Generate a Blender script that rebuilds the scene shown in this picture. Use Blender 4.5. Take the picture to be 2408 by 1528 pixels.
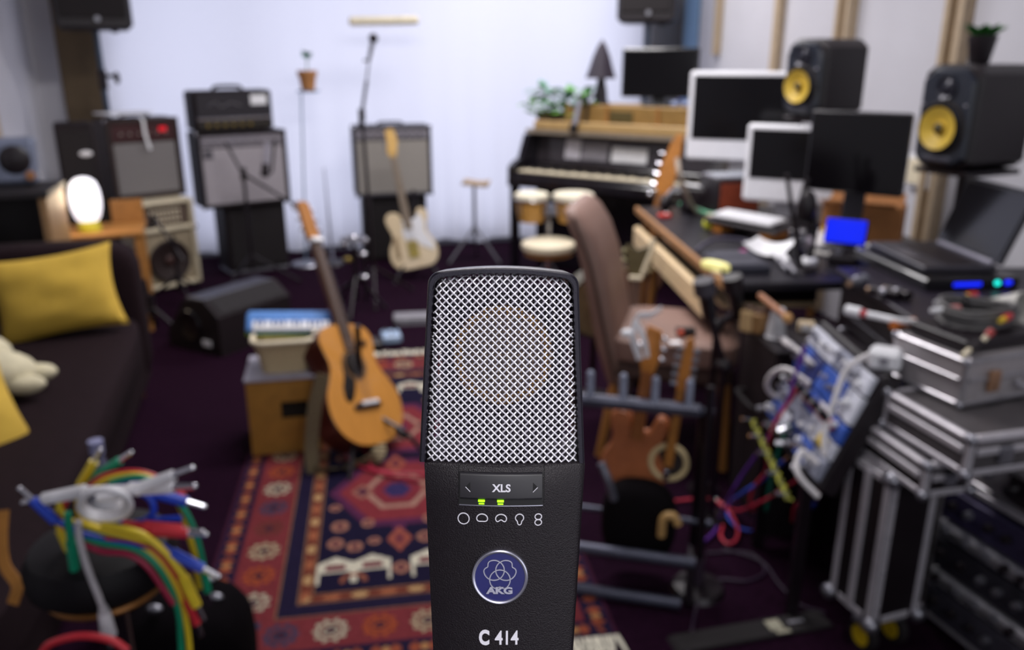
import bpy, bmesh, math, random
import numpy as np
from mathutils import Vector, Matrix, Euler

for _o in list(bpy.data.objects):
    bpy.data.objects.remove(_o)
SC = bpy.context.scene
COL = SC.collection
random.seed(4)

# ------------------------------------------------------------------ camera
FPX, PITCH, EYE = 1950.0, math.radians(18.0), 1.47
cam_d = bpy.data.cameras.new('camera')
cam = bpy.data.objects.new('camera', cam_d)
COL.objects.link(cam)
cam.location = (0, 0, EYE)
cam.rotation_euler = (math.pi / 2 - PITCH, 0, 0)
cam_d.sensor_width = 36.0
cam_d.lens = 36.0 * FPX / 2408.0
cam_d.clip_start = 0.02
cam_d.clip_end = 60
cam_d.dof.use_dof = True
cam_d.dof.focus_distance = 0.228
cam_d.dof.aperture_fstop = 12.5
SC.camera = cam

# ------------------------------------------------------------------ world, lights, exposure
world = bpy.data.worlds.new('daylight_sky')
SC.world = world
world.use_nodes = True
_bg = world.node_tree.nodes['Background']
_bg.inputs[0].default_value = (0.81, 0.83, 1.0, 1)
_bg.inputs[1].default_value = 1.6
SC.view_settings.view_transform = 'Standard'
SC.view_settings.look = 'None'
SC.view_settings.gamma = 1.0
SC.view_settings.exposure = 0.0
SC.view_settings.use_curve_mapping = False

ROOM = math.radians(14.0)          # the room's long axis is turned against the camera
RX = Vector((math.cos(ROOM), math.sin(ROOM), 0))
RY = Vector((-math.sin(ROOM), math.cos(ROOM), 0))

def room(b, a, z=0.0):
    p = RX * b + RY * a
    return Vector((p.x, p.y, z))

def area_light(name, loc, sx, sy, watts, col, rot=(0, 0, 0)):
    d = bpy.data.lights.new(name, 'AREA')
    d.shape = 'RECTANGLE'
    d.size, d.size_y = sx, sy
    d.energy = watts
    d.color = col
    o = bpy.data.objects.new(name, d)
    COL.objects.link(o)
    o.location = loc
    o.rotation_euler = rot
    return o

CEIL = 2.95
LAMPS = [(0.7, 3.4, 1.5, 0.35, 66), (0.75, 1.25, 1.5, 0.35, 12), (1.7, 5.3, 1.2, 0.35, 40)]  # the last one is added to brighten the far right wall
for _i, (_b, _a, _sx, _sy, _w) in enumerate(LAMPS):
    area_light('ceiling_lamp_light', room(_b, _a, CEIL - 0.09), _sx, _sy, _w, (1.0, 0.96, 0.97), (0, 0, ROOM))

# added fill light behind the camera, brightens what faces it
area_light('rear_fill_light', room(0.9, -1.22, 1.75), 2.6, 1.3, 20, (0.93, 0.95, 1.0), (math.radians(90), 0, ROOM))

# ------------------------------------------------------------------ placement helpers
def ray(px, py):
    x = (px - 1204) / FPX
    y = -(py - 764) / FPX
    return Vector((x, math.cos(PITCH) + y * math.sin(PITCH), -math.sin(PITCH) + y * math.cos(PITCH)))

def G(px, py, z=0.0):
    d = ray(px, py)
    t = (z - EYE) / d.z
    return Vector((d.x * t, d.y * t, z))

def D(px, py, Y):
    d = ray(px, py)
    t = Y / d.y
    return Vector((d.x * t, Y, EYE + d.z * t))

# ------------------------------------------------------------------ materials
def lin(c):
    if isinstance(c, str):
        c = tuple(int(c[i:i + 2], 16) for i in (0, 2, 4))
    out = []
    for v in c[:3]:
        v = v / 255.0
        out.append(v / 12.92 if v <= 0.04045 else ((v + 0.055) / 1.055) ** 2.4)
    return tuple(out)

MATS = {}
def mat(name, col, rough=0.5, metal=0.0, var=0.12, scale=30.0, bump=0.0, bscale=200.0, coat=0.0, spec=0.5, emit=None, estr=0.0, trans=0.0, stretch=None, alpha=1.0):
    if name in MATS:
        return MATS[name]
    m = bpy.data.materials.new(name)
    m.use_nodes = True
    nt = m.node_tree
    p = nt.nodes['Principled BSDF']
    c = lin(col)
    p.inputs['Roughness'].default_value = rough
    p.inputs['Metallic'].default_value = metal
    p.inputs['Specular IOR Level'].default_value = spec
    p.inputs['Coat Weight'].default_value = coat
    p.inputs['Transmission Weight'].default_value = trans
    p.inputs['Alpha'].default_value = alpha
    tc = nt.nodes.new('ShaderNodeTexCoord')
    vec = tc.outputs['Object']
    if stretch:
        mp = nt.nodes.new('ShaderNodeMapping')
        mp.inputs['Scale'].default_value = stretch
        nt.links.new(vec, mp.inputs['Vector'])
        vec = mp.outputs['Vector']
    n = nt.nodes.new('ShaderNodeTexNoise')
    n.inputs['Scale'].default_value = scale
    n.inputs['Detail'].default_value = 4
    nt.links.new(vec, n.inputs['Vector'])
    r = nt.nodes.new('ShaderNodeValToRGB')
    r.color_ramp.elements[0].position = 0.3
    r.color_ramp.elements[1].position = 0.7
    r.color_ramp.elements[0].color = tuple(max(0, v * (1 - var)) for v in c) + (1,)
    r.color_ramp.elements[1].color = tuple(min(1, v * (1 + var)) for v in c) + (1,)
    nt.links.new(n.outputs['Fac'], r.inputs['Fac'])
    nt.links.new(r.outputs['Color'], p.inputs['Base Color'])
    if bump > 0:
        n2 = nt.nodes.new('ShaderNodeTexNoise')
        n2.inputs['Scale'].default_value = bscale
        n2.inputs['Detail'].default_value = 3
        nt.links.new(vec, n2.inputs['Vector'])
        b = nt.nodes.new('ShaderNodeBump')
        b.inputs['Strength'].default_value = bump
        b.inputs['Distance'].default_value = 0.004
        nt.links.new(n2.outputs['Fac'], b.inputs['Height'])
        nt.links.new(b.outputs['Normal'], p.inputs['Normal'])
    if emit is not None:
        p.inputs['Emission Color'].default_value = lin(emit) + (1,)
        p.inputs['Emission Strength'].default_value = estr
    MATS[name] = m
    return m

def stripe_mat(name, c1, c2, scale, axis='X', rough=0.7, thresh=0.5, dist=0.0):
    if name in MATS:
        return MATS[name]
    m = mat(name, c1, rough)
    nt = m.node_tree
    p = nt.nodes['Principled BSDF']
    tc = [n for n in nt.nodes if n.type == 'TEX_COORD'][0]
    w = nt.nodes.new('ShaderNodeTexWave')
    w.bands_direction = axis
    w.inputs['Scale'].default_value = scale
    w.inputs['Distortion'].default_value = dist
    nt.links.new(tc.outputs['Object'], w.inputs['Vector'])
    r = nt.nodes.new('ShaderNodeValToRGB')
    r.color_ramp.elements[0].color = lin(c1) + (1,)
    r.color_ramp.elements[1].color = lin(c2) + (1,)
    r.color_ramp.elements[0].position = max(0, thresh - 0.1)
    r.color_ramp.elements[1].position = min(1, thresh + 0.1)
    nt.links.new(w.outputs['Fac'], r.inputs['Fac'])
    nt.links.new(r.outputs['Color'], p.inputs['Base Color'])
    return m

# ------------------------------------------------------------------ mesh builder
def rot3(rx=0, ry=0, rz=0):
    return Euler((math.radians(rx), math.radians(ry), math.radians(rz))).to_matrix()

def resample(pts, n=8, closed=False):
    P = [Vector(p) for p in pts]
    if len(P) < 3:
        return P
    out = []
    m = len(P)
    segs = m if closed else m - 1
    for i in range(segs):
        if closed:
            a, b, c, d = P[(i - 1) % m], P[i], P[(i + 1) % m], P[(i + 2) % m]
        else:
            a = P[i - 1] if i > 0 else P[0] * 2 - P[1]
            b, c = P[i], P[i + 1]
            d = P[i + 2] if i + 2 < m else P[-1] * 2 - P[-2]
        for k in range(n):
            t = k / n
            out.append(0.5 * ((2 * b) + (c - a) * t + (2 * a - 5 * b + 4 * c - d) * t * t + (3 * b - a - 3 * c + d) * t ** 3))
    if not closed:
        out.append(P[-1])
    return out

class MB:
    def __init__(self):
        self.v = []
        self.f = []
    def add(self, vs, fs, M=None, o=None):
        k = len(self.v)
        for p in vs:
            p = Vector(p)
            if M is not None:
                p = M @ p
            if o is not None:
                p = p + Vector(o)
            self.v.append(tuple(p))
        self.f += [tuple(i + k for i in f) for f in fs]
        return self
    def box(self, c, s, ch=0.0, M=None):
        hx, hy, hz = s[0] / 2, s[1] / 2, s[2] / 2
        ch = min(ch, hx * 0.95, hy * 0.95, hz * 0.95)
        if ch <= 0:
            vs = [(x, y, z) for z in (-hz, hz) for y in (-hy, hy) for x in (-hx, hx)]
            fs = [(0, 2, 3, 1), (4, 5, 7, 6), (0, 1, 5, 4), (2, 6, 7, 3), (0, 4, 6, 2), (1, 3, 7, 5)]
            return self.add(vs, fs, M, c)
        vs, idx = [], {}
        for sx in (-1, 1):
            for sy in (-1, 1):
                for sz in (-1, 1):
                    for ax in range(3):
                        q = [sx * (hx - ch), sy * (hy - ch), sz * (hz - ch)]
                        q[ax] += (sx, sy, sz)[ax] * ch
                        idx[(sx, sy, sz, ax)] = len(vs)
                        vs.append(tuple(q))
        fs = []
        for s_ in (-1, 1):
            for ax in range(3):
                u, w = [(1, 2), (2, 0), (0, 1)][ax]
                cyc = [(-1, -1), (1, -1), (1, 1), (-1, 1)]
                q = []
                for (a, b) in cyc:
                    k = [0, 0, 0]
                    k[ax], k[u], k[w] = s_, a, b
                    q.append(idx[(k[0], k[1], k[2], ax)])
                fs.append(tuple(q if s_ > 0 else q[::-1]))
        for ax in range(3):
            u, w = [(1, 2), (2, 0), (0, 1)][ax]
            for a in (-1, 1):
                for b in (-1, 1):
                    k0, k1 = [0, 0, 0], [0, 0, 0]
                    k0[ax], k0[u], k0[w] = -1, a, b
                    k1[ax], k1[u], k1[w] = 1, a, b
                    q = [idx[tuple(k0) + (u,)], idx[tuple(k1) + (u,)], idx[tuple(k1) + (w,)], idx[tuple(k0) + (w,)]]
                    fs.append(tuple(q if a * b < 0 else q[::-1]))
        for sx in (-1, 1):
            for sy in (-1, 1):
                for sz in (-1, 1):
                    q = [idx[(sx, sy, sz, 0)], idx[(sx, sy, sz, 1)], idx[(sx, sy, sz, 2)]]
                    fs.append(tuple(q if sx * sy * sz > 0 else q[::-1]))
        return self.add(vs, fs, M, c)
    def cyl(self, p0, p1, r0, r1=None, n=14, cap=True):
        r1 = r0 if r1 is None else r1
        p0, p1 = Vector(p0), Vector(p1)
        d = (p1 - p0)
        if d.length < 1e-9:
            return self
        q = d.to_track_quat('Z', 'Y').to_matrix()
        vs = []
        for p, r in ((p0, r0), (p1, r1)):
            for i in range(n):
                a = 2 * math.pi * i / n
                vs.append(p + q @ Vector((r * math.cos(a), r * math.sin(a), 0)))
        fs = [(i, (i + 1) % n, n + (i + 1) % n, n + i) for i in range(n)]
        if cap:
            fs.append(tuple(range(n))[::-1])
            fs.append(tuple(range(n, 2 * n)))
        return self.add(vs, fs)
    def tube(self, pts, r, n=8, closed=False, cap=True, flat=None):
        P = [Vector(p) for p in pts]
        m = len(P)
        rs = r if isinstance(r, (list, tuple)) else [r] * m
        tang = []
        for i in range(m):
            if closed:
                t = P[(i + 1) % m] - P[i - 1]
            else:
                t = P[min(i + 1, m - 1)] - P[max(i - 1, 0)]
            tang.append(t.normalized() if t.length > 1e-12 else Vector((0, 0, 1)))
        ref = Vector((0, 0, 1)) if abs(tang[0].z) < 0.9 else Vector((1, 0, 0))
        nrm = (ref - tang[0] * ref.dot(tang[0])).normalized()
        vs = []
        for i in range(m):
            nrm = (nrm - tang[i] * nrm.dot(tang[i]))
            nrm = nrm.normalized() if nrm.length > 1e-9 else tang[i].orthogonal().normalized()
            bi = tang[i].cross(nrm)
            for k in range(n):
                a = 2 * math.pi * k / n
                sx = flat if flat else 1.0
                vs.append(P[i] + (nrm * math.cos(a) * sx + bi * math.sin(a)) * rs[i])
        fs = []
        for i in range(m if closed else m - 1):
            j = (i + 1) % m
            for k in range(n):
                fs.append((i * n + k, i * n + (k + 1) % n, j * n + (k + 1) % n, j * n + k))
        if cap and not closed:
            fs.append(tuple(range(n))[::-1])
            fs.append(tuple(range((m - 1) * n, m * n)))
        return self.add(vs, fs)
    def ribbon(self, pts, w, t, side):
        """a flat strap along pts, w wide in the direction `side`, t thick"""
        P = [Vector(p) for p in pts]
        side = Vector(side).normalized()
        vs = []
        for i, p in enumerate(P):
            tg = (P[min(i + 1, len(P) - 1)] - P[max(i - 1, 0)]).normalized()
            nn = tg.cross(side).normalized()
            ss = nn.cross(tg)
            for a, b in ((-1, -1), (1, -1), (1, 1), (-1, 1)):
                vs.append(p + ss * (a * w / 2) + nn * (b * t / 2))
        fs = []
        for i in range(len(P) - 1):
            for k in range(4):
                fs.append((i * 4 + k, i * 4 + (k + 1) % 4, i * 4 + 4 + (k + 1) % 4, i * 4 + 4 + k))
        fs.append((3, 2, 1, 0))
        e = (len(P) - 1) * 4
        fs.append((e, e + 1, e + 2, e + 3))
        return self.add(vs, fs)
    def lathe(self, prof, n=24, M=None, o=None, closed=False):
        vs, fs = [], []
        for r, z in prof:
            for i in range(n):
                a = 2 * math.pi * i / n
                vs.append((max(r, 1e-5) * math.cos(a), max(r, 1e-5) * math.sin(a), z))
        for j in range(len(prof) - (0 if closed else 1)):
            j2 = (j + 1) % len(prof)
            for i in range(n):
                fs.append((j * n + i, j * n + (i + 1) % n, j2 * n + (i + 1) % n, j2 * n + i))
        return self.add(vs, fs, M, o)
    def sph(self, c, r, n=16, m=10, p=2.0, M=None):
        if not isinstance(r, (tuple, list)):
            r = (r, r, r)
        def sp(x, e):
            return math.copysign(abs(x) ** e, x)
        e = 2.0 / p
        vs, fs = [], []
        for j in range(m + 1):
            th = -math.pi / 2 + math.pi * j / m
            for i in range(n):
                a = 2 * math.pi * i / n
                vs.append((r[0] * sp(math.cos(th), e) * sp(math.cos(a), e), r[1] * sp(math.cos(th), e) * sp(math.sin(a), e), r[2] * sp(math.sin(th), e)))
        for j in range(m):
            for i in range(n):
                fs.append((j * n + i, j * n + (i + 1) % n, (j + 1) * n + (i + 1) % n, (j + 1) * n + i))
        return self.add(vs, fs, M, c)
    def prism(self, out, y0, y1, ch=0.0, M=None, o=None):
        """extrude a closed outline in the xz plane from y0 (front) to y1 (back)"""
        n = len(out)
        cx = sum(p[0] for p in out) / n
        cz = sum(p[1] for p in out) / n
        rings = []
        def ring(y, k):
            r = []
            for i in range(n):
                a, b, c = Vector(out[i - 1]), Vector(out[i]), Vector(out[(i + 1) % n])
                t = (c - a)
                nn = Vector((t.y, -t.x))
                nn = nn.normalized() if nn.length > 1e-9 else Vector((0, 0))
                q = b - nn * k * SGN
                r.append((q.x, y, q.y))
            return r
        ar = sum(out[i - 1][0] * out[i][1] - out[i][0] * out[i - 1][1] for i in range(n))
        SGN = 1 if ar > 0 else -1
        if ch > 0:
            rings = [ring(y0, ch), ring(y0 + ch, 0), ring(y1 - ch, 0), ring(y1, ch)]
        else:
            rings = [ring(y0, 0), ring(y1, 0)]
        vs = [p for r in rings for p in r]
        fs = []
        for j in range(len(rings) - 1):
            for i in range(n):
                q = (j * n + i, j * n + (i + 1) % n, (j + 1) * n + (i + 1) % n, (j + 1) * n + i)
                fs.append(q[::-1] if SGN > 0 else q)
        f0 = tuple(range(n))
        f1 = tuple(range((len(rings) - 1) * n, len(rings) * n))
        fs.append(f0 if SGN > 0 else f0[::-1])
        fs.append(f1[::-1] if SGN > 0 else f1)
        # both caps turned so that their normals point outwards
        return self.add(vs, fs, M, o)
    def torus(self, c, R, r, axis='Z', n=28, k=8, M=None):
        vs, fs = [], []
        for i in range(n):
            a = 2 * math.pi * i / n
            for j in range(k):
                b = 2 * math.pi * j / k
                x, y, z = (R + r * math.cos(b)) * math.cos(a), (R + r * math.cos(b)) * math.sin(a), r * math.sin(b)
                if axis == 'Y':
                    x, y, z = x, z, y
                elif axis == 'X':
                    x, y, z = z, x, y
                vs.append((x, y, z))
        for i in range(n):
            for j in range(k):
                fs.append((i * k + j, ((i + 1) % n) * k + j, ((i + 1) % n) * k + (j + 1) % k, i * k + (j + 1) % k))
        return self.add(vs, fs, M, c)
    def pillow(self, w, h, t, n=18, M=None, o=None, seed=1, puff=1.0, pinch=0.12):
        """a filled cushion in the xz plane, thickness along y, corners drawn out"""
        rnd = random.Random(seed)
        ph = [rnd.uniform(0, 6.28) for _ in range(6)]
        vs, fs = [], []
        for s in (-1, 1):
            for j in range(n + 1):
                for i in range(n + 1):
                    u, v = -1 + 2 * i / n, -1 + 2 * j / n
                    e = (1 - u * u) * (1 - v * v)
                    x = u * (w / 2) * (1 - pinch * (1 - v * v) * abs(u) ** 2 * 0.9)
                    z = v * (h / 2) * (1 - pinch * (1 - u * u) * abs(v) ** 2 * 0.9)
                    wr = 0.035 * math.sin(7 * v + 2 * math.sin(2.5 * u + ph[0]) + ph[1]) + 0.02 * math.sin(11 * v - 3 * u + ph[2]) + 0.02 * math.sin(5 * u + 4 * v + ph[3])
                    y = s * (t / 2) * (e ** 0.42 * puff + wr * e ** 0.3)
                    vs.append((x, y, z))
        m = n + 1
        for s in (0, 1):
            b = s * m * m
            for j in range(n):
                for i in range(n):
                    q = (b + j * m + i, b + j * m + i + 1, b + (j + 1) * m + i + 1, b + (j + 1) * m + i)
                    fs.append(q if s == 0 else q[::-1])
        return self.add(vs, fs, M, o)
    def mesh(self, name, smooth=35):
        me = bpy.data.meshes.new(name)
        me.from_pydata(self.v, [], self.f)
        me.update()
        if smooth:
            me.polygons.foreach_set('use_smooth', [True] * len(me.polygons))
            me.set_sharp_from_angle(angle=math.radians(smooth))
        return me

def thing(name, label, cat, loc=(0, 0, 0), rz=0.0, group=None, M=None):
    o = bpy.data.objects.new(name, None)
    COL.objects.link(o)
    o.empty_display_size = 0.05
    o.location = loc
    o.rotation_euler = (0, 0, math.radians(rz))
    if M is not None:
        o.matrix_world = M
    o['label'] = label
    o['category'] = cat
    if group:
        o['group'] = group
    return o

def part(parent, name, mb, m, smooth=35, label=None):
    o = bpy.data.objects.new(name, mb.mesh(name, smooth) if isinstance(mb, MB) else mb)
    COL.objects.link(o)
    o.parent = parent
    if m is not None and not o.data.materials:
        o.data.materials.append(m)
    if label:
        o['label'] = label
    return o

def solo(name, label, cat, mb, m, loc=(0, 0, 0), rz=0.0, group=None, smooth=35, M=None):
    o = bpy.data.objects.new(name, mb.mesh(name, smooth))
    COL.objects.link(o)
    o.location = loc
    o.rotation_euler = (0, 0, math.radians(rz))
    if M is not None:
        o.matrix_world = M
    o.data.materials.append(m)
    o['label'] = label
    o['category'] = cat
    if group:
        o['group'] = group
    return o

def struct(name, mb, m, rz=0.0, smooth=35, parent=None):
    o = bpy.data.objects.new(name, mb.mesh(name, smooth))
    COL.objects.link(o)
    o.rotation_euler = (0, 0, math.radians(rz))
    o.data.materials.append(m)
    if parent is not None:
        o.rotation_euler = (0, 0, 0)
        o.parent = parent
    else:
        o['kind'] = 'structure'
    return o

def copy_tree(o, parent=None):
    c = o.copy()
    COL.objects.link(c)
    c.parent = parent
    for ch in list(o.children):
        copy_tree(ch, c)
    return c

def pose(origin, up, front):
    """matrix whose local z runs along `up` and whose local -y looks along `front`"""
    z = Vector(up).normalized()
    y = -Vector(front)
    y = (y - z * y.dot(z)).normalized()
    x = y.cross(z)
    m = Matrix((x, y, z)).transposed().to_4x4()
    m.translation = Vector(origin)
    return m

def text_mesh(s, size, extrude=0.0, offset=0.0, align='CENTER'):
    cu = bpy.data.curves.new('t', 'FONT')
    cu.body = s
    cu.size = size
    cu.extrude = extrude
    cu.offset = offset
    cu.align_x = align
    cu.align_y = 'CENTER'
    cu.resolution_u = 4
    ob = bpy.data.objects.new('t', cu)
    COL.objects.link(ob)
    dg = bpy.context.evaluated_depsgraph_get()
    me = bpy.data.meshes.new_from_object(ob.evaluated_get(dg))
    bpy.data.objects.remove(ob)
    bpy.data.curves.remove(cu)
    me.materials.clear()
    return me

def text_xz(s, size, extrude=0.0, offset=0.0, align='CENTER', squeeze=1.0):
    """lettering standing in the xz plane, read from -y"""
    me = text_mesh(s, size, extrude, offset, align)
    for v in me.vertices:
        x, y, z = v.co
        v.co = (x * squeeze, -z, y)
    return me

# palette
BLK = mat('black_plastic', '170f15', 0.45)
BLKM = mat('black_metal', '1a1219', 0.35, 0.3)
BLKS = mat('black_satin', '0f0d11', 0.3, coat=0.2)
TOLEX = mat('black_tolex', '190f14', 0.6, bump=0.5, bscale=500, spec=0.3)
RUB = mat('black_rubber', '120b0f', 0.8)
CHR = mat('chrome', 'd0d0d6', 0.18, 1.0, var=0.05)
STL = mat('brushed_steel', '9a9aa2', 0.38, 0.9, var=0.1)
ALU = mat('aluminium', 'b4b2b6', 0.34, 0.85, var=0.08)
WHT = mat('white_plastic', 'e6e6ea', 0.4, var=0.03)
PAP = mat('white_paper', 'eeeef2', 0.8, var=0.03)
GRYP = mat('grey_plastic', '8a8890', 0.5)
CRM = mat('cream_plastic', 'e4d8bc', 0.5, var=0.05)
WOODL = mat('pale_pine', 'c9a878', 0.55, stretch=(3, 40, 40), scale=6, var=0.2)
WOODM = mat('golden_oak', 'a9743a', 0.5, stretch=(3, 30, 30), scale=6, var=0.25)
WOODO = mat('orange_wood', 'b8752f', 0.45, stretch=(3, 30, 30), scale=6, var=0.25)
WOODD = mat('dark_walnut', '4a2a18', 0.45, stretch=(3, 30, 30), scale=6, var=0.3)
REDP = mat('red_plastic', 'c42630', 0.4)
YELP = mat('yellow_plastic', 'd8b82a', 0.4)
BLUP = mat('blue_plastic', '2447b8', 0.4)
GRNP = mat('green_plastic', '1b8a66', 0.4)
PURP = mat('purple_plastic', '5b2a86', 0.4)
SCRN = mat('dark_screen', '0c0a0d', 0.12, var=0.05, spec=0.5)
# ------------------------------------------------------------------ the room
BL, BR, AN, AF = -1.75, 2.95, -1.3, 6.62
FLOORM = mat('dark_carpet', '1e0a1b', 0.95, var=0.35, scale=60, bump=0.6, bscale=350, spec=0.05)
WALLM = mat('white_wall', 'c6c5cc', 0.8, var=0.03, scale=3)
CEILM = mat('ceiling_paint', 'b8b8bc', 0.9, var=0.03)
PINE = mat('batten_wood', 'b09c82', 0.6, stretch=(30, 30, 3), scale=6, var=0.2)
OLIVE = mat('timber_panel_wood', '5d4c34', 0.6, stretch=(30, 30, 3), scale=5, var=0.25)
GREYW = mat('grey_column_paint', '86868c', 0.8, var=0.04)
BLUEW = mat('pale_blue_paint', '86a8cc', 0.8, var=0.04)
R14 = 14.0
m = MB().box(((BL + BR) / 2, (AN + AF) / 2, -0.05), (BR - BL + 0.4, AF - AN + 0.4, 0.1))
struct('floor', m, FLOORM, R14)
m = MB().box(((BL + BR) / 2, (AN + AF) / 2, CEIL + 0.05), (BR - BL + 0.4, AF - AN + 0.4, 0.1))
struct('ceiling', m, CEILM, R14)
m = MB().box((BL - 0.05, (AN + AF) / 2, CEIL / 2), (0.1, AF - AN + 0.2, CEIL))
wl = struct('wall_left', m, WALLM, R14)
m = MB().box((BR + 0.05, (AN + AF) / 2, CEIL / 2), (0.1, AF - AN + 0.2, CEIL))
wr = struct('wall_right', m, WALLM, R14)
m = MB().box(((BL + BR) / 2, AN - 0.05, CEIL / 2), (BR - BL, 0.1, CEIL))
struct('wall_front', m, WALLM, R14)
# window wall at the far end: piers, sill and lintel round one wide window
m = MB()
m.box((BL + 0.2, AF + 0.06, CEIL / 2), (0.4, 0.12, CEIL))
m.box((BR - 0.12, AF + 0.06, CEIL / 2), (0.24, 0.12, CEIL))
m.box(((BL + BR) / 2, AF + 0.06, 0.04), (BR - BL, 0.12, 0.08))
m.box(((BL + BR) / 2, AF + 0.06, CEIL - 0.1), (BR - BL, 0.12, 0.2))
struct('wall_back', m, WALLM, R14)
wx0, wx1, wz0, wz1 = BL + 0.4, BR - 0.24, 0.08, CEIL - 0.2
m = MB()
for k in range(5):
    x = wx0 + (wx1 - wx0) * k / 4
    m.box((x, AF + 0.09, (wz0 + wz1) / 2), (0.05, 0.05, wz1 - wz0))
for z in (wz0 + 0.03, wz1 - 0.03):
    m.box(((wx0 + wx1) / 2, AF + 0.09, z), (wx1 - wx0, 0.045, 0.06))
win = struct('window_1', m, mat('window_frame_white', 'd8d8dc', 0.5), R14)
m = MB().box(((BL + BR) / 2 + 0.0, AF - 0.012, 0.05), (BR - BL, 0.02, 0.1), 0.004)
struct('baseboard_back', m, GREYW, R14)
m = MB()
for x_, z_, sx_, sz_ in ((-0.45, 1.75, 0.08, 1.46), (2.25, 1.75, 0.08, 1.46), (0.9, 2.44, 2.78, 0.08), (0.9, 1.06, 2.78, 0.08)):
    m.box((x_, AN + 0.02, z_), (sx_, 0.06, sz_), 0.006)
struct('added_window_frame', m, MATS['window_frame_white'], R14)  # added frame on the solid rear wall, around the fill light
# timber panel and grey end panel beside the curtain, at the left end of the far wall
m = MB().box((-1.43, AF - 0.03, CEIL / 2), (0.3, 0.06, CEIL - 0.01), 0.004)
struct('trim_1', m, OLIVE, R14)
# column in the far right corner and the pale blue strip next to it
m = MB().box((BR - 0.13, AF - 0.14, CEIL / 2), (0.26, 0.28, CEIL - 0.01), 0.006)
struct('trim_2', m, GREYW, R14)
m = MB().box((BR - 0.011, 6.16, CEIL / 2), (0.02, 0.24, CEIL - 0.01), 0.004)
struct('trim_3', m, BLUEW, R14)
# battens on the right wall; the first stops where glare washes it out
def wall_right_a(px):
    q = (px - 1204) / FPX * 0.951
    y = BR / (RX.x * q + RX.y)
    return Vector((q * y, y, 0)).dot(RY)
for n_, (px, zb, w, d) in enumerate([(1690, 1.47, 0.055, 0.045), (1832, 0.02, 0.06, 0.05), (1990, 0.02, 0.13, 0.05), (2252, 0.02, 0.13, 0.05)]):
    a = wall_right_a(px)
    m = MB()
    if w < 0.1:
        m.box((BR - d / 2, a, (zb + CEIL) / 2), (d, w, CEIL - zb - 0.005), 0.004)
    else:
        m.box((BR - 0.012, a, (zb + CEIL) / 2), (0.022, w, CEIL - zb - 0.005), 0.003)
    tr = struct('trim_%d' % (4 + n_), m, PINE, R14)
    if w >= 0.1:
        for s in (-1, 1):
            m = MB().box((BR - 0.042, a + s * (w / 2 - 0.02), (zb + CEIL) / 2), (0.038, 0.035, CEIL - zb - 0.01), 0.004)
            struct('batten', m, PINE, parent=tr)
# batten and ledge on the left wall
m = MB().box((BL + 0.02, 5.55, (CEIL + 0.95) / 2), (0.04, 0.07, CEIL - 0.96), 0.004)
struct('trim_8', m, PINE, R14)
m = MB().box((BL + 0.045, 4.9, 0.93), (0.09, 2.3, 0.04), 0.006)
struct('trim_9', m, WHT, R14)
# socket box low on the right wall
t = thing('wall_socket', 'pale wall socket box low on the right wall behind the laptop', 'socket', room(BR, wall_right_a(2215), 0.93), R14)
part(t, 'back_box', MB().box((-0.02, 0, 0), (0.04, 0.16, 0.16), 0.006), WHT)
part(t, 'cover_plate', MB().box((-0.045, 0, 0.0), (0.012, 0.12, 0.12), 0.004), CRM)

# the long white curtain, lit through from the window behind it
cm = bpy.data.materials.new('sheer_curtain')
cm.use_nodes = True
nt = cm.node_tree
for n in list(nt.nodes):
    nt.nodes.remove(n)
out = nt.nodes.new('ShaderNodeOutputMaterial')
df = nt.nodes.new('ShaderNodeBsdfDiffuse')
tl = nt.nodes.new('ShaderNodeBsdfTranslucent')
mx = nt.nodes.new('ShaderNodeMixShader')
nz = nt.nodes.new('ShaderNodeTexNoise')
nz.inputs['Scale'].default_value = 250
rp = nt.nodes.new('ShaderNodeValToRGB')
rp.color_ramp.elements[0].color = (0.76, 0.77, 0.86, 1)
rp.color_ramp.elements[1].color = (0.82, 0.83, 0.90, 1)
tcn = nt.nodes.new('ShaderNodeTexCoord')
nt.links.new(tcn.outputs['Object'], nz.inputs['Vector'])
nt.links.new(nz.outputs['Fac'], rp.inputs['Fac'])
nt.links.new(rp.outputs['Color'], df.inputs['Color'])
nt.links.new(rp.outputs['Color'], tl.inputs['Color'])
mx.inputs['Fac'].default_value = 0.55
nt.links.new(df.outputs['BSDF'], mx.inputs[1])
nt.links.new(tl.outputs['BSDF'], mx.inputs[2])
nt.links.new(mx.outputs['Shader'], out.inputs['Surface'])
c0, c1, NX, NZ = -1.29, 2.70, 260, 22
m = MB()
vs, fs = [], []
rnd = random.Random(3)
for j in range(NZ + 1):
    fz = j / NZ
    z = 0.05 + (CEIL - 0.08) * fz
    for i in range(NX + 1):
        u = i / NX
        x = c0 + (c1 - c0) * u
        amp = 0.0008 + 0.03 * (1 - fz) ** 5
        y = 6.49 + amp * math.sin(x * 26 + 1.2 * math.sin(x * 5) + 0.6 * (1 - fz)) + 0.0015 * math.sin(x * 9 + 1)
        vs.append((x, y, z + 0.018 * (1 - fz) ** 6 * math.sin(x * 13)))
for j in range(NZ):
    for i in range(NX):
        k = j * (NX + 1) + i
        fs.append((k, k + 1, k + NX + 2, k + NX + 1))
m.add(vs, fs)
cur = thing('curtain', 'long white sheer curtain glowing with daylight across the far wall', 'curtain', (0, 0, 0), R14)
part(cur, 'curtain_cloth', m, cm, 80)
m = MB().tube([(c0 - 0.05, 6.49, CEIL - 0.02), (c1, 6.49, CEIL - 0.02)], 0.012, 8)
part(cur, 'curtain_rail', m, STL)
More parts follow.
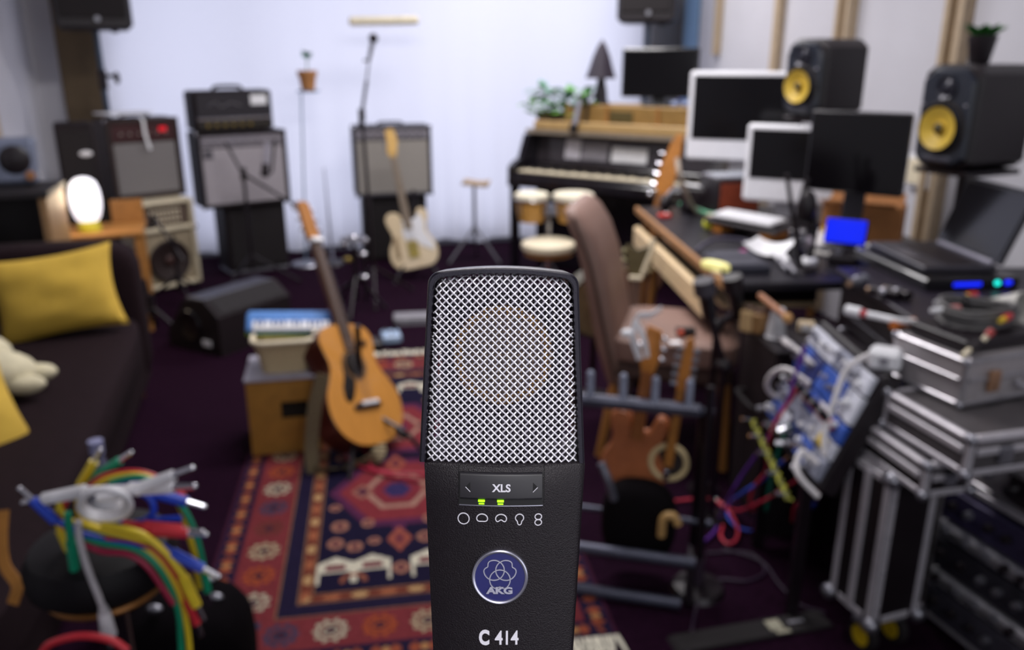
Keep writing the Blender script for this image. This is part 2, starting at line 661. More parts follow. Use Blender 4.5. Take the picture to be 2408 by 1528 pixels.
# ceiling fittings (their light is set with the lamps at the top)
for i, (b, a, sx, sy, w) in enumerate(LAMPS):
    t = thing('ceiling_light', ['slim white ceiling light over the middle of the room', 'slim white ceiling light over the near end of the room', 'added slim ceiling light brightening the far right wall'][i], 'lamp', room(b, a, CEIL), R14)
    part(t, 'housing', MB().box((0, 0, -0.035), (sx + 0.06, sy + 0.06, 0.07), 0.01), WHT)
    part(t, 'diffuser', MB().box((0, 0, -0.074), (sx, sy, 0.008)), mat('lit_diffuser', 'ffffff', 0.5, emit='ffffff', estr=2.0))
# pale wooden bar across the curtain
p0, p1 = D(820, 50, 6.1), D(985, 47, 6.2)
t = thing('hanging_bar', 'pale wooden bar hung high in front of the white curtain', 'bar', (0, 0, 0))
m = MB().tube([p0, p0 * 0.97 + p1 * 0.03, p0 * 0.03 + p1 * 0.97, p1], [0.016, 0.031, 0.031, 0.016], 10)
part(t, 'bar', m, mat('bar_beech', 'e6dcc2', 0.6))
m = MB()
m.cyl(p0 * 0.8 + p1 * 0.2, Vector(((p0 * 0.8 + p1 * 0.2).x, (p0 * 0.8 + p1 * 0.2).y, CEIL)), 0.0015, n=6)
part(t, 'cord', m, WHT)
m = MB()
m.cyl(p0 * 0.2 + p1 * 0.8, Vector(((p0 * 0.2 + p1 * 0.8).x, (p0 * 0.2 + p1 * 0.8).y, CEIL)), 0.0015, n=6)
part(t, 'cord', m, WHT)

# added spotlight behind the camera, out of view, brightens the microphone mesh
spz = Vector((0.12, -0.95, CEIL))
t = thing('added_spotlight', 'unseen added spotlight brightening the studio microphone', 'lamp', spz)
aim = (Vector((0.0, 0.24, 1.34)) - spz + Vector((0, 0, 0.12))).normalized()
part(t, 'mount', MB().cyl((0, 0, 0), (0, 0, -0.10), 0.012).lathe([(0.04, 0.0), (0.04, -0.02), (0.001, -0.02)], 20), WHT)
part(t, 'can', MB().cyl(tuple(Vector((0, 0, -0.12)) - aim * 0.05), tuple(Vector((0, 0, -0.12)) + aim * 0.06), 0.04, 0.045, 20), WHT)
sd = bpy.data.lights.new('added_spot_beam', 'SPOT')
sd.energy, sd.color, sd.spot_size, sd.spot_blend, sd.shadow_soft_size = 85, (1.0, 0.98, 0.99), math.radians(13), 0.5, 0.04
so = bpy.data.objects.new('added_spot_beam', sd)
COL.objects.link(so)
so.location = spz + Vector((0, 0, -0.12)) + aim * 0.07
so.rotation_euler = (Vector((0.0, 0.24, 1.34)) - so.location).to_track_quat('-Z', 'Y').to_euler()
# ------------------------------------------------------------------ the microphone in front
MS = 0.001
ZC_MIC = 0.243
_d = ray(1180, 1092)
mic_o = Vector((0, 0, EYE)) + _d * ZC_MIC
TILT = math.radians(-13.0)
MM = Matrix.Translation(mic_o) @ Euler((TILT, math.radians(0.5), 0)).to_matrix().to_4x4() @ Matrix.Translation((0, 0.0195, 0)) @ Matrix.Scale(MS, 4)
mic = thing('studio_microphone', 'black large-diaphragm studio microphone with silver mesh head filling the foreground', 'microphone', M=MM)
MICB = mat('mic_satin_black', '130b12', 0.36, 0.35, var=0.12, scale=0.8, bump=0.25, bscale=3.0, coat=0.0)
MICF = mat('mic_frame_black', '1b1724', 0.3, 0.4, var=0.1, scale=0.8, bump=0.15, bscale=4.0)
MESHM = mat('mic_mesh_silver', 'efecf4', 0.33, 0.45, var=0.03)
MESHI = mat('mic_inner_mesh', '8e8892', 0.35, 0.9, var=0.05)
GOLD = mat('capsule_gold', 'b07f3c', 0.35, 0.8)
PRINT = mat('mic_print_white', 'd9d6e0', 0.6, var=0.02)
SILV = mat('badge_silver', 'b9b8c8', 0.3, 0.85)
BLUEB = mat('badge_blue', '10125a', 0.35)

def hw(z):
    return 24.9 + (z * 0.046 if z < 0 else 0.0)
def fy(x, z):
    """front surface of the body"""
    k = 1.0 + z * 0.0006
    return (-19.5 + 4.2 * (x / 25.0) ** 2) * k
def ring_at(z, inset=0.0):
    w = hw(z) - inset
    pts = []
    r = 1.8
    n = 22
    for i in range(n + 1):
        x = -(w - r) + 2 * (w - r) * i / n
        pts.append((x, fy(x, z) + inset))
    ye = fy(w - r, z) + inset
    for a in (30, 60):
        pts.append((w - r + r * math.sin(math.radians(a)), ye + r - r * math.cos(math.radians(a))))
    pts.append((w, ye + r))
    back = [(-x, -y) for x, y in pts]
    full = pts + back
    return [(x, y, z) for x, y in full]
zs = [(0.0, 0.9), (-0.25, 0.35), (-0.9, 0.0), (-12, 0), (-30, 0), (-55, 0), (-80, 0), (-99, 0), (-100, 0.6)]
m = MB()
rings = [ring_at(z, i) for z, i in zs]
n = len(rings[0])
vs = [p for r in rings for p in r]
fs = []
for j in range(len(rings) - 1):
    for i in range(n):
        fs.append((j * n + i, j * n + (i + 1) % n, (j + 1) * n + (i + 1) % n, (j + 1) * n + i)[::-1])
fs.append(tuple(range(n)))
fs.append(tuple(range((len(rings) - 1) * n, len(rings) * n))[::-1])
m.add(vs, fs)
body = part(mic, 'body', m, MICB, 40)

# the arched frame that carries the mesh
def outl(off, zb=-0.4):
    ht, hb, zt, r = 22.2 - off, 24.7 - off, 56.4 - off, 4.2 - off * 0.5
    pts = [(-hb, zb)]
    for k in range(1, 7):
        t = k / 7
        pts.append((-(hb + (ht - hb) * t), zb + (zt - r - zb) * t))
    for k in range(7):
        a = math.pi - (math.pi / 2) * k / 6
        pts.append((-(ht - r) + r * math.cos(a), zt - r + r * math.sin(a)))
    for k in range(1, 12):
        x = -(ht - r) + 2 * (ht - r) * k / 12
        pts.append((x, zt + 1.2 * (1 - (x / (ht - r)) ** 2)))
    right = [(-x, z) for x, z in pts[:14]][::-1]
    return pts + right
o_, i_ = outl(0.0), outl(1.9)
prof = [(0.0, -14.6), (0.12, -15.3), (0.35, -15.8), (0.85, -15.8), (1.0, -15.2), (1.0, 15.2), (0.85, 15.8), (0.35, 15.8), (0.0, 14.6)]
m = MB()
vs, fs = [], []
for (a, b) in zip(o_, i_):
    for k, y in prof:
        vs.append((a[0] + (b[0] - a[0]) * k, y, a[1] + (b[1] - a[1]) * k))
q = len(prof)
for i in range(len(o_) - 1):
    for k in range(q):
        fs.append((i * q + k, i * q + (k + 1) % q, (i + 1) * q + (k + 1) % q, (i + 1) * q + k))
m.add(vs, fs)
part(mic, 'head_frame', m, MICF, 40)

# woven wire mesh
def zt_in(x):
    ht = 20.25
    ax = min(abs(x), ht)
    r = 3.3
    base = 54.2
    if ax > ht - r:
        return base - r + math.sqrt(max(0, r * r - (ax - (ht - r)) ** 2))
    return base + 1.2 * (1 - (ax / (ht - r)) ** 2)
def hw_in(z):
    return 22.7 + (20.25 - 22.7) * min(1, max(0, z / 50.0)) - 0.1
def gy(x, z):
    y = -17.4 + 2.3 * (x / 22.0) ** 2
    e = max(0.0, abs(x) - (hw_in(z) - 2.2)) / 2.2
    y += 1.6 * e * e
    d = max(0.0, z - (zt_in(x) - 6.5))
    y += 7.0 - math.sqrt(max(0.5, 49.0 - d * d))
    return y
def inside(x, z):
    return abs(x) < hw_in(z) and -0.2 < z < zt_in(x)
def weave(step, rad, amp, depth, sides, bias, samp):
    mb = MB()
    P2 = step / 2
    for dirn in (1, -1):
        for i in range(-60, 90):
            c = i * step
            run = []
            x = -23.0
            while x <= 23.0:
                z = c - x if dirn == 1 else c + x
                if inside(x, z):
                    dsp = dirn * amp * math.cos(math.pi * x / P2) + (bias if dirn == 1 else 0)
                    run.append((x, gy(x, z) + depth - dsp, z))
                x += samp
            if len(run) > 3:
                mb.tube(run, rad, sides, cap=False)
    return mb
wv = weave(2.22, 0.265, 0.27, 0.0, 6, 0.24, 0.37)
g = part(mic, 'wire_mesh', wv, MESHM, 80)
g['kind'] = 'stuff'
# the same weave closes the back of the head
wb = weave(2.22, 0.3, 0.25, 0.0, 4, 0.0, 0.55)
wb.v = [(-x, -y, z) for x, y, z in wb.v]
g2 = part(mic, 'rear_wire_mesh', wb, MESHM, 80)
g2['kind'] = 'stuff'
# finer mesh layer behind
mb = MB()
for k in range(-25, 26):
    x = k * 0.85
    run = [(x, gy(x, z) + 1.5, z) for z in np.arange(0, 60, 2.5) if inside(x, z)]
    if len(run) > 2:
        mb.tube(run, 0.13, 4, cap=False)
for k in range(0, 70):
    z = k * 0.85
    run = [(x, gy(x, z) + 1.7, z) for x in np.arange(-22.5, 22.6, 2.5) if inside(x, z)]
    if len(run) > 2:
        mb.tube(run, 0.13, 4, cap=False)
g3 = part(mic, 'inner_mesh', mb, MESHI, 80)
g3['kind'] = 'stuff'
# capsule
Mx = rot3(90, 0, 0)
cap = part(mic, 'capsule', MB().lathe([(0.01, 5.0), (14.9, 5.0), (15.2, 4.5), (15.2, -4.5), (14.9, -5.0), (0.01, -5.0)], 40, Mx, (0, 0, 30.6)), mat('capsule_body', '4a4250', 0.4, 0.5))
part(cap, 'ring', MB().lathe([(12.2, 5.0), (12.4, 5.8), (15.2, 5.8), (15.6, 5.0), (15.4, 4.0)], 40, Mx, (0, -0.2, 30.6)), GOLD)
part(cap, 'membrane', MB().lathe([(0.01, 5.3), (12.2, 5.3), (12.2, 4.8)], 40, Mx, (0, -0.1, 30.6)), mat('membrane_gold', '8a7460', 0.3, 0.6))
part(mic, 'saddle', MB().box((0, 1.0, 6), (20, 9, 12), 1.0), RUB)
part(mic, 'light_block_plate', MB().box((0, 6.2, 26.5), (39, 1.0, 50)), mat('mic_block_dark', '1c1820', 0.6))  # added dark plate, keeps light from passing through the head

# selector window, switch, lamps
def face_part(parent, name, mb_or_me, mtl, lift=0.06, z_off=0.0):
    me = mb_or_me.mesh(name, 40) if isinstance(mb_or_me, MB) else mb_or_me
    for v in me.vertices:
        x, y, z = v.co
        v.co = (x, y + fy(x, z) - lift, z)
    return part(parent, name, me, mtl)
def plate(x0, x1, z0, z1, n=10):
    mb = MB()
    vs = []
    for i in range(n + 1):
        x = x0 + (x1 - x0) * i / n
        vs += [(x, 0, z0), (x, 0, z1)]
    return mb.add(vs, [(2 * i, 2 * i + 2, 2 * i + 3, 2 * i + 1) for i in range(n)])
slot = face_part(mic, 'slot_shade_plate', plate(-12.5, 12.2, -12.3, -2.3), mat('slot_shade_black', '060508', 0.7), 0.05)  # flat dark plate stands in for the shade of a recess
m = MB()
nn = 12
vs, fs = [], []
for i in range(nn + 1):
    x = -12.2 + 24.1 * i / nn
    for (y, z) in ((0, -10.5), (-0.55, -10.3), (-0.9, -9.9), (-1.0, -3.2), (-0.6, -2.6), (0, -2.4)):
        vs.append((x, y, z))
for i in range(nn):
    for k in range(5):
        fs.append((i * 6 + k, (i + 1) * 6 + k, (i + 1) * 6 + k + 1, i * 6 + k + 1))
fs += [tuple(range(6)), tuple(range(nn * 6, nn * 6 + 6))[::-1]]
m.add(vs, fs)
rk = face_part(mic, 'rocker_switch', m, mat('rocker_black', '1d1a20', 0.45), 0.05)
face_part(rk, 'lettering', text_xz('XLS', 3.2, 0.02, 0.09), PRINT, 1.12)
for me_, zz in ((rk.children[-1].data, -6.9),):
    for v in me_.vertices:
        v.co.z += zz
for s in (-1, 1):
    face_part(rk, 'arrow', MB().add([(s * 10.6, 0, -6.6), (s * 9.2, 0, -5.2), (s * 9.2, 0, -8.0)], [(0, 1, 2) if s < 0 else (0, 2, 1)]), mat('arrow_black', '0b0a0d', 0.8), 1.08)
    face_part(rk, 'arrow_highlight', MB().tube([(s * 10.6, 0, -6.7), (s * 9.2, 0, -8.1)], 0.11, 5), PRINT, 1.1)  # white line painted as the highlight on the engraved arrow
GRN = mat('green_lamp', '9be21e', 0.3, emit='8fe010', estr=1.6)
for x in (-5.9, -0.3):
    face_part(mic, 'indicator_lamp', MB().box((x, 0, -10.95), (2.0, 0.5, 0.7), 0.1), GRN, 0.3)
    face_part(mic, 'indicator_lamp', MB().box((x, 0, -11.85), (1.7, 0.3, 0.4), 0.1), GRN, 0.2)
face_part(mic, 'slot_lip', MB().tube([(x, 0, -12.45) for x in np.linspace(-12.5, 12.2, 12)], 0.16, 6), SILV, 0.05)
for x in (-12.7, 12.5):
    face_part(mic, 'panel_joint', MB().tube([(x, 0, -0.3), (x, 0, -12.0)], 0.12, 5), mat('joint_black', '08070a', 0.8), 0.0)
# polar pattern signs
def loop(fn, n=40):
    return [fn(2 * math.pi * k / n) for k in range(n)]
zi = -16.6
def sign(pts, closed=True):
    face_part(mic, 'pattern_sign', MB().tube(pts, 0.17, 5, closed=closed), PRINT, 0.05)
sign(loop(lambda a: (-11.2 + 1.65 * math.cos(a), 0, zi + 1.65 * math.sin(a))))
def bean(cx, w, h, dent, width, dz=0.0):
    def f(a):
        d = (a - 1.5 * math.pi + math.pi) % (2 * math.pi) - math.pi
        k = 1 - dent * math.exp(-(d / width) ** 2)
        return (cx + w * math.cos(a) * (1 if math.sin(a) > -0.3 else 1.0), 0, zi + dz + h * math.sin(a) * (k if math.sin(a) < 0 else 1))
    return loop(f, 48)
sign(bean(-5.7, 1.6, 1.35, 0.35, 0.9, 0.25))
sign(bean(-0.1, 1.6, 1.35, 0.75, 0.55, 0.25))
sign([(5.35 + 1.2 * math.cos(a), 0, zi + 0.5 + 1.15 * math.sin(a)) for a in np.linspace(math.radians(-55), math.radians(235), 30)] +
     [(5.35 - 0.5, 0, zi - 1.3), (5.35 - 0.2, 0, zi - 1.6), (5.35 + 0.2, 0, zi - 1.6), (5.35 + 0.5, 0, zi - 1.3)])
sign([(10.9 + 0.98 * math.cos(a), 0, zi + 0.72 + 0.86 * math.sin(a)) for a in np.linspace(0, 2 * math.pi, 26)][:-1])
sign([(10.9 + 1.0 * math.cos(a), 0, zi - 1.0 + 0.86 * math.sin(a)) for a in np.linspace(0, 2 * math.pi, 26)][:-1])
# badge
zb = -34.0
bd = part(mic, 'badge', MB().lathe([(0.01, 0.3), (7.4, 0.3), (7.5, 0.0)], 48, Mx, (-0.3, fy(0, zb) + 0.0, zb)), BLUEB)
part(bd, 'badge_ring', MB().lathe([(7.3, 0.25), (7.45, 0.75), (7.9, 0.95), (8.25, 0.7), (8.4, -0.2)], 48, Mx, (-0.3, fy(0, zb), zb)), SILV)
def yb(z):
    return fy(0, zb) - 0.38
for ang in (30, 150, 270):
    ca = math.radians(ang)
    cx, cz = -0.3 + 2.05 * math.cos(ca), zb + 1.1 + 1.95 * math.sin(ca)
    pts = []
    for k in range(48):
        a = 2 * math.pi * k / 48
        d = (a - ca + math.pi) % (2 * math.pi) - math.pi
        r = 3.05 * (1 - 0.30 * math.exp(-(d / 0.33) ** 2))
        pts.append((cx + r * math.cos(a), yb(0), cz + r * math.sin(a)))
    part(bd, 'emblem_ring', MB().tube(pts, 0.24, 6, closed=True), SILV)
me = text_xz('AKG', 2.75, 0.14, 0.13, squeeze=1.35)
for v in me.vertices:
    v.co = (v.co.x - 0.3, v.co.y + fy(0, zb) - 0.62, v.co.z + zb - 4.1)
part(bd, 'lettering', me, SILV)
face_part(mic, 'model_lettering', (lambda me: ([setattr(v, 'co', Vector((v.co.x - 4.9, v.co.y, v.co.z - 53.2))) for v in me.vertices], me)[1])(text_xz('C', 6.1, 0.02, 0.30, squeeze=0.72)), PRINT, 0.06)
face_part(mic, 'model_lettering', (lambda me: ([setattr(v, 'co', Vector((v.co.x + 1.9, v.co.y, v.co.z - 53.2))) for v in me.vertices], me)[1])(text_xz('414', 6.1, 0.02, 0.10, squeeze=0.78)), PRINT, 0.06)
# stand under the microphone (below the picture)
bot = MM @ Vector((0, 0, -100))
st = thing('microphone_stand', 'black upright stand holding the big studio microphone in the foreground', 'stand', (bot.x, bot.y, 0))
dz = bot.z
part(st, 'swivel', MB().cyl((0, 0, dz - 0.001), (0, 0, dz - 0.05), 0.014, 0.010), BLKM)
part(st, 'pole', MB().cyl((0, 0, dz - 0.045), (0, 0, 0.02), 0.008, 0.011), BLKM)
part(st, 'base', MB().lathe([(0.001, 0.03), (0.02, 0.03), (0.12, 0.012), (0.13, 0.0), (0.001, 0.0)], 28), BLKM)
# ------------------------------------------------------------------ rug
RUGC = Vector((0.283, 1.836, 0))
RUGR = 9.0
rW, rL = 1.12, 2.28
def rug_colors(nx, ny):
    u = (np.arange(nx) + 0.5) / nx * rW
    v = (np.arange(ny) + 0.5) / ny * rL
    U, V = np.meshgrid(u, v)
    E = np.minimum(np.minimum(U, rW - U), np.minimum(V, rL - V))
    C = np.zeros((ny, nx, 3))
    def put(mask, c):
        C[mask] = lin(c)
    NAVY, RED, RUST, CREAM, PINK, TAN, PLUM = '241c3a', '84363c', 'a85038', 'd9cdb4', '9c4a4c', '8d6a4e', '4a2038'
    put(E >= 0, '3c2230')
    put(E < 0.08, PLUM)
    put((E > 0.012) & (E < 0.068), NAVY)
    put((E > 0.076) & (E < 0.208), RED)
    put((E > 0.208) & (E < 0.217), TAN)
    put((E > 0.217) & (E < 0.265), NAVY)
    put((E > 0.265) & (E < 0.312), '7a3c30')
    put((E > 0.265) & (E < 0.271), TAN)
    put((E > 0.306) & (E < 0.312), TAN)
    put(E > 0.312, '1c1634')
    tb = np.minimum(U, rW - U) <= np.minimum(V, rL - V)
    S = np.where(tb, V, U) - np.where(tb, rL, rW) / 2
    def dots(e0, per, ru, rv, c, ph=0.0):
        s = (S + ph) % per - per / 2
        put((s / ru) ** 2 + ((E - e0) / rv) ** 2 < 1, c)
    dots(0.040, 0.05, 0.014, 0.018, 'a0523a')
    dots(0.040, 0.10, 0.010, 0.014, 'c08a5a')
    dots(0.288, 0.08, 0.024, 0.013, 'b06a4a')
    dots(0.288, 0.16, 0.024, 0.013, 'c9a070', 0.04)
    per = 0.13
    idx = np.floor((S + 10 * per) / per).astype(int)
    s = (S + 10 * per) % per - per / 2
    ang = np.arctan2(E - 0.142, s)
    rad = np.hypot(s, E - 0.142)
    pet = 0.044 * (1 + 0.13 * np.cos(ang * 10))
    cols = ['b9a98a', '6e3a34', '3a4460', 'c4bca4', 'b0552e']
    for k in range(5):
        put((rad < pet) & (idx % 5 == k) & (rad > 0.014), cols[k])
    put((rad < 0.032) & (rad > 0.023), '7c3438')
    put((rad < 0.014), '4a2638')
    # field with hooked medallions, gabled cream shapes and small flowers
    F = E > 0.312
    cu = rW / 2
    for vc in (0.88, 1.40):
        a = np.abs(U - cu)
        dv = np.abs(V - vc)
        hexd = np.maximum(a * 1.0 + dv * 0.55, dv * 1.0)
        put(F & (hexd < 0.235), '5e2a4e')
        put(F & (hexd < 0.20), '8a343c')
        put(F & (hexd < 0.125), 'b08878')
        put(F & (hexd < 0.10), '84303c')
        put(F & (hexd < 0.05), '3a3060')
        for du in (-0.12, 0.12):
            h2 = np.abs(U - cu - du) * 1.2 + np.abs(V - vc - 0.0) * 0.9
            put(F & (h2 < 0.05), 'a06a5c')
            put(F & (h2 < 0.028), '5a2a40')
        put(F & (a < 0.018) & (V > vc - 0.33) & (V < vc - 0.2), '5e2a4e')
        lo_ = np.abs(U - cu) * 1.5 + np.abs(V - vc + 0.32) * 0.8
        put(F & (lo_ < 0.06), 'a85a48')
        put(F & (lo_ < 0.03), '7a3a44')
    for uc in (0.365, 0.475, 0.645, 0.755):
        for vc in (0.425, 1.84):
            du, dv = np.abs(U - uc), V - vc
            put(F & (du < 0.054) & (dv > -0.075) & (dv < 0.06 - du * 0.6), 'e6dec8')
            put(F & (du < 0.044) & (dv > -0.08) & (dv < -0.022), '1c1634')
            put(F & (du < 0.030) & (dv > -0.008) & (dv < 0.020), '7a3a44')
    for uc in (0.42, 0.70):
        d = np.hypot(U - uc, V - 0.355)
        put(F & (d < 0.04) & (d > 0.026) & (V > 0.35), 'a06048')
    for uc, vc, r in ((0.36, 0.56, .026), (0.42, 0.535, .024), (0.48, 0.56, .02), (0.37, 0.66, .028), (0.46, 0.67, .022), (0.64, 0.56, .026), (0.70, 0.54, .024), (0.76, 0.56, .02), (0.66, 0.67, .022), (0.75, 0.66, .028), (0.35, 0.78, .02), (0.77, 0.78, .02), (0.56, 0.40, .026), (0.36, 1.15, .024), (0.76, 1.15, .024), (0.40, 1.66, .024), (0.72, 1.66, .024)):
        d = np.hypot(U - uc, (V - vc) * 0.9)
        put(F & (d < r), 'b07a66')
        put(F & (d < r * 0.5), '5a2a3c')
    nz = np.random.RandomState(2).rand(ny, nx, 1)
    C *= (0.5 + 0.28 * nz)
    return C
NXR, NYR = 224, 456
vs, fs = [], []
for j in range(NYR + 1):
    for i in range(NXR + 1):
        x = -rW + rW * i / NXR
        y = rL * j / NYR
        vs.append((x, y, 0.008 + 0.0015 * math.sin(x * 9) * math.sin(y * 5)))
for j in range(NYR):
    for i in range(NXR):
        k = j * (NXR + 1) + i
        fs.append((k, k + 1, k + NXR + 2, k + NXR + 1))
b0 = len(vs)
vs += [(-rW, 0, 0.001), (0, 0, 0.001), (0, rL, 0.001), (-rW, rL, 0.001)]
m = MB().add(vs, fs)
m.add([(-rW, 0, 0.001), (0, 0, 0.001), (0, rL, 0.001), (-rW, rL, 0.001), (-rW, 0, 0.008), (0, 0, 0.008), (0, rL, 0.008), (-rW, rL, 0.008)], [(0, 1, 5, 4), (1, 2, 6, 5), (2, 3, 7, 6), (3, 0, 4, 7), (3, 2, 1, 0)])
rm = mat('rug_wool', '7a3034', 0.95, bump=0.6, bscale=300, spec=0.1)
nt = rm.node_tree
at = nt.nodes.new('ShaderNodeAttribute')
at.attribute_name = 'rug_pattern'
nt.links.new(at.outputs['Color'], nt.nodes['Principled BSDF'].inputs['Base Color'])
rug = thing('rug', 'red and navy patterned oriental rug with cream fringe under the microphone', 'rug', RUGC, RUGR)
pile = part(rug, 'woven_pile', m, rm)
ca = pile.data.color_attributes.new('rug_pattern', 'FLOAT_COLOR', 'CORNER')
cc = rug_colors(NXR, NYR).reshape(-1, 3)
buf = np.ones((len(pile.data.loops), 4), dtype=np.float32)
buf[:, :3] = lin('4a2038')
nq = NXR * NYR
buf[:nq * 4, :3] = np.repeat(cc, 4, axis=0)
ca.data.foreach_set('color', buf.ravel())
for s, nm in ((0, 'fringe'), (1, 'fringe')):
    m = MB()
    rnd = random.Random(8 + s)
    for k in range(150):
        x = -rW + rW * (k + 0.5) / 150 + rnd.uniform(-0.002, 0.002)
        L = rnd.uniform(0.045, 0.075)
        dx = rnd.uniform(-0.02, 0.02)
        y0, sg = (0.0, -1) if s == 0 else (rL, 1)
        m.tube([(x, y0 - sg * 0.004, 0.008), (x + dx * 0.4, y0 + sg * L * 0.5, 0.010), (x + dx, y0 + sg * L, 0.004)], 0.0035, 4)
    f = part(rug, nm, m, mat('fringe_cotton', 'e4dfce', 0.9))
    f['kind'] = 'stuff'

# ------------------------------------------------------------------ sofa with cushions
SOFA = mat('charcoal_sofa_cloth', '1f1418', 0.9, bump=0.3, bscale=400, var=0.1, spec=0.1)
sf = thing('sofa', 'long dark charcoal fabric sofa along the left side', 'sofa', (-1.64, 3.56, 0), 15.8)
part(sf, 'base', MB().box((-0.44, -1.22, 0.20), (0.86, 2.4, 0.24), 0.02), SOFA)
part(sf, 'seat_cushion', MB().sph((-0.36, -1.30, 0.36), (0.40, 1.12, 0.085), 40, 14, 7), SOFA)
part(sf, 'backrest', MB().sph((-0.80, -1.22, 0.46), (0.13, 1.22, 0.34), 32, 14, 6), SOFA)
part(sf, 'armrest', MB().sph((-0.44, -0.09, 0.40), (0.45, 0.10, 0.325), 32, 14, 7), SOFA)
for x in (-0.8, -0.06):
    for y in (-2.34, -0.08):
        part(sf, 'leg', MB().cyl((x, y, 0.09), (x, y, 0.0), 0.022, 0.016), WOODD)
YEL = mat('mustard_cushion_cloth', 'c9a53c', 0.85, bump=0.25, bscale=300, var=0.08, scale=12)
solo('cushion', 'mustard yellow cushion propped against the far arm of the sofa', 'cushion', MB().pillow(0.45, 0.33, 0.16, seed=2), YEL, M=pose((-1.745, 3.06, 0.60), (-0.22, 0.28, 0.93), (0.34, -0.9, 0.25)))
solo('cushion', 'mustard yellow cushion lying flat near the close end of the sofa', 'cushion', MB().pillow(0.36, 0.36, 0.13, seed=5), YEL, M=pose((-1.55, 2.10, 0.52), (-0.5, 0.4, 0.75), (0.45, -0.3, 0.8)))
pl = thing('plush_toy', 'cream plush toy lying on the sofa seat at the left edge', 'toy', (-1.63, 2.42, 0.45), 20)
PLU = mat('cream_plush', 'd8cfb0', 0.95, bump=0.8, bscale=250)
part(pl, 'body', MB().sph((0, 0, 0.07), (0.13, 0.09, 0.075), 20, 12), PLU)
part(pl, 'head', MB().sph((-0.04, 0.12, 0.09), (0.085, 0.08, 0.075), 18, 12), PLU)
part(pl, 'paw', MB().sph((0.12, 0.03, 0.05), (0.06, 0.035, 0.03), 14, 8), PLU)
part(pl, 'paw', MB().sph((0.10, -0.06, 0.045), (0.06, 0.035, 0.03), 14, 8), PLU)

# ------------------------------------------------------------------ cabinet, boombox, lamp
cb = thing('shelf_cabinet', 'dark open shelf cabinet with a pale wood side behind the sofa', 'cabinet', (-2.52, 3.95, 0), 16)
CABD = mat('dark_cabinet', '1d181c', 0.6)
part(cb, 'side_panel', MB().box((0.29, 0, 0.42), (0.035, 0.36, 0.84), 0.004), mat('cabinet_side_wood', '8f6f4c', 0.55))
part(cb, 'side_panel', MB().box((-0.29, 0, 0.42), (0.035, 0.36, 0.84), 0.004), CABD)
part(cb, 'top_panel', MB().box((0, 0, 0.855), (0.64, 0.38, 0.03), 0.004), CABD)
part(cb, 'back_panel', MB().box((0, 0.165, 0.42), (0.55, 0.02, 0.82)), CABD)
for z in (0.05, 0.38):
    part(cb, 'shelf', MB().box((0, 0, z), (0.545, 0.33, 0.025), 0.003), CABD)
rnd = random.Random(11)
zz = 0.3925
for k in range(7):
    h = rnd.choice((0.03, 0.035, 0.04))
    w = rnd.uniform(0.17, 0.2)
    bk = thing('book', ['lowest book', 'second book from the bottom', 'third book from the bottom', 'middle book', 'third book from the top', 'second book from the top', 'topmost book'][k] + ' of the flat stack in the dark cabinet', 'book', Vector((-2.52, 3.95, zz)) + rot3(0, 0, 16) @ Vector((-0.13, -0.05, 0)), 16 + rnd.uniform(-3, 3), 'books stacked in the cabinet')
    part(bk, 'pages', MB().box((0, 0, h / 2), (w - 0.008, 0.225, h - 0.008)), PAP)
    part(bk, 'cover', MB().box((0, 0, h - 0.002), (w, 0.235, 0.004)).box((0, 0, 0.002), (w, 0.235, 0.004)).box((-w / 2 + 0.002, 0, h / 2), (0.004, 0.235, h)), mat('book_%d' % k, ['c9c2b4', '8a3a2c', 'd6d2c8', '39465e', 'b8ae9a', '6e6a66', 'd8d4cc'][k], 0.6))
    zz += h + 0.0005
bb = thing('radio', 'grey boxy radio on top of the dark cabinet', 'radio', Vector((-2.44, 4.02, 0.87)), 24)
part(bb, 'body', MB().box((0, 0, 0.12), (0.30, 0.17, 0.21), 0.02), mat('radio_grey', '6b7286', 0.5))
part(bb, 'speaker_grille', MB().lathe([(0.001, 0.012), (0.05, 0.010), (0.062, 0.004), (0.068, 0.0)], 24, rot3(90, 0, 0), (0.06, -0.085, 0.13)), BLK)
part(bb, 'dial', MB().lathe([(0.001, 0.012), (0.02, 0.012), (0.022, 0.0)], 16, rot3(90, 0, 0), (0.115, -0.085, 0.055)), mat('dial_copper', 'b07a52', 0.4, 0.5))
part(bb, 'foot', MB().box((-0.1, 0, 0.007), (0.03, 0.12, 0.014)), RUB)
part(bb, 'foot', MB().box((0.1, 0, 0.007), (0.03, 0.12, 0.014)), RUB)
bx = thing('speaker_box', 'small black box speaker in front of the grey radio', 'speaker', Vector((-2.52, 3.86, 0.87)), 20)
part(bx, 'cabinet', MB().box((0, 0, 0.085), (0.11, 0.09, 0.17), 0.008), BLK)
part(bx, 'cone', MB().lathe([(0.001, -0.006), (0.012, 0.0), (0.03, 0.006), (0.036, 0.002)], 20, rot3(90, 0, 0), (0, -0.046, 0.07)), RUB)

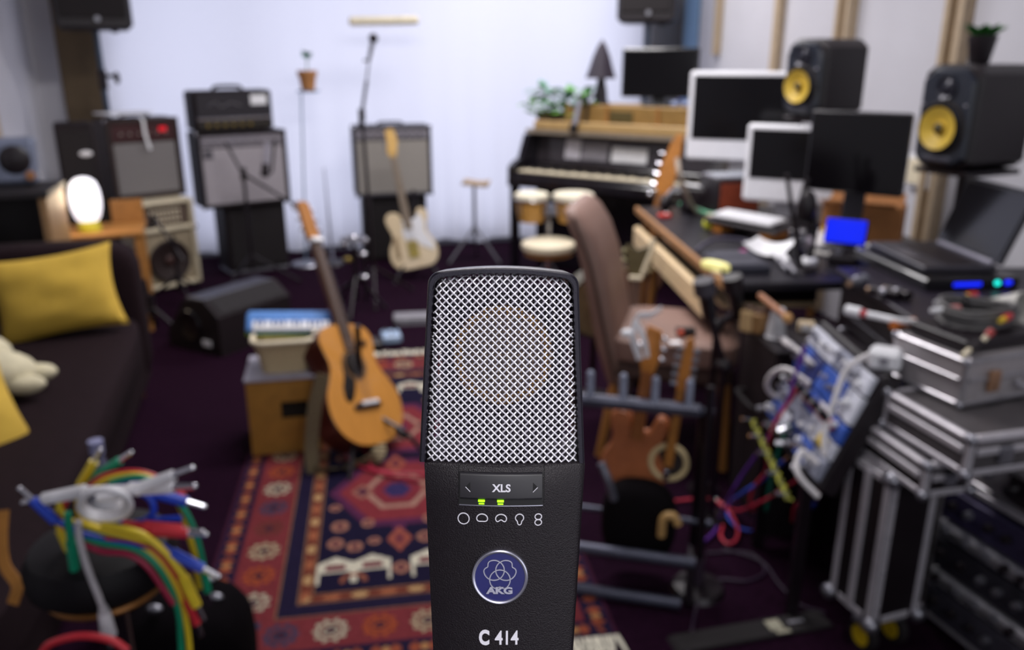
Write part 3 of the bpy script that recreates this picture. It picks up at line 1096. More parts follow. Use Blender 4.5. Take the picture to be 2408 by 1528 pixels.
tb = thing('side_table', 'low orange-brown wooden side table beside the sofa with a glowing lamp on it', 'table', (-2.25, 4.50, 0), 20)
part(tb, 'top', MB().box((0, 0, 0.555), (0.42, 0.36, 0.025), 0.005), WOODM)
part(tb, 'back_rail', MB().box((0.12, 0.17, 0.63), (0.17, 0.018, 0.125), 0.004), WOODM)
part(tb, 'shelf', MB().box((0, 0, 0.2), (0.36, 0.3, 0.02), 0.004), WOODM)
for x in (-0.18, 0.18):
    for y in (-0.15, 0.15):
        part(tb, 'leg', MB().box((x, y, 0.272), (0.035, 0.035, 0.544), 0.003), WOODM)
lp = thing('table_lamp', 'white egg-shaped glowing lamp on a yellow base on the side table', 'lamp', (-2.28, 4.42, 0.5685), 0)
part(lp, 'base', MB().lathe([(0.001, 0), (0.058, 0), (0.06, 0.006), (0.052, 0.05), (0.05, 0.056), (0.001, 0.056)], 28), mat('lamp_base_yellow', 'c8c040', 0.4))
part(lp, 'shade', MB().lathe([(0.048, 0.057), (0.062, 0.075), (0.075, 0.12), (0.079, 0.17), (0.075, 0.22), (0.062, 0.26), (0.038, 0.282), (0.012, 0.289), (0.001, 0.289)], 32), mat('lamp_glow', 'ffffff', 0.5, emit='f4f0ff', estr=1.1))
ld = bpy.data.lights.new('table_lamp_light', 'POINT')
ld.energy, ld.color, ld.shadow_soft_size = 3.0, (1.0, 0.8, 0.55), 0.09
lo = bpy.data.objects.new('table_lamp_light', ld)
COL.objects.link(lo)
lo.location = (-2.26, 4.29, 0.80)

# ------------------------------------------------------------------ amplifiers
def knob_row(parent, n, x0, x1, y, z, r, mtl, d=0.014):
    for k in range(n):
        x = x0 + (x1 - x0) * k / max(1, n - 1)
        part(parent, 'knob', MB().lathe([(0.001, d), (r * 0.8, d), (r, 0.0)], 12, rot3(90, 0, 0), (x, y, z)), mtl)
def amp(name, label, loc, rz, w, d, h, shell, cloth, panel, nk, knobm, panel_h=0.09, frame=0.03, group='guitar amplifiers by the curtain', cat='amplifier'):
    t = thing(name, label, cat, loc, rz, group)
    # open-fronted shell: five boards
    c = part(t, 'cabinet', MB().box((0, d * 0.53, h / 2), (w, d * 0.94, h), 0.012), shell)
    for x in (-1, 1):
        part(c, 'side_edge', MB().box((x * (w / 2 - frame / 2), 0.012, h / 2), (frame, d * 0.1 + 0.02, h - 0.004), 0.006), shell)
    part(c, 'top_edge', MB().box((0, 0.012, h - frame / 2), (w - 2 * frame, d * 0.1 + 0.02, frame), 0.006), shell)
    part(c, 'bottom_edge', MB().box((0, 0.012, frame / 2), (w - 2 * frame, d * 0.1 + 0.02, frame), 0.006), shell)
    pz = h - frame - panel_h / 2
    pn = part(t, 'control_panel', MB().box((0, 0.008, pz), (w - 2 * frame, 0.02, panel_h), 0.003), panel)
    knob_row(pn, nk, -w / 2 + frame + 0.05, w / 2 - frame - 0.06, -0.002, pz - 0.005, 0.011, knobm)
    gh = h - 2 * frame - panel_h - 0.008
    g = part(t, 'grille_cloth', MB().box((0, 0.012, frame + gh / 2), (w - 2 * frame, 0.016, gh), 0.004), cloth)
    hd = part(t, 'handle', MB().tube(resample([(-0.09, d * 0.5, h - 0.002), (-0.07, d * 0.5, h + 0.018), (0.07, d * 0.5, h + 0.018), (0.09, d * 0.5, h - 0.002)], 5), 0.007, 8), RUB)
    for x in (-1, 1):
        for z in (0, 1):
            part(c, 'corner', MB().sph((x * (w / 2 - 0.006), 0.012, z * h + (0.008 if z == 0 else -0.008)), 0.014, 10, 6), CHR)
    return t, g
GRIL = mat('silver_grille_cloth', 'a49ea4', 0.8, stretch=(40, 40, 240), scale=4, var=0.22)
GRIL2 = mat('grey_grille_cloth', '7c7878', 0.8, stretch=(60, 60, 60), scale=8, var=0.15)
SILP = mat('silver_panel', '9d99a2', 0.35, 0.6)
REDPN = mat('oxblood_panel', '3a1418', 0.5)
# cream amplifier standing on the floor
CRSH = mat('cream_amp_cover', 'cfc3a8', 0.6, bump=0.3, bscale=400)
L1 = Vector((-2.352, 5.135, 0))
ux = Vector((math.cos(math.radians(48)), math.sin(math.radians(48)), 0))
uy = Vector((-ux.y, ux.x, 0))
t = thing('guitar_amplifier', 'cream covered amplifier with a dark round speaker on the floor', 'amplifier', L1 + ux * 0.19, 48, 'guitar amplifiers by the curtain')
c = part(t, 'cabinet', MB().box((0, 0.14, 0.305), (0.38, 0.25, 0.57), 0.014), CRSH)
part(t, 'baffle', MB().box((0, 0.012, 0.215), (0.32, 0.012, 0.37), 0.003), mat('amp_baffle', '9a8c74', 0.7))
sp = part(t, 'speaker', MB().lathe([(0.001, -0.004), (0.035, -0.002), (0.04, -0.012), (0.115, 0.006), (0.128, 0.012), (0.136, 0.006), (0.139, 0.0)], 32, rot3(90, 0, 0), (-0.01, -0.014, 0.20)), mat('speaker_cone_brown', '22110f', 0.7))
part(sp, 'dust_cap', MB().sph((-0.01, -0.012, 0.20), (0.035, 0.012, 0.035), 16, 8), mat('dust_cap_brown', '3a201c', 0.6))
for x in (-1, 1):
    part(t, 'front_edge', MB().box((x * 0.175, 0.0, 0.305), (0.03, 0.04, 0.57), 0.01), CRSH)
for z in (0.036, 0.405, 0.575):
    part(t, 'front_edge', MB().box((0, 0.0, z), (0.32, 0.04, 0.032), 0.01), CRSH)
pn = part(t, 'control_panel', MB().box((0, 0.012, 0.49), (0.31, 0.014, 0.13), 0.003), mat('amp_panel_brown', '5a4a40', 0.5))
for r in range(3):
    for k in range(8):
        part(pn, 'vent_stud', MB().sph((-0.09 + k * 0.026, 0.003, 0.455 + r * 0.033), (0.009, 0.008, 0.011), 8, 6), CRM)
part(t, 'corner', MB().sph((0.185, -0.005, 0.4), 0.02, 10, 6), CHR)
for x in (-0.15, 0.15):
    for y in (0.05, 0.22):
        part(t, 'foot', MB().cyl((x, y, 0.022), (x, y, 0), 0.018), RUB)
# brown combo on top of it
ax_, ay_ = Vector((math.cos(math.radians(43)), math.sin(math.radians(43)), 0)), Vector((-math.sin(math.radians(43)), math.cos(math.radians(43)), 0))
A1 = Vector((-2.50, 5.22, 0.592)) + ax_ * 0.225
a1, g1 = amp('guitar_amplifier', 'brown combo amplifier with a dark red panel stacked on the cream one', A1, 43, 0.45, 0.25, 0.50, mat('brown_tolex', '2a1917', 0.6, bump=0.4, bscale=400), GRIL2, REDPN, 6, CHR, 0.11)
part(a1, 'pilot_lamp', MB().box((0.12, -0.004, 0.43), (0.05, 0.012, 0.03), 0.006), mat('pilot_red', 'c01828', 0.3, emit='d01020', estr=0.7))
sh = solo('paper_sheet', 'loose white sheet lying on top of the brown combo amplifier', 'paper', MB().box((0, 0, 0.004), (0.30, 0.2, 0.008), 0.002), PAP, A1 + ax_ * -0.06 + ay_ * 0.13 + Vector((0, 0, 0.527)), 50)
# hanging label strip on the combo
ux, uy = ax_, ay_
q = Vector((A1.x, A1.y, 0)) - uy * 0.012
solo('paper_strip', 'narrow white paper strip hanging over the front of the brown combo', 'paper', MB().ribbon([q + uy * 0.10 + Vector((0, 0, 1.0985)), q + uy * 0.03 + Vector((0, 0, 1.1)), q + uy * -0.012 + Vector((0, 0, 1.085)), q + uy * -0.014 + Vector((0, 0, 1.0)), q + uy * -0.014 + ux * 0.02 + Vector((0, 0, 0.9))], 0.018, 0.002, ux), PAP)
# silver amplifier B on a black box, with a head on top
rB = 34.8
bx_, by_ = Vector((math.cos(math.radians(rB)), math.sin(math.radians(rB)), 0)), Vector((-math.sin(math.radians(rB)), math.cos(math.radians(rB)), 0))
PB = Vector((-2.06, 5.52, 0)) + bx_ * 0.30
t = thing('speaker_cabinet', 'tall black speaker cabinet under the silver amplifier with the amp head', 'speaker', PB + bx_ * 0.05 + by_ * 0.03, rB, 'black cabinets under the amplifiers')
part(t, 'cabinet', MB().box((0, 0.13, 0.255), (0.43, 0.26, 0.46), 0.012), TOLEX)
part(t, 'grille', MB().box((0, -0.004, 0.255), (0.38, 0.012, 0.41), 0.004), RUB)
part(t, 'plinth', MB().box((0, 0.13, 0.014), (0.42, 0.25, 0.028), 0.006), STL)
aB, gB = amp('guitar_amplifier', 'silver grille amplifier with a small badge carrying a black amp head', PB + Vector((0, 0, 0.487)), rB, 0.60, 0.24, 0.50, TOLEX, GRIL, SILP, 11, mat('knob_silver', 'b8b4ba', 0.3, 0.7), 0.075, 0.022)
part(aB, 'badge', MB().box((-0.235, 0.0, 0.36), (0.06, 0.006, 0.055), 0.002), mat('badge_pale', '6a6870', 0.4, 0.5))
hd = thing('amp_head', 'small black amplifier head with a pale label on the silver amplifier', 'amplifier', PB + bx_ * -0.03 + by_ * 0.02 + Vector((0, 0, 0.988)), rB, 'guitar amplifiers by the curtain')
c = part(hd, 'cabinet', MB().box((0, 0.11, 0.135), (0.53, 0.2, 0.255), 0.015), TOLEX)
part(hd, 'front_grille', MB().box((0, 0.006, 0.165), (0.48, 0.012, 0.15), 0.004), mat('head_grille', '201c24', 0.5))
part(hd, 'trim_strip', MB().box((0, -0.001, 0.082), (0.49, 0.014, 0.022), 0.004), CHR)
pn = part(hd, 'control_panel', MB().box((0, 0.004, 0.042), (0.48, 0.012, 0.05), 0.003), mat('head_panel', '2a2622', 0.4))
knob_row(pn, 6, -0.18, 0.1, -0.003, 0.042, 0.012, mat('knob_gold', 'a8904a', 0.35, 0.6))
part(hd, 'label_plate', MB().box((0.17, -0.001, 0.2), (0.11, 0.004, 0.065), 0.001), PAP)
part(hd, 'script_badge', MB().tube(resample([(-0.17, -0.002, 0.165), (-0.12, -0.002, 0.19), (-0.08, -0.002, 0.16), (-0.02, -0.002, 0.185), (0.05, -0.002, 0.165)], 5), 0.004, 6), CHR)
part(hd, 'handle', MB().tube(resample([(-0.1, 0.11, 0.26), (-0.07, 0.11, 0.285), (0.07, 0.11, 0.285), (0.1, 0.11, 0.26)], 5), 0.011, 8), RUB)
for x in (-0.2, 0.2):
    part(hd, 'foot', MB().box((x, 0.1, 0.005), (0.04, 0.12, 0.01)), RUB)
# silver amplifier C
rC = 15.0
cx_, cy_ = Vector((math.cos(math.radians(rC)), math.sin(math.radians(rC)), 0)), Vector((-math.sin(math.radians(rC)), math.cos(math.radians(rC)), 0))
PC = G(838, 458, 0.5) + cx_ * 0.275
PC.z = 0
PC = PC - cy_ * 0.06
t = thing('speaker_cabinet', 'black speaker cabinet under the grey amplifier behind the cream electric guitar', 'speaker', PC + cy_ * 0.02, rC, 'black cabinets under the amplifiers')
part(t, 'cabinet', MB().box((0, 0.12, 0.245), (0.47, 0.23, 0.49), 0.012), TOLEX)
part(t, 'grille', MB().box((0, 0.0, 0.245), (0.42, 0.012, 0.43), 0.004), RUB)
aC, gC = amp('guitar_amplifier', 'grey grille amplifier on a black cabinet behind the cream electric guitar', PC + Vector((0, 0, 0.4905)), rC, 0.56, 0.23, 0.50, mat('grey_tolex', '3c3a42', 0.6, bump=0.4, bscale=400), mat('warm_grille_cloth', '9b9690', 0.8, stretch=(60, 60, 200), scale=5, var=0.12), SILP, 9, mat('knob_dark', '3a383e', 0.4), 0.07, 0.022)

# ------------------------------------------------------------------ loudspeakers on poles
def pa_speaker(label_s, label_p, base, ztop, w, h, rz):
    st = thing('speaker_stand', label_p, 'stand', (base[0], base[1], 0), rz, 'tripod loudspeaker stands')
    part(st, 'pole', MB().cyl((0, 0, 0.12), (0, 0, ztop + 0.02), 0.0175), mat('stand_blue_grey', '3c4a5c', 0.4, 0.6))
    part(st, 'collar', MB().cyl((0, 0, 1.26), (0, 0, 1.38), 0.027), BLKM)
    part(st, 'clamp_knob', MB().cyl((0.02, 0, 1.34), (0.07, 0, 1.345), 0.012).sph((0.085, -0.005, 1.33), (0.018, 0.012, 0.04), 12, 8), BLK)
    for k in range(3):
        a = math.radians(120 * k + 20)
        part(st, 'leg', MB().cyl((0.02 * math.cos(a), 0.02 * math.sin(a), 0.62), (0.42 * math.cos(a), 0.42 * math.sin(a), 0.012), 0.012), BLKM)
        part(st, 'brace', MB().cyl((0.0, 0.0, 0.22), (0.25 * math.cos(a), 0.25 * math.sin(a), 0.265), 0.007), BLKM)
    s = thing('loudspeaker', label_s, 'speaker', (base[0], base[1], ztop), rz, 'black loudspeakers on poles')
    part(s, 'cabinet', MB().prism([(-w / 2, 0.03), (-w / 2 + 0.03, 0), (w / 2 - 0.03, 0), (w / 2, 0.03), (w / 2, h - 0.03), (w / 2 - 0.03, h), (-w / 2 + 0.03, h), (-w / 2, h - 0.03)], -0.18, 0.16, 0.02), BLK)
    part(s, 'grille', MB().box((0, -0.184, h / 2 + 0.02), (w - 0.06, 0.012, h - 0.1), 0.006), RUB)
    part(s, 'logo', MB().lathe([(0.001, 0.006), (0.016, 0.006), (0.018, 0)], 16, rot3(90, 0, 0), (0.02, -0.19, 0.065)), STL)
    part(s, 'foot', MB().box((0.11, -0.1, -0.006), (0.04, 0.05, 0.016)), RUB)
    part(s, 'pole_socket', MB().cyl((0, 0, -0.004), (0, 0, 0.03), 0.03), BLKM)
PAL = D(225, 72, 5.62)
pa_speaker('black loudspeaker on a pole at the top left above the amplifiers', 'blue-grey pole stand rising behind the brown combo amplifier', PAL, PAL.z, 0.44, 0.62, 25)
PAR = D(1524, 56, 6.25)
pa_speaker('black loudspeaker on a pole at the far right above the piano', 'pole stand standing behind the monitor on the piano', PAR, PAR.z, 0.40, 0.62, -15)
ts = thing('column_speaker', 'narrow black column speaker with a pale logo behind the table lamp', 'speaker', (-2.56, 4.95, 0), 28)
part(ts, 'cabinet', MB().box((0, 0, 0.555), (0.20, 0.22, 1.09), 0.012), TOLEX)
part(ts, 'grille', MB().box((0, -0.112, 0.56), (0.17, 0.01, 1.0), 0.004), RUB)
part(ts, 'logo', MB().sph((0.045, -0.118, 0.93), (0.035, 0.006, 0.017), 14, 8), PAP)
for x in (-0.07, 0.07):
    part(ts, 'foot', MB().box((x, 0, 0.005), (0.03, 0.18, 0.01)), RUB)
# ------------------------------------------------------------------ guitars and stands in the middle
SPRUCE = mat('spruce_top', 'c98a3e', 0.35, stretch=(40, 40, 3), scale=5, var=0.12, coat=0.3)
MAHO = mat('mahogany_side', '4a1c12', 0.35, stretch=(30, 30, 3), scale=5, var=0.25, coat=0.3)
ROSE = mat('fretboard_wood', '5a4436', 0.5, stretch=(30, 30, 3), scale=6, var=0.25)
ac_prof = [(0.0, 0.0), (0.004, 0.06), (0.02, 0.115), (0.06, 0.165), (0.11, 0.192), (0.165, 0.2), (0.22, 0.188), (0.27, 0.158), (0.31, 0.136), (0.345, 0.13), (0.38, 0.137), (0.42, 0.146), (0.455, 0.142), (0.485, 0.115), (0.5, 0.06), (0.502, 0.0)]
def outline_from(prof, n=3):
    R = [(p.x, p.y) for p in resample([(w, z, 0) for z, w in prof], n)]
    L = [(-x, z) for x, z in R[1:-1]][::-1]
    return R + L
def strings(parent, n, z0, z1, x, y0, y1, spread0, spread1, mtl):
    mb = MB()
    for k in range(n):
        f = (k / (n - 1) - 0.5)
        mb.cyl((x + f * spread0, y0, z0), (x + f * spread1, y1, z1), 0.0006, n=4, cap=False)
    o = part(parent, 'strings', mb, mtl)
    o['kind'] = 'stuff'
def tuners(parent, zs, xoff, y, mtl, r=0.009, side=0.02):
    for z in zs:
        for s in (-1, 1):
            part(parent, 'tuner', MB().cyl((s * xoff, y, z), (s * (xoff + side), y, z), 0.003, n=6).sph((s * (xoff + side), y, z), (r * 0.8, r * 0.6, r), 8, 6), mtl)
# acoustic guitar leaning on its stand
gB0 = Vector((-0.505, 2.85, 0.07))
ac = thing('acoustic_guitar', 'natural wood acoustic guitar with black pickguard leaning on a stand on the rug', 'guitar', M=pose(gB0, (-0.33, 0.45, 0.84), (0.88, -0.47, 0.42)) @ Matrix.Scale(0.97, 4))
ol = outline_from(ac_prof)
bd_ = part(ac, 'body', MB().prism(ol, 0.002, 0.11, 0.002), MAHO)
part(ac, 'top', MB().prism(ol, -0.003, 0.003, 0.0015), SPRUCE)
part(ac, 'rosette', MB().lathe([(0.05, 0.0), (0.05, 0.0045), (0.066, 0.0045), (0.066, 0.0)], 36, rot3(90, 0, 0), (0, 0, 0.33)), mat('rosette_brown', '7a5a3a', 0.5))
part(ac, 'sound_hole', MB().lathe([(0.001, 0.0052), (0.05, 0.0052), (0.05, 0.0)], 36, rot3(90, 0, 0), (0, 0, 0.33)), mat('sound_hole_dark', '1a100c', 0.9))
pg = [(-0.035, 0.375), (-0.055, 0.36), (-0.068, 0.33), (-0.075, 0.29), (-0.1, 0.24), (-0.105, 0.2), (-0.09, 0.18), (-0.062, 0.19), (-0.04, 0.225), (-0.025, 0.26), (-0.035, 0.277), (-0.055, 0.297), (-0.064, 0.33), (-0.055, 0.36)]
part(ac, 'pickguard', MB().prism(pg, -0.0055, -0.002), BLKS)
part(ac, 'bridge', MB().prism([(-0.075, 0.15), (-0.05, 0.145), (0.05, 0.145), (0.075, 0.15), (0.075, 0.163), (0.045, 0.175), (-0.045, 0.175), (-0.075, 0.163)], -0.012, -0.002, 0.002), mat('bridge_dark', '2a1a14', 0.5))
part(ac, 'saddle', MB().box((0.01, -0.016, 0.167), (0.09, 0.012, 0.016), 0.003), PAP)
part(ac, 'neck', MB().prism([(-0.027, 0.47), (0.027, 0.47), (0.022, 0.862), (-0.022, 0.862)], -0.004, 0.02, 0.006), MAHO)
fb = part(ac, 'fretboard', MB().prism([(-0.028, 0.395), (0.028, 0.395), (0.0225, 0.862), (-0.0225, 0.862)], -0.012, -0.004, 0.001), ROSE)
for k in range(1, 19):
    z = 0.862 - 0.65 * (1 - 2 ** (-k / 12))
    part(fb, 'fret', MB().box((0, -0.0125, z), (0.046, 0.0018, 0.0025)), mat('fret_dark', '2c2420', 0.4))
part(ac, 'nut', MB().box((0, -0.013, 0.868), (0.058, 0.022, 0.02), 0.003), PAP)
hs = part(ac, 'headstock', MB().prism([(-0.024, 0.87), (0.024, 0.87), (0.034, 0.90), (0.03, 1.04), (0.0, 1.05), (-0.03, 1.04), (-0.034, 0.90)], -0.004, 0.014, 0.002), mat('headstock_wood', 'a0682f', 0.45))
tuners(hs, (0.92, 0.965, 1.01), 0.03, 0.004, CHR)
strings(ac, 6, 0.167, 0.87, 0, -0.024, -0.022, 0.052, 0.036, STL)
part(ac, 'end_pin', MB().cyl((0, 0.055, 0.004), (0, 0.055, -0.02), 0.006, 0.009), BLK)
# dark smudge-like control plate on the upper bout
part(ac, 'pickup_knob', MB().lathe([(0.001, 0.01), (0.012, 0.01), (0.014, 0.0)], 12, rot3(90, 0, 0), (0.085, -0.003, 0.415)), mat('pickup_brown', '3a2414', 0.5))
# stand for it
def guitar_stand(label, M, h=0.66):
    s = thing('guitar_stand', label, 'stand', M=M, group='tubular guitar stands')
    part(s, 'pole', MB().cyl((0, 0.17, 0.02), (0, 0.15, h), 0.012), BLKM)
    for x in (-1, 1):
        part(s, 'leg', MB().tube(resample([(0, 0.165, 0.16), (x * 0.1, 0.0, 0.1), (x * 0.16, -0.1, 0.008)], 5), 0.009, 8), BLKM)
        part(s, 'cradle_arm', MB().tube(resample([(0, 0.165, 0.13), (x * 0.09, 0.10, 0.085), (x * 0.1, -0.01, 0.075), (x * 0.1, -0.03, 0.11)], 5), 0.008, 8), RUB)
    part(s, 'leg', MB().cyl((0, 0.17, 0.12), (0, 0.3, 0.008), 0.009), BLKM)
    return s
guitar_stand('black folding stand carrying the acoustic guitar', Matrix.Translation((gB0.x, gB0.y, 0)) @ Euler((0, 0, math.radians(32))).to_matrix().to_4x4(), 0.5)
# patterned strap hanging down on the left of the guitar
STRAP = stripe_mat('woven_strap', '3c3020', '8f8062', 42, 'Z', 0.9, 0.5, 1.0)
sp0 = D(795, 800, 2.78)
pts = [D(760, 880, 2.79), D(740, 960, 2.775), D(733, 1040, 2.77), D(735, 1085, 2.74)]
pts[-1].z = 0.03
pts.append(Vector((pts[-1].x + 0.02, pts[-1].y - 0.0, 0.014)))
pts.append(Vector((pts[-1].x + 0.12, pts[-1].y + 0.04, 0.016)))
pts.append(Vector((pts[-1].x + 0.09, pts[-1].y + 0.01, 0.05)))
pts.append(gB0 + Vector((0.0, 0.0, 0.0)))
t = thing('guitar_strap', 'patterned woven strap hanging from the acoustic guitar beside the wooden box', 'strap', (0, 0, 0))
part(t, 'webbing', MB().ribbon(resample(pts, 6), 0.05, 0.003, (1, 0.2, 0.1)), STRAP)

# cream electric guitar on a stand
CRG = mat('cream_guitar_finish', 'd9c4a0', 0.3, coat=0.4, var=0.04)
tele_r = [(0.0, 0.0), (0.11, 0.006), (0.155, 0.05), (0.165, 0.11), (0.15, 0.17), (0.125, 0.215), (0.118, 0.255), (0.13, 0.3), (0.145, 0.345), (0.13, 0.385), (0.095, 0.40), (0.075, 0.385), (0.062, 0.35), (0.05, 0.32), (0.03, 0.312)]
tele_l = [(-0.03, 0.312), (-0.035, 0.36), (-0.07, 0.395), (-0.12, 0.395), (-0.145, 0.36), (-0.14, 0.31), (-0.122, 0.26), (-0.128, 0.21), (-0.155, 0.16), (-0.165, 0.1), (-0.15, 0.045), (-0.1, 0.005)]
tol = [(p.x, p.y) for p in resample([(x, z, 0) for x, z in tele_r + tele_l], 3, closed=True)]
teB = Vector((-0.645, 5.50, 0.09))
te = thing('electric_guitar', 'cream solid-body electric guitar with white pickguard standing before the grey amplifier', 'guitar', M=pose(teB, (-0.2, 0.2, 0.95), (0.12, -1, 0.2)))
part(te, 'body', MB().prism(tol, 0.0, 0.045, 0.006), CRG)
part(te, 'pickguard', MB().prism([(-0.03, 0.315), (-0.05, 0.33), (0.05, 0.335), (0.09, 0.37), (0.11, 0.3), (0.10, 0.24), (0.145, 0.15), (0.14, 0.10), (0.06, 0.15), (0.02, 0.2), (-0.04, 0.2), (-0.05, 0.26)], -0.004, 0.002), WHT)
part(te, 'bridge_plate', MB().box((0.0, -0.004, 0.13), (0.07, 0.01, 0.11), 0.002), mat('brass_plate', 'a8954e', 0.35, 0.6))
part(te, 'control_plate', MB().box((-0.105, -0.002, 0.16), (0.03, 0.006, 0.15), 0.002), mat('control_plate_tan', '9c8566', 0.4, 0.4))
part(te, 'neck', MB().prism([(-0.028, 0.27), (0.028, 0.27), (0.022, 0.76), (-0.022, 0.76)], -0.008, 0.016, 0.003), mat('neck_grey_maple', '8a7a68', 0.45))
part(te, 'headstock', MB().prism([(-0.022, 0.76), (0.022, 0.76), (0.03, 0.79), (0.05, 0.86), (0.045, 0.93), (0.02, 0.955), (-0.02, 0.94), (-0.022, 0.86), (-0.035, 0.8)], -0.004, 0.012, 0.002), mat('maple_headstock', 'd6ab5e', 0.4))
for k in range(6):
    part(te, 'tuner', MB().cyl((-0.026, 0.004, 0.80 + k * 0.024), (-0.045, 0.004, 0.80 + k * 0.024), 0.006, n=8), CHR)
strings(te, 6, 0.12, 0.80, 0, -0.012, -0.012, 0.05, 0.034, STL)
guitar_stand('black stand holding the cream electric guitar', Matrix.Translation((teB.x, teB.y, 0)) @ Euler((0, 0, math.radians(10))).to_matrix().to_4x4(), 0.6)

# ------------------------------------------------------------------ wooden box with basket and blue toy keyboard
cr = thing('wooden_box', 'plain tan wooden box with a dark handle slot standing on the rug', 'box', (-0.868, 2.90, 0.010), 12)
BOXW = mat('box_plywood', 'a4742e', 0.55, stretch=(6, 6, 6), scale=3, var=0.15)
part(cr, 'front_panel', MB().box((-0.07, 0.006, 0.15), (0.12, 0.012, 0.3)).box((0.07 + 0.04, 0.006, 0.15), (0.04, 0.012, 0.3)).box((0.04, 0.006, 0.07), (0.10, 0.012, 0.14)).box((0.04, 0.006, 0.255), (0.10, 0.012, 0.09)), BOXW)
part(cr, 'slot_shade_sheet', MB().box((0.04, 0.02, 0.175), (0.1, 0.012, 0.07)), mat('slot_shadow_dark', '1a120c', 0.9))  # dark sheet stands in for the shade inside the slot
part(cr, 'side_panel', MB().box((-0.124, 0.13, 0.15), (0.012, 0.236, 0.3)), BOXW)
part(cr, 'side_panel', MB().box((0.124, 0.13, 0.15), (0.012, 0.236, 0.3)), BOXW)
part(cr, 'back_panel', MB().box((0, 0.254, 0.15), (0.26, 0.012, 0.3)), BOXW)
part(cr, 'lid', MB().box((0, 0.13, 0.306), (0.27, 0.275, 0.012), 0.002), mat('box_lid_grey', '9b98a6', 0.5))
bk = thing('basket', 'cream open basket with rounded rim on top of the wooden box', 'basket', (-0.875, 3.02, 0.3225), 12)
WICK = mat('cream_wicker', 'd2bd94', 0.7, stretch=(20, 20, 160), scale=3, var=0.15, bump=0.4, bscale=200)
def rr(w, d, r, n=6):
    pts = []
    for sx, sy, a0 in ((1, 1, 0), (-1, 1, 90), (-1, -1, 180), (1, -1, 270)):
        for k in range(n + 1):
            a = math.radians(a0 + 90 * k / n)
            pts.append((sx * (w / 2 - r) + r * math.cos(a), sy * (d / 2 - r) + r * math.sin(a)))
    return pts
def shell(levels, r=0.04):
    mb = MB()
    rings = [[(x, y, z) for x, y in rr(w, d, min(r, w / 2.2, d / 2.2))] for w, d, z in levels]
    n = len(rings[0])
    vs = [p for q in rings for p in q]
    fs = []
    for j in range(len(rings) - 1):
        for i in range(n):
            fs.append((j * n + i, j * n + (i + 1) % n, (j + 1) * n + (i + 1) % n, (j + 1) * n + i))
    fs.append(tuple(range(n))[::-1])
    fs.append(tuple(range((len(rings) - 1) * n, len(rings) * n)))
    return mb.add(vs, fs)
part(bk, 'wall', shell([(0.18, 0.15, 0.0), (0.2, 0.17, 0.06), (0.225, 0.2, 0.125), (0.232, 0.207, 0.13), (0.22, 0.195, 0.13), (0.19, 0.165, 0.05), (0.17, 0.14, 0.012)]), WICK)
part(bk, 'rim', MB().tube([(x, y, 0.13) for x, y in rr(0.23, 0.205, 0.045)], 0.009, 8, closed=True), CRM)
part(bk, 'lining', MB().box((0, 0, 0.03), (0.16, 0.13, 0.03), 0.008), mat('basket_cloth', 'efe6d0', 0.9))
eg = solo('shaker', 'dark rounded shaker lying in the cream basket', 'shaker', MB().sph((0, 0, 0.022), (0.04, 0.024, 0.022), 16, 10), BLKS, (-0.83, 2.985, 0.3685), 30)
kb = thing('toy_keyboard', 'blue and white toy keyboard with green underside lying across the basket', 'keyboard', M=pose(Vector((-0.845, 3.055, 0.462)), (-0.1, 0.75, 0.72), (0.16, -0.62, 0.77)))
part(kb, 'body', MB().box((0, 0.0, 0.03), (0.36, 0.026, 0.095), 0.01), mat('toy_blue', '4f83c8', 0.4))
part(kb, 'underside', MB().box((0, 0.012, 0.024), (0.362, 0.016, 0.10), 0.007), mat('toy_green', '7a9a2c', 0.5))
for k in range(16):
    part(kb, 'white_key', MB().box((-0.145 + k * 0.0195, -0.017, 0.005), (0.0178, 0.012, 0.038), 0.001), WHT)
for k in range(15):
    if k % 7 not in (2, 6):
        part(kb, 'black_key', MB().box((-0.135 + k * 0.0195, -0.022, 0.014), (0.009, 0.012, 0.02), 0.001), mat('toy_key_navy', '2c4a86', 0.4))

# ------------------------------------------------------------------ floor wedge monitor
wg = thing('stage_monitor', 'black wedge stage monitor lying on the carpet beside the sofa', 'speaker', (-1.53, 4.30, 0), 60)
prof_w = [(-0.2, 0.0), (0.2, 0.0), (0.2, 0.08), (0.05, 0.27), (-0.1, 0.29), (-0.2, 0.21)]
part(wg, 'cabinet', MB().add(*(lambda P: ([(x, y, z) for x in (-0.25, 0.25) for (y, z) in P], [tuple(range(6))[::-1], tuple(range(6, 12))] + [(i, (i + 1) % 6, 6 + (i + 1) % 6, 6 + i) for i in range(6)]))(prof_w)), TOLEX)
part(wg, 'grille', MB().add([(-0.22, -0.195, 0.222), (0.22, -0.195, 0.222), (0.22, -0.105, 0.293), (-0.22, -0.105, 0.293)], [(0, 1, 2, 3)]), RUB)
part(wg, 'handle_recess', MB().lathe([(0.001, 0.004), (0.06, 0.004), (0.075, 0.008), (0.082, 0.0)], 24, rot3(0, -90, 0), (-0.25, 0.02, 0.14)), BLKS)
part(wg, 'label_plate', MB().box((-0.254, -0.1, 0.06), (0.006, 0.06, 0.032), 0.001), PAP)
part(wg, 'top_strip', MB().box((0, -0.03, 0.284), (0.48, 0.13, 0.012), 0.003, rot3(0, 0, 0)), mat('wedge_top_grey', '3a3c4a', 0.35))

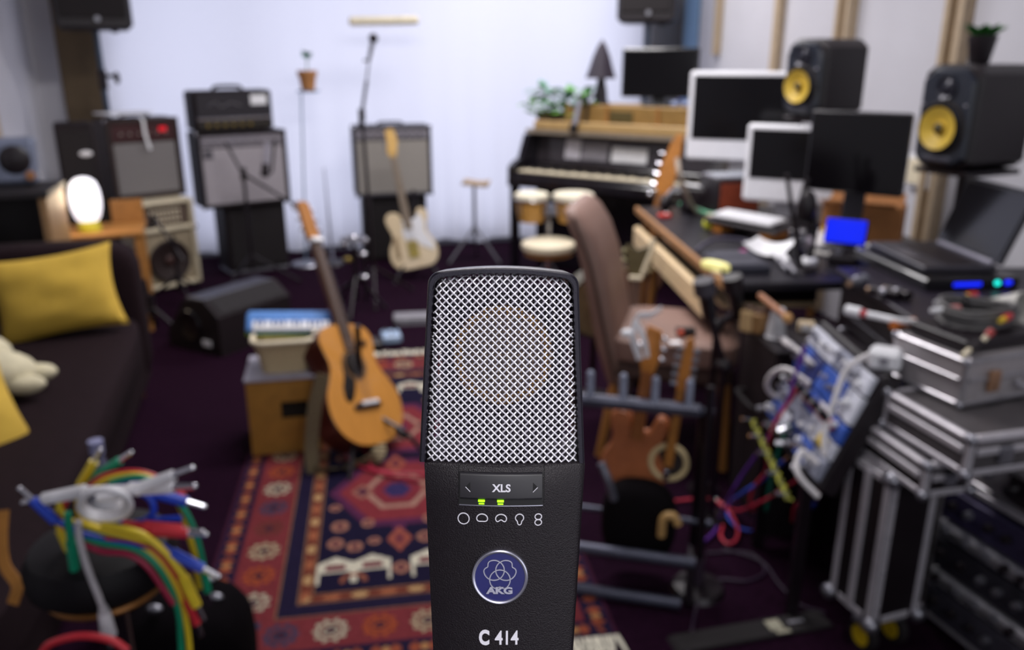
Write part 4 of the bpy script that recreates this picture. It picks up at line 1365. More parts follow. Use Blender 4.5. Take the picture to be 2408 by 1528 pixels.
# ------------------------------------------------------------------ stands
def tripod(t, legs=0.3, zt=0.0, h=0.2, r=0.008, rot=0, mtl=None):
    for k in range(3):
        a = math.radians(120 * k + rot)
        part(t, 'leg', MB().tube([(0.01 * math.cos(a), 0.01 * math.sin(a), h), (legs * math.cos(a), legs * math.sin(a), 0.012)], r, 8), mtl or BLKM)
        part(t, 'foot', MB().sph((legs * math.cos(a), legs * math.sin(a), 0.012), 0.012, 8, 6), RUB)
def stick_mic(parent, p, d, L=0.17, head=None, body=None, r=0.024):
    p, d = Vector(p), Vector(d).normalized()
    c = part(parent, 'microphone_body', MB().cyl(p, p + d * L, 0.010, 0.017), body or BLKM)
    part(c, 'microphone_head', MB().sph(p + d * (L + r * 0.8), r, 14, 10), head or STL)
# vocal mic on a boom before amplifier C
vb = G(882, 702, 0)
ms = thing('microphone_stand', 'tall black boom stand with a round vocal mic before the grey amplifier', 'stand', vb, 0, 'boom microphone stands')
tripod(ms, 0.28, rot=40)
part(ms, 'pole', MB().cyl((0, 0, 0.1), (-0.02, 0.0, 1.12), 0.011), BLKM)
part(ms, 'clutch', MB().cyl((-0.012, 0, 0.58), (-0.012, 0, 0.66), 0.018), BLK)
part(ms, 'clutch', MB().cyl((-0.02, -0.005, 1.10), (-0.02, -0.005, 1.17), 0.02), BLK)
tp = D(862, 190, vb.y) - vb
part(ms, 'boom_arm', MB().tube([(-0.045, 0, 1.05), (-0.02, -0.005, 1.14), tuple(tp)], 0.010, 8), mat('boom_grey', '5a5a66', 0.4, 0.5))
mp = D(868, 138, vb.y) - vb
mq = D(878, 90, vb.y) - vb
part(ms, 'clip', MB().tube([tuple(tp), tuple(mp)], 0.006, 8), STL)
c = part(ms, 'microphone_body', MB().cyl(mp - (mq - mp) * 0.15, mp + (mq - mp) * 0.75, 0.009, 0.014), mat('mic_body_grey', '6a6a74', 0.4, 0.5))
part(c, 'microphone_head', MB().sph(tuple(mq), 0.028, 16, 10), BLKM)
part(c, 'clip_lever', MB().box(tuple(mp + Vector((-0.02, 0, -0.01))), (0.03, 0.01, 0.012)), BLK)
# mic stand before amplifier B
b2 = G(598, 668, 0)
ms = thing('microphone_stand', 'black boom stand with a white-topped mic before the amplifier with the amp head', 'stand', b2, 0, 'boom microphone stands')
tripod(ms, 0.3, rot=10)
part(ms, 'pole', MB().cyl((0, 0, 0.1), (0, 0, 0.72), 0.011), BLKM)
part(ms, 'clutch', MB().cyl((0, 0, 0.70), (0, 0, 0.78), 0.02), BLK)
e0, e1 = D(530, 335, b2.y + 0.05) - b2, D(690, 480, b2.y - 0.05) - b2
part(ms, 'boom_arm', MB().cyl(tuple(e0), (0, -0.02, 0.75), 0.009), BLKM)
part(ms, 'boom_arm', MB().cyl((0, -0.02, 0.75), tuple(e1), 0.009), BLKM)
part(ms, 'counterweight', MB().cyl(tuple(e1), tuple(e1 + Vector((0.05, 0, -0.03))), 0.03), mat('weight_grey', '6b6874', 0.4, 0.6))
u0, u1 = D(622, 415, b2.y) - b2, D(628, 335, b2.y) - b2
c = part(ms, 'microphone_body', MB().cyl(tuple(u0), tuple(u0 * 0.55 + u1 * 0.45), 0.026, 0.02), BLK)
part(c, 'microphone_head', MB().cyl(tuple(u0 * 0.6 + u1 * 0.4), tuple(u1), 0.024, 0.018), mat('mic_head_pale', 'b9b6c4', 0.4, 0.4))
part(c, 'microphone_clip', MB().tube([tuple(u0), tuple(u0 + Vector((0.05, 0, 0.03))), tuple(u1 + Vector((0.05, 0, 0.02)))], 0.008, 8), BLK)
# low stand in front of the cream amplifier
b3 = Vector((-2.02, 4.86, 0))
ms = thing('microphone_stand', 'short black mic stand in front of the cream amplifier', 'stand', b3, 0, 'boom microphone stands')
tripod(ms, 0.25, rot=70)
part(ms, 'pole', MB().cyl((0, 0, 0.1), (0.0, 0, 0.45), 0.011), BLKM)
part(ms, 'boom_arm', MB().cyl((0.05, -0.01, 0.3), (-0.13, 0.06, 0.56), 0.009), BLKM)
stick_mic(ms, (-0.13, 0.06, 0.56), (-0.3, 0.55, -0.4), 0.13)
# stand beside the sofa
b4 = G(365, 790, 0)
ms = thing('tripod_base', 'low black tripod base on the carpet right beside the sofa arm', 'stand', b4, 0)
tripod(ms, 0.18, h=0.16, r=0.012, rot=-10)
part(ms, 'pole', MB().cyl((0, 0, 0.1), (-0.03, 0.02, 0.32), 0.014), BLKM)
part(ms, 'clutch', MB().cyl((0.0, 0, 0.17), (0, 0, 0.24), 0.022), BLK)
# plant on a thin pole
pb = D(715, 560, 5.98)
ps = thing('plant_stand', 'very thin pale pole stand with a small shelf before the curtain', 'stand', (pb.x, pb.y, 0))
topz = D(722, 212, 5.98).z
tx = D(708, 215, 5.98).x - pb.x
part(ps, 'pole', MB().tube([(0, 0, 0.01), (tx, 0, topz - 0.02)], 0.006, 8), mat('stand_pale_blue', '8fa6bc', 0.4, 0.4))
cxp = D(725, 212, 5.98).x - pb.x
part(ps, 'shelf', MB().box((cxp, 0, topz - 0.006), (0.13, 0.12, 0.012), 0.003), mat('shelf_blue_grey', '5a7896', 0.4, 0.3))
part(ps, 'base', MB().lathe([(0.001, 0.015), (0.1, 0.012), (0.11, 0.0), (0.001, 0)], 24), STL)
pt = thing('potted_plant', 'tiny green plant in a terracotta pot on the thin stand', 'plant', (pb.x + cxp, pb.y, topz + 0.0005))
part(pt, 'pot', MB().lathe([(0.001, 0), (0.045, 0), (0.058, 0.09), (0.066, 0.092), (0.068, 0.128), (0.06, 0.13), (0.055, 0.11), (0.001, 0.108)], 24), mat('terracotta', 'b07a48', 0.7))
part(pt, 'stem', MB().tube([(0, 0, 0.1), (0.004, 0, 0.17), (0.006, 0, 0.22)], 0.004, 6), mat('stem_green', '6a8a5a', 0.6))
LEAF = mat('leaf_green', '2f8a63', 0.5, var=0.2)
def leaf_mb(mb, p, d, L, w, up=(0, 0, 1)):
    p, d = Vector(p), Vector(d).normalized()
    s = d.cross(Vector(up))
    s = s.normalized() if s.length > 1e-4 else Vector((1, 0, 0))
    n = s.cross(d)
    a = [p, p + d * L * 0.35 + s * w / 2 + n * L * 0.04, p + d * L * 0.7 + s * w * 0.38 + n * L * 0.02, p + d * L - n * L * 0.05, p + d * L * 0.7 - s * w * 0.38 + n * L * 0.02, p + d * L * 0.35 - s * w / 2 + n * L * 0.04, p + d * L * 0.5 + n * L * 0.09]
    mb.add(a, [(0, 1, 6), (1, 2, 6), (2, 3, 6), (3, 4, 6), (4, 5, 6), (5, 0, 6)])
for k in range(9):
    a = 2.399 * k
    mb = MB()
    leaf_mb(mb, (0.006, 0, 0.2 + 0.01 * (k % 4)), (math.cos(a), math.sin(a), 0.4 + 0.25 * (k % 3)), 0.06, 0.042)
    part(pt, 'leaf', mb, LEAF, 60)
# thin bare pole near the curtain
q = D(780, 570, 6.0)
pz = thing('pole_stand', 'thin pale grey pole standing alone before the curtain folds', 'stand', (q.x, q.y, 0))
part(pz, 'pole', MB().cyl((0, 0, 0.01), (-0.02, 0, D(770, 395, 6.0).z), 0.011, 0.004), mat('pole_pale', '9a9cb0', 0.5, 0.2))
part(pz, 'base', MB().lathe([(0.001, 0.02), (0.09, 0.014), (0.1, 0.0), (0.001, 0)], 20), BLKM)

# ------------------------------------------------------------------ folded hardware stand behind the acoustic guitar
hb = G(842, 735, 0)
hw_ = thing('hardware_stand', 'black drum hardware stand with chrome clamps behind the acoustic guitar', 'stand', hb)
tripod(hw_, 0.17, h=0.22, r=0.010, rot=25)
part(hw_, 'pole', MB().cyl((0, 0, 0.08), (0, 0, 0.46), 0.014), BLKM)
part(hw_, 'pole', MB().cyl((0.05, 0.02, 0.06), (0.05, 0.02, 0.36), 0.012), BLKM)
for k, (x, z) in enumerate(((-0.05, 0.42), (0.0, 0.46), (0.06, 0.44), (0.05, 0.36), (-0.04, 0.33), (0.05, 0.22))):
    part(hw_, 'clamp', MB().sph((x, -0.01, z), (0.028, 0.02, 0.02), 12, 8), CHR if k != 4 else mat('clamp_brass', 'a08a4a', 0.3, 0.7))
part(hw_, 'seat_ring', MB().torus((0.0, 0.0, 0.45), 0.065, 0.012, 'Z'), STL)
# pedals on the far end of the rug
PED = thing('effect_pedal', 'pale blue effect pedal at the far end of the rug', 'pedal', G(920, 800, 0.012) + Vector((0, 0, 0.0)), 15, 'effect pedals')
part(PED, 'case', MB().box((0, 0, 0.022), (0.10, 0.12, 0.044), 0.008), mat('pedal_blue', '9fb6d4', 0.4))
part(PED, 'footswitch', MB().cyl((0, -0.035, 0.044), (0, -0.035, 0.056), 0.009), CHR)
part(PED, 'knob', MB().cyl((-0.025, 0.035, 0.044), (-0.025, 0.035, 0.056), 0.009), BLK)
part(PED, 'knob', MB().cyl((0.025, 0.035, 0.044), (0.025, 0.035, 0.056), 0.009), BLK)
q = G(975, 757, 0)
t = thing('pedal_board', 'long low silver pedal board behind the rug fringe', 'pedal board', (q.x, q.y, 0), 8)
part(t, 'frame', MB().box((0.05, 0, 0.03), (0.34, 0.12, 0.03), 0.006).box((0.05, -0.05, 0.0075), (0.3, 0.015, 0.015)).box((0.05, 0.05, 0.0075), (0.3, 0.015, 0.015)), GRYP)
part(t, 'cross_bar', MB().box((0.05, -0.035, 0.048), (0.33, 0.02, 0.006), 0.002), GRYP)
q = G(890, 812, 0)
t = thing('effect_pedal', 'flat black effect pedal on the rug beside the pale blue one', 'pedal', (q.x - 0.02, q.y - 0.05, 0.0105), 20, 'effect pedals')
part(t, 'case', MB().box((0, 0, 0.02), (0.09, 0.11, 0.04), 0.008), BLK)
part(t, 'footswitch', MB().cyl((0, -0.03, 0.04), (0, -0.03, 0.052), 0.009), CHR)
# red cable on the rug by the guitar
def cable(name, label, pts, r, m, n=7, group=None, plugs=(), plug_m=None, closed=False, sides=7):
    P = resample(pts, n, closed)
    t = thing(name, label, 'cable', (0, 0, 0), 0, group)
    part(t, 'cord', MB().tube(P, r, sides, closed=closed), m, 80)
    for e in plugs:
        a, b = (P[0], P[1]) if e == 0 else (P[-1], P[-2])
        d = (a - b).normalized()
        part(t, 'sleeve', MB().cyl(a - d * r * 3, a + d * r * 6, r * 1.5, r * 1.35, 8), m)
        part(t, 'plug', MB().cyl(a + d * r * 5.5, a + d * r * 10.5, r * 0.85, r * 0.7, 8).sph(a + d * r * 10.5, r * 0.72, 8, 6), plug_m or CHR)
    return t
REDC = mat('red_cable', 'b02440', 0.45)
pts = [G(990, 1128, .018), G(930, 1120, .018), G(870, 1105, .018), G(825, 1085, .018), G(815, 1065, .02), G(840, 1055, .03), G(880, 1070, .026), G(870, 1095, .024), G(905, 1110, .022), G(1000, 1115, .02), G(1120, 1135, .02), G(1260, 1160, .018)]
cable('cable', 'red cable looped on the rug in front of the acoustic guitar', pts, 0.005, REDC)
# ------------------------------------------------------------------ keyboard cabinet (piano) and what stands on it
def on_line(p0, d, px, z):
    r = (px - 1204) / FPX
    c, s = math.cos(PITCH), math.sin(PITCH)
    t = (r * (p0.y * c + (EYE - z) * s) - p0.x) / (d.x - r * d.y * c)
    return Vector((p0.x + d.x * t, p0.y + d.y * t, z))
PR = -34.0
pd = Vector((math.cos(math.radians(PR)), math.sin(math.radians(PR)), 0))
pn = Vector((-pd.y, pd.x, 0))
P0 = Vector((-0.03, 5.72, 0))
BLKL = mat('black_lacquer', '17131a', 0.22, coat=0.5)
pi_ = thing('upright_piano', 'black upright piano with open keyboard and pale wooden top before the curtain', 'piano', P0, PR)
LW = 1.42
part(pi_, 'lower_panel', MB().box((LW / 2, 0.42, 0.31), (LW - 0.08, 0.24, 0.6), 0.006), BLKL)
part(pi_, 'key_bed', MB().box((LW / 2, 0.2, 0.655), (LW, 0.42, 0.07), 0.008), BLKL)
for x in (0.02, LW - 0.02):
    part(pi_, 'cheek', MB().prism([(0.0, 0.69), (0.0, 0.75), (0.05, 0.78), (0.12, 0.8), (0.16, 0.88), (0.2, 0.955), (0.5, 0.955), (0.5, 0.69)], -0.02, 0.02, 0.003, rot3(0, 0, 90), (x, 0.0, 0)), BLKL)
    part(pi_, 'leg', MB().box((x, 0.06, 0.31), (0.05, 0.06, 0.62), 0.006), BLKL)
part(pi_, 'music_desk', MB().box((LW / 2, 0.34, 0.85), (LW - 0.08, 0.03, 0.19), 0.004, rot3(-12, 0, 0)), mat('desk_gloss_grey', '3a3438', 0.18, coat=0.5))
part(pi_, 'back_case', MB().box((LW / 2, 0.46, 0.80), (LW - 0.04, 0.16, 0.3), 0.006), BLKL)
part(pi_, 'fallboard', MB().box((LW / 2, 0.20, 0.745), (LW - 0.09, 0.02, 0.05), 0.004), BLKL)
kb_w = part(pi_, 'key_slip', MB().box((LW / 2, 0.02, 0.7), (LW - 0.09, 0.025, 0.035), 0.004), BLKL)
kk = (LW - 0.12) / 52
for k in range(52):
    part(pi_, 'white_key', MB().box((0.06 + kk * (k + 0.5), 0.11, 0.713), (kk * 0.93, 0.15, 0.024), 0.002), CRM)
for k in range(51):
    if k % 7 not in (1, 4):
        part(pi_, 'black_key', MB().box((0.06 + kk * (k + 1), 0.145, 0.729), (kk * 0.5, 0.09, 0.016), 0.002), BLKS)
top = part(pi_, 'top_board', MB().box((LW / 2, 0.37, 0.975), (LW - 0.04, 0.36, 0.03), 0.004), mat('piano_top_grey', '9a8e80', 0.5))
part(pi_, 'top_rail', MB().box((LW / 2 + 0.03, 0.2, 1.02), (LW - 0.12, 0.03, 0.06), 0.006), mat('piano_rail_pine', 'c2a06a', 0.5, stretch=(3, 40, 40), scale=6, var=0.2))
hw2 = part(pi_, 'wooden_hutch', MB().box((LW / 2 + 0.13, 0.40, 1.075), (LW - 0.34, 0.3, 0.17), 0.005), mat('hutch_wood', '9c7a42', 0.5, stretch=(3, 30, 30), scale=5, var=0.25))
for x in (0.62, 0.98):
    part(hw2, 'divider', MB().box((x, 0.245, 1.075), (0.018, 0.012, 0.165)), WOODM)
part(hw2, 'shade_patch', MB().box((0.72, 0.247, 1.09), (0.17, 0.006, 0.07), 0.002), mat('hutch_green_shadow', '5a4e28', 0.6))  # greenish shadow on the hutch, painted as a dark patch
part(pi_, 'pedal', MB().box((LW / 2 - 0.06, 0.24, 0.04), (0.03, 0.12, 0.012), 0.004), mat('pedal_brass', 'a08a50', 0.3, 0.8))
part(pi_, 'pedal', MB().box((LW / 2 + 0.06, 0.24, 0.04), (0.03, 0.12, 0.012), 0.004), MATS['pedal_brass'])
def pl_(x, y, z):
    return P0 + pd * x + pn * y + Vector((0, 0, z))
# sheets and books on the music desk
for k, (x, w, h, c, lb) in enumerate(((0.33, 0.12, 0.13, 'd8d4dc', 'pale music sheet at the left of the piano desk'), (0.50, 0.2, 0.12, '8e8a90', 'grey music book in the middle of the piano desk'), (0.76, 0.26, 0.10, 'f2f2f6', 'bright white music sheet at the right of the piano desk'))):
    ms_ = pose(pl_(x, 0.298, 0.792), pn * 0.21 + Vector((0, 0, 0.98)), -pn)
    solo('music_sheet', lb, 'paper', MB().box((0, 0.004, h / 2), (w, 0.006, h), 0.002), mat('sheet_%d' % k, c, 0.7), M=ms_, group='sheets on the piano desk')
# tent-shaped lamp
lm = thing('table_lamp', 'dark pointed paper lamp standing on the piano hutch', 'lamp', on_line(pl_(0, 0.36, 0), pd, 1412, 1.1605), PR)
prof = [(0.001, 0.41), (0.03, 0.37), (0.06, 0.30), (0.085, 0.22), (0.105, 0.165)]
part(lm, 'shade', MB().lathe(prof, 7), mat('lamp_shade_dark', '2b2230', 0.6), 10)
part(lm, 'body', MB().lathe([(0.001, 0.2), (0.025, 0.18), (0.03, 0.13), (0.04, 0.09), (0.045, 0.03), (0.06, 0.0), (0.001, 0)], 10), mat('lamp_body_dark', '1d1722', 0.5), 20)
# monitor on the piano
def display(name, label, loc, rz, w, h, frame, bez, chin=0.0, zlift=0.1, depth=0.03, group=None, stand_m=None, tilt=0):
    t = thing(name, label, 'monitor', loc, rz, group)
    s = part(t, 'housing', MB().box((0, 0, zlift + h / 2), (w, depth, h), 0.008, None), frame)
    part(s, 'screen', MB().box((0, -depth / 2 - 0.001, zlift + chin + (h - chin) / 2), (w - 2 * bez, 0.004, h - chin - 2 * bez), 0.001), SCRN)
    part(t, 'stand_neck', MB().box((0, 0.03, zlift * 0.5 + 0.02), (0.08, 0.015, zlift + 0.04), 0.004, rot3(-8, 0, 0)), stand_m or frame)
    part(t, 'stand_foot', MB().box((0, 0.02, 0.006), (0.2, 0.16, 0.012), 0.004), stand_m or frame)
    return t, s
pm = on_line(pl_(0, 0.36, 0), pd, 1548, 1.1605)
display('computer_monitor', 'black computer monitor standing on the right end of the piano', pm, -12, 0.48, 0.30, BLKS, 0.012, 0.0, 0.055)
q = on_line(pl_(0, 0.30, 0), pd, 1600, 1.1605)
bt = thing('headset', 'small blue-grey headset lying before the piano monitor', 'headset', q, -20)
part(bt, 'ear_cup', MB().sph((-0.035, 0, 0.02), (0.03, 0.022, 0.02), 12, 8), mat('headset_blue', '8a96b8', 0.4))
part(bt, 'ear_cup', MB().sph((0.035, 0, 0.02), (0.03, 0.022, 0.02), 12, 8), MATS['headset_blue'])
part(bt, 'band', MB().tube(resample([(-0.035, 0, 0.03), (0, 0.01, 0.05), (0.035, 0, 0.03)], 5), 0.006, 7), mat('headset_navy', '3a3f78', 0.4))
# planter with trailing green leaves at the left end
tr = thing('potted_plant', 'leafy green trailing plant in a dark trough at the left end of the piano', 'plant', pl_(0.22, 0.35, 0.991), PR)
part(tr, 'trough', MB().box((0, 0, 0.055), (0.34, 0.13, 0.10), 0.01), mat('trough_brown', '6a4a3a', 0.6))
part(tr, 'soil', MB().box((0, 0, 0.106), (0.32, 0.11, 0.006)), mat('soil', '2a1c14', 0.95))
rnd = random.Random(21)
LG = [mat('leaf_bright', '7cbc50', 0.5, var=0.2), mat('leaf_mid', '5a9a52', 0.5, var=0.2), mat('leaf_blue', '6a9a86', 0.5, var=0.2)]
for k in range(150):
    a = rnd.uniform(0, 6.28)
    base = (rnd.uniform(-0.24, 0.24), rnd.uniform(-0.09, 0.06), 0.07 + rnd.uniform(0, 0.19))
    mb = MB()
    leaf_mb(mb, base, (math.cos(a), math.sin(a) - 0.3, rnd.uniform(-0.3, 0.7)), rnd.uniform(0.07, 0.13), rnd.uniform(0.045, 0.075))
    part(tr, 'leaf', mb, LG[k % 3 if base[2] > 0.13 else 0], 60)
for k in range(3):
    part(tr, 'stem', MB().tube(resample([(-0.12 + 0.1 * k, 0, 0.1), (-0.15 + 0.1 * k, -0.05, 0.19), (-0.22 + 0.1 * k, -0.09, 0.15)], 5), 0.004, 6), LG[1])
# handset microphone standing on the piano
hs_ = thing('handheld_microphone', 'silver and black handheld microphone on a clip in front of the plant on the piano', 'microphone', pl_(0.43, 0.16, 0.96))
part(hs_, 'handle', MB().cyl((0, 0, 0.08), (0.03, 0.02, 0.24), 0.020, 0.016), mat('handset_silver', 'a8a8b4', 0.35, 0.5))
part(hs_, 'head', MB().sph((-0.01, 0, 0.055), (0.03, 0.03, 0.036), 14, 10), BLK)
part(hs_, 'clip', MB().tube(resample([(0.045, 0.02, 0.25), (0.08, 0.03, 0.2), (0.06, 0.035, 0.06), (0.0, 0.045, 0.03)], 5), 0.012, 8), BLK)
# ------------------------------------------------------------------ bongos and stool in front of the piano
SKIN = mat('drum_skin', 'ece4cc', 0.6, var=0.04)
SHELL = mat('drum_shell_wood', 'b98a46', 0.4, stretch=(40, 40, 4), scale=5, var=0.2)
bgz = 0.56
bs = on_line(Vector((0, 4.75, 0)), Vector((1, 0, 0)), 1292, 0.6)
bst = thing('bongo_stand', 'chrome and black stand carrying the bongo drums before the piano', 'stand', (bs.x, bs.y + 0.02, 0))
part(bst, 'pole', MB().cyl((0, 0, 0.2), (0, 0, 0.60), 0.014), CHR)
tripod(bst, 0.22, h=0.3, r=0.010, rot=30, mtl=STL)
part(bst, 'bracket', MB().box((0, 0, 0.60), (0.16, 0.04, 0.03), 0.006), STL)
for k, (px, r, hgt, lb) in enumerate(((1250, 0.098, 0.15, 'smaller bongo drum with cream skin on the left'), (1348, 0.118, 0.15, 'larger bongo drum with cream skin on the right'))):
    c = on_line(Vector((0, bs.y, 0)), Vector((1, 0, 0)), px, 0.7)
    b = thing('bongo_drum', lb + ' before the piano', 'drum', (c.x, c.y - 0.01, bgz), 0, 'bongo drums')
    part(b, 'shell', MB().lathe([(r * 0.72, 0.0), (r * 0.86, 0.06), (r * 0.95, hgt), (r * 0.9, hgt), (r * 0.68, 0.0)], 28), SHELL)
    part(b, 'hoop', MB().torus((0, 0, hgt - 0.02), r * 0.97, 0.008, 'Z'), CHR)
    part(b, 'skin', MB().lathe([(0.001, hgt + 0.012), (r * 0.93, hgt + 0.012), (r, hgt + 0.004), (r, hgt - 0.02)], 32), SKIN)
    for j in range(4):
        a = math.radians(45 + 90 * j)
        part(b, 'lug', MB().cyl((r * 0.93 * math.cos(a), r * 0.93 * math.sin(a), hgt - 0.02), (r * 0.86 * math.cos(a), r * 0.86 * math.sin(a), 0.05), 0.006, n=8), CHR)
    part(b, 'centre_block', MB().box(((r * 0.86) * (1 if k == 0 else -1), 0, 0.07), (0.05, 0.06, 0.06), 0.006), mat('bongo_block', '8c90a0', 0.4, 0.5))
stl = on_line(Vector((0, 4.55, 0)), Vector((1, 0, 0)), 1290, 0.47)
so = thing('stool', 'low stool with a cream padded top in front of the piano', 'stool', (stl.x, stl.y, 0))
part(so, 'seat', MB().lathe([(0.001, 0.485), (0.13, 0.485), (0.15, 0.475), (0.153, 0.455), (0.148, 0.44), (0.001, 0.44)], 32), CRM)
part(so, 'rim', MB().lathe([(0.135, 0.44), (0.135, 0.41), (0.001, 0.41), (0.001, 0.44)], 28), WOODM)
part(so, 'pole', MB().cyl((0, 0, 0.41), (0, 0, 0.18), 0.02, 0.022), CHR)
tripod(so, 0.2, h=0.22, r=0.013, rot=0, mtl=CHR)
# small music stand left of the piano
q = G(1118, 612, 0)
sn = thing('snare_stand', 'slim grey stand with a tan flat top left of the piano', 'stand', (q.x, q.y - 0.05, 0))
tripod(sn, 0.22, h=0.26, r=0.009, rot=-30, mtl=STL)
part(sn, 'pole', MB().cyl((0, 0, 0.15), (0, 0, 0.58), 0.012), STL)
part(sn, 'top_plate', MB().prism([(-0.09, 0), (0.1, -0.02), (0.12, 0.02), (0.05, 0.012), (-0.07, 0.03)], -0.08, 0.06, 0.004, None, (0, 0, 0.585)), mat('stand_top_tan', 'b9a084', 0.6))
# ------------------------------------------------------------------ brown chair
LEA = mat('brown_leather', '86695e', 0.55, bump=0.25, bscale=60, var=0.12, scale=6)
ch = thing('chair', 'brown leather upholstered chair with oak legs at the desk', 'chair', (0.63, 3.02, 0), 75)
part(ch, 'seat', MB().sph((0, 0.0, 0.445), (0.235, 0.24, 0.055), 32, 12, 6), LEA)
part(ch, 'seat_frame', MB().box((0, 0.0, 0.37), (0.43, 0.44, 0.09), 0.02), mat('brown_leather_dark', '4a3730', 0.6, bump=0.2, bscale=60))
def slab(levels, n=16):
    """upholstered slab: list of (z, y, half width, half thickness)"""
    mb = MB()
    vs, fs = [], []
    for z, y, w, t in levels:
        for i in range(n):
            a = 2 * math.pi * i / n
            ca, sa = math.cos(a), math.sin(a)
            vs.append((w * math.copysign(abs(ca) ** 0.35, ca), y + t * math.copysign(abs(sa) ** 0.5, sa), z))
    for j in range(len(levels) - 1):
        for i in range(n):
            fs.append((j * n + i, j * n + (i + 1) % n, (j + 1) * n + (i + 1) % n, (j + 1) * n + i))
    fs.append(tuple(range(n))[::-1])
    fs.append(tuple(range((len(levels) - 1) * n, len(levels) * n)))
    return mb.add(vs, fs)
part(ch, 'backrest', slab([(0.25, 0.18, 0.20, 0.03), (0.32, 0.20, 0.215, 0.045), (0.45, 0.235, 0.22, 0.05), (0.6, 0.265, 0.22, 0.05), (0.75, 0.30, 0.22, 0.05), (0.85, 0.335, 0.215, 0.048), (0.915, 0.37, 0.205, 0.042), (0.94, 0.385, 0.19, 0.03), (0.95, 0.39, 0.16, 0.012)], 24), LEA, 50)
part(ch, 'back_seam', MB().tube(resample([(-0.221, 0.19, 0.3), (-0.226, 0.24, 0.5), (-0.226, 0.30, 0.75), (-0.21, 0.37, 0.92)], 5), 0.006, 6), mat('seam_dark', '4a362e', 0.6))
for x in (-0.19, 0.19):
    part(ch, 'leg', MB().cyl((x, -0.19, 0.36), (x * 1.05, -0.215, 0), 0.024, 0.017, 10), WOODM)
    part(ch, 'leg', MB().cyl((x, 0.19, 0.36), (x * 1.05, 0.25, 0), 0.024, 0.017, 10), WOODM)
# ------------------------------------------------------------------ desk along the right
DR = -86.4
dx_ = Vector((math.cos(math.radians(DR)), math.sin(math.radians(DR)), 0))
dy_ = Vector((-dx_.y, dx_.x, 0))
D0 = G(1495, 485, 0.74)
D0.z = 0
dk = thing('desk', 'black topped studio desk with orange wooden edge along the right side', 'desk', D0, DR)
DTOP = mat('desk_black_top', '1a1720', 0.4)
part(dk, 'top', MB().box((0.75, 0.51, 0.7225), (1.5, 1.0, 0.03), 0.004), DTOP)
part(dk, 'front_edge', MB().box((0.75, 0.005, 0.7225), (1.5, 0.018, 0.034), 0.004), mat('edge_wood', 'a8794c', 0.5, stretch=(3, 30, 30), scale=5, var=0.2))
part(dk, 'tray', MB().box((0.68, 0.0, 0.60), (1.25, 0.035, 0.10), 0.008), mat('tray_pine', 'e8cda2', 0.5, stretch=(3, 30, 30), scale=5, var=0.12))
part(dk, 'tray_shelf', MB().box((0.66, 0.26, 0.575), (1.15, 0.36, 0.02), 0.004), MATS['tray_pine'])
for x in (0.12, 1.2):
    part(dk, 'tray_bracket', MB().box((x, 0.3, 0.645), (0.03, 0.3, 0.125), 0.003), BLKM)
for x, y in ((0.04, 0.06), (0.12, 0.1)):
    part(dk, 'leg', MB().cyl((x, y, 0.708), (x - 0.06 if x < 1 else x, y - 0.02, 0.0), 0.022, 0.018, 8), WOODM)
for x in (0.04, 1.44):
    part(dk, 'leg', MB().cyl((x, 0.96, 0.708), (x, 0.96, 0.0), 0.022, 0.018, 8), WOODM)
part(dk, 'leg', MB().cyl((1.44, 0.5, 0.708), (1.44, 0.5, 0.0), 0.022, 0.018, 8), BLKM)
def ds(px, py, z=0.7385):
    return G(px, py, z)
# raised shelf for the screens
rs = thing('desk_riser', 'low dark raised shelf on the desk carrying the white computers', 'shelf', Vector((1.25, 4.09, 0.7385)), -18)
part(rs, 'board', MB().box((0, 0.03, 0.14), (0.30, 0.2, 0.02), 0.004), DTOP)
for x in (-0.12, 0.12):
    part(rs, 'support', MB().box((x, 0.03, 0.065), (0.03, 0.19, 0.13), 0.003), WOODD)
RZ = 0.8895
IM = mat('white_computer_case', 'f0f0f6', 0.35, var=0.02)
def imac(label, c, rz, w, h, chin, lift):
    t = thing('desktop_computer', label, 'computer', c, rz, 'white desktop computers')
    s = part(t, 'housing', MB().box((0, 0, lift + h / 2), (w, 0.035, h), 0.012), IM)
    part(s, 'screen', MB().box((0, -0.018, lift + chin + (h - chin) / 2 - 0.002), (w - 0.045, 0.006, h - chin - 0.04), 0.002), SCRN)
    part(t, 'stand', MB().box((0, 0.05, lift * 0.5 + 0.03), (0.14, 0.012, lift + 0.1), 0.003, rot3(-14, 0, 0)), ALU)
    part(t, 'foot', MB().box((0, 0.03, 0.004), (0.17, 0.15, 0.008), 0.003), ALU)
    return t
c1 = on_line(Vector((0, 4.30, 0)), Vector((1, -0.15, 0)), 1752, 1.1)
imac('white desktop computer with black screen behind, next to the left studio monitor', Vector((c1.x, c1.y, RZ)), -20, 0.56, 0.425, 0.085, 0.085)
c2 = on_line(Vector((0, 3.93, 0)), Vector((1, -0.25, 0)), 1866, 1.02)
imac('smaller white desktop computer in front, half hidden by the dark monitor', Vector((c2.x, c2.y, 0.7385)), -27, 0.41, 0.335, 0.085, 0.115)
c3 = on_line(Vector((0, 3.15, 0)), Vector((1, 0, 0)), 2018, 1.15)
display('computer_monitor', 'dark wide monitor in front of the white computers on the desk', Vector((c3.x, c3.y, 0.7385)), -38, 0.36, 0.30, mat('monitor_dark', '1d1a22', 0.35), 0.006, 0.0, 0.235)
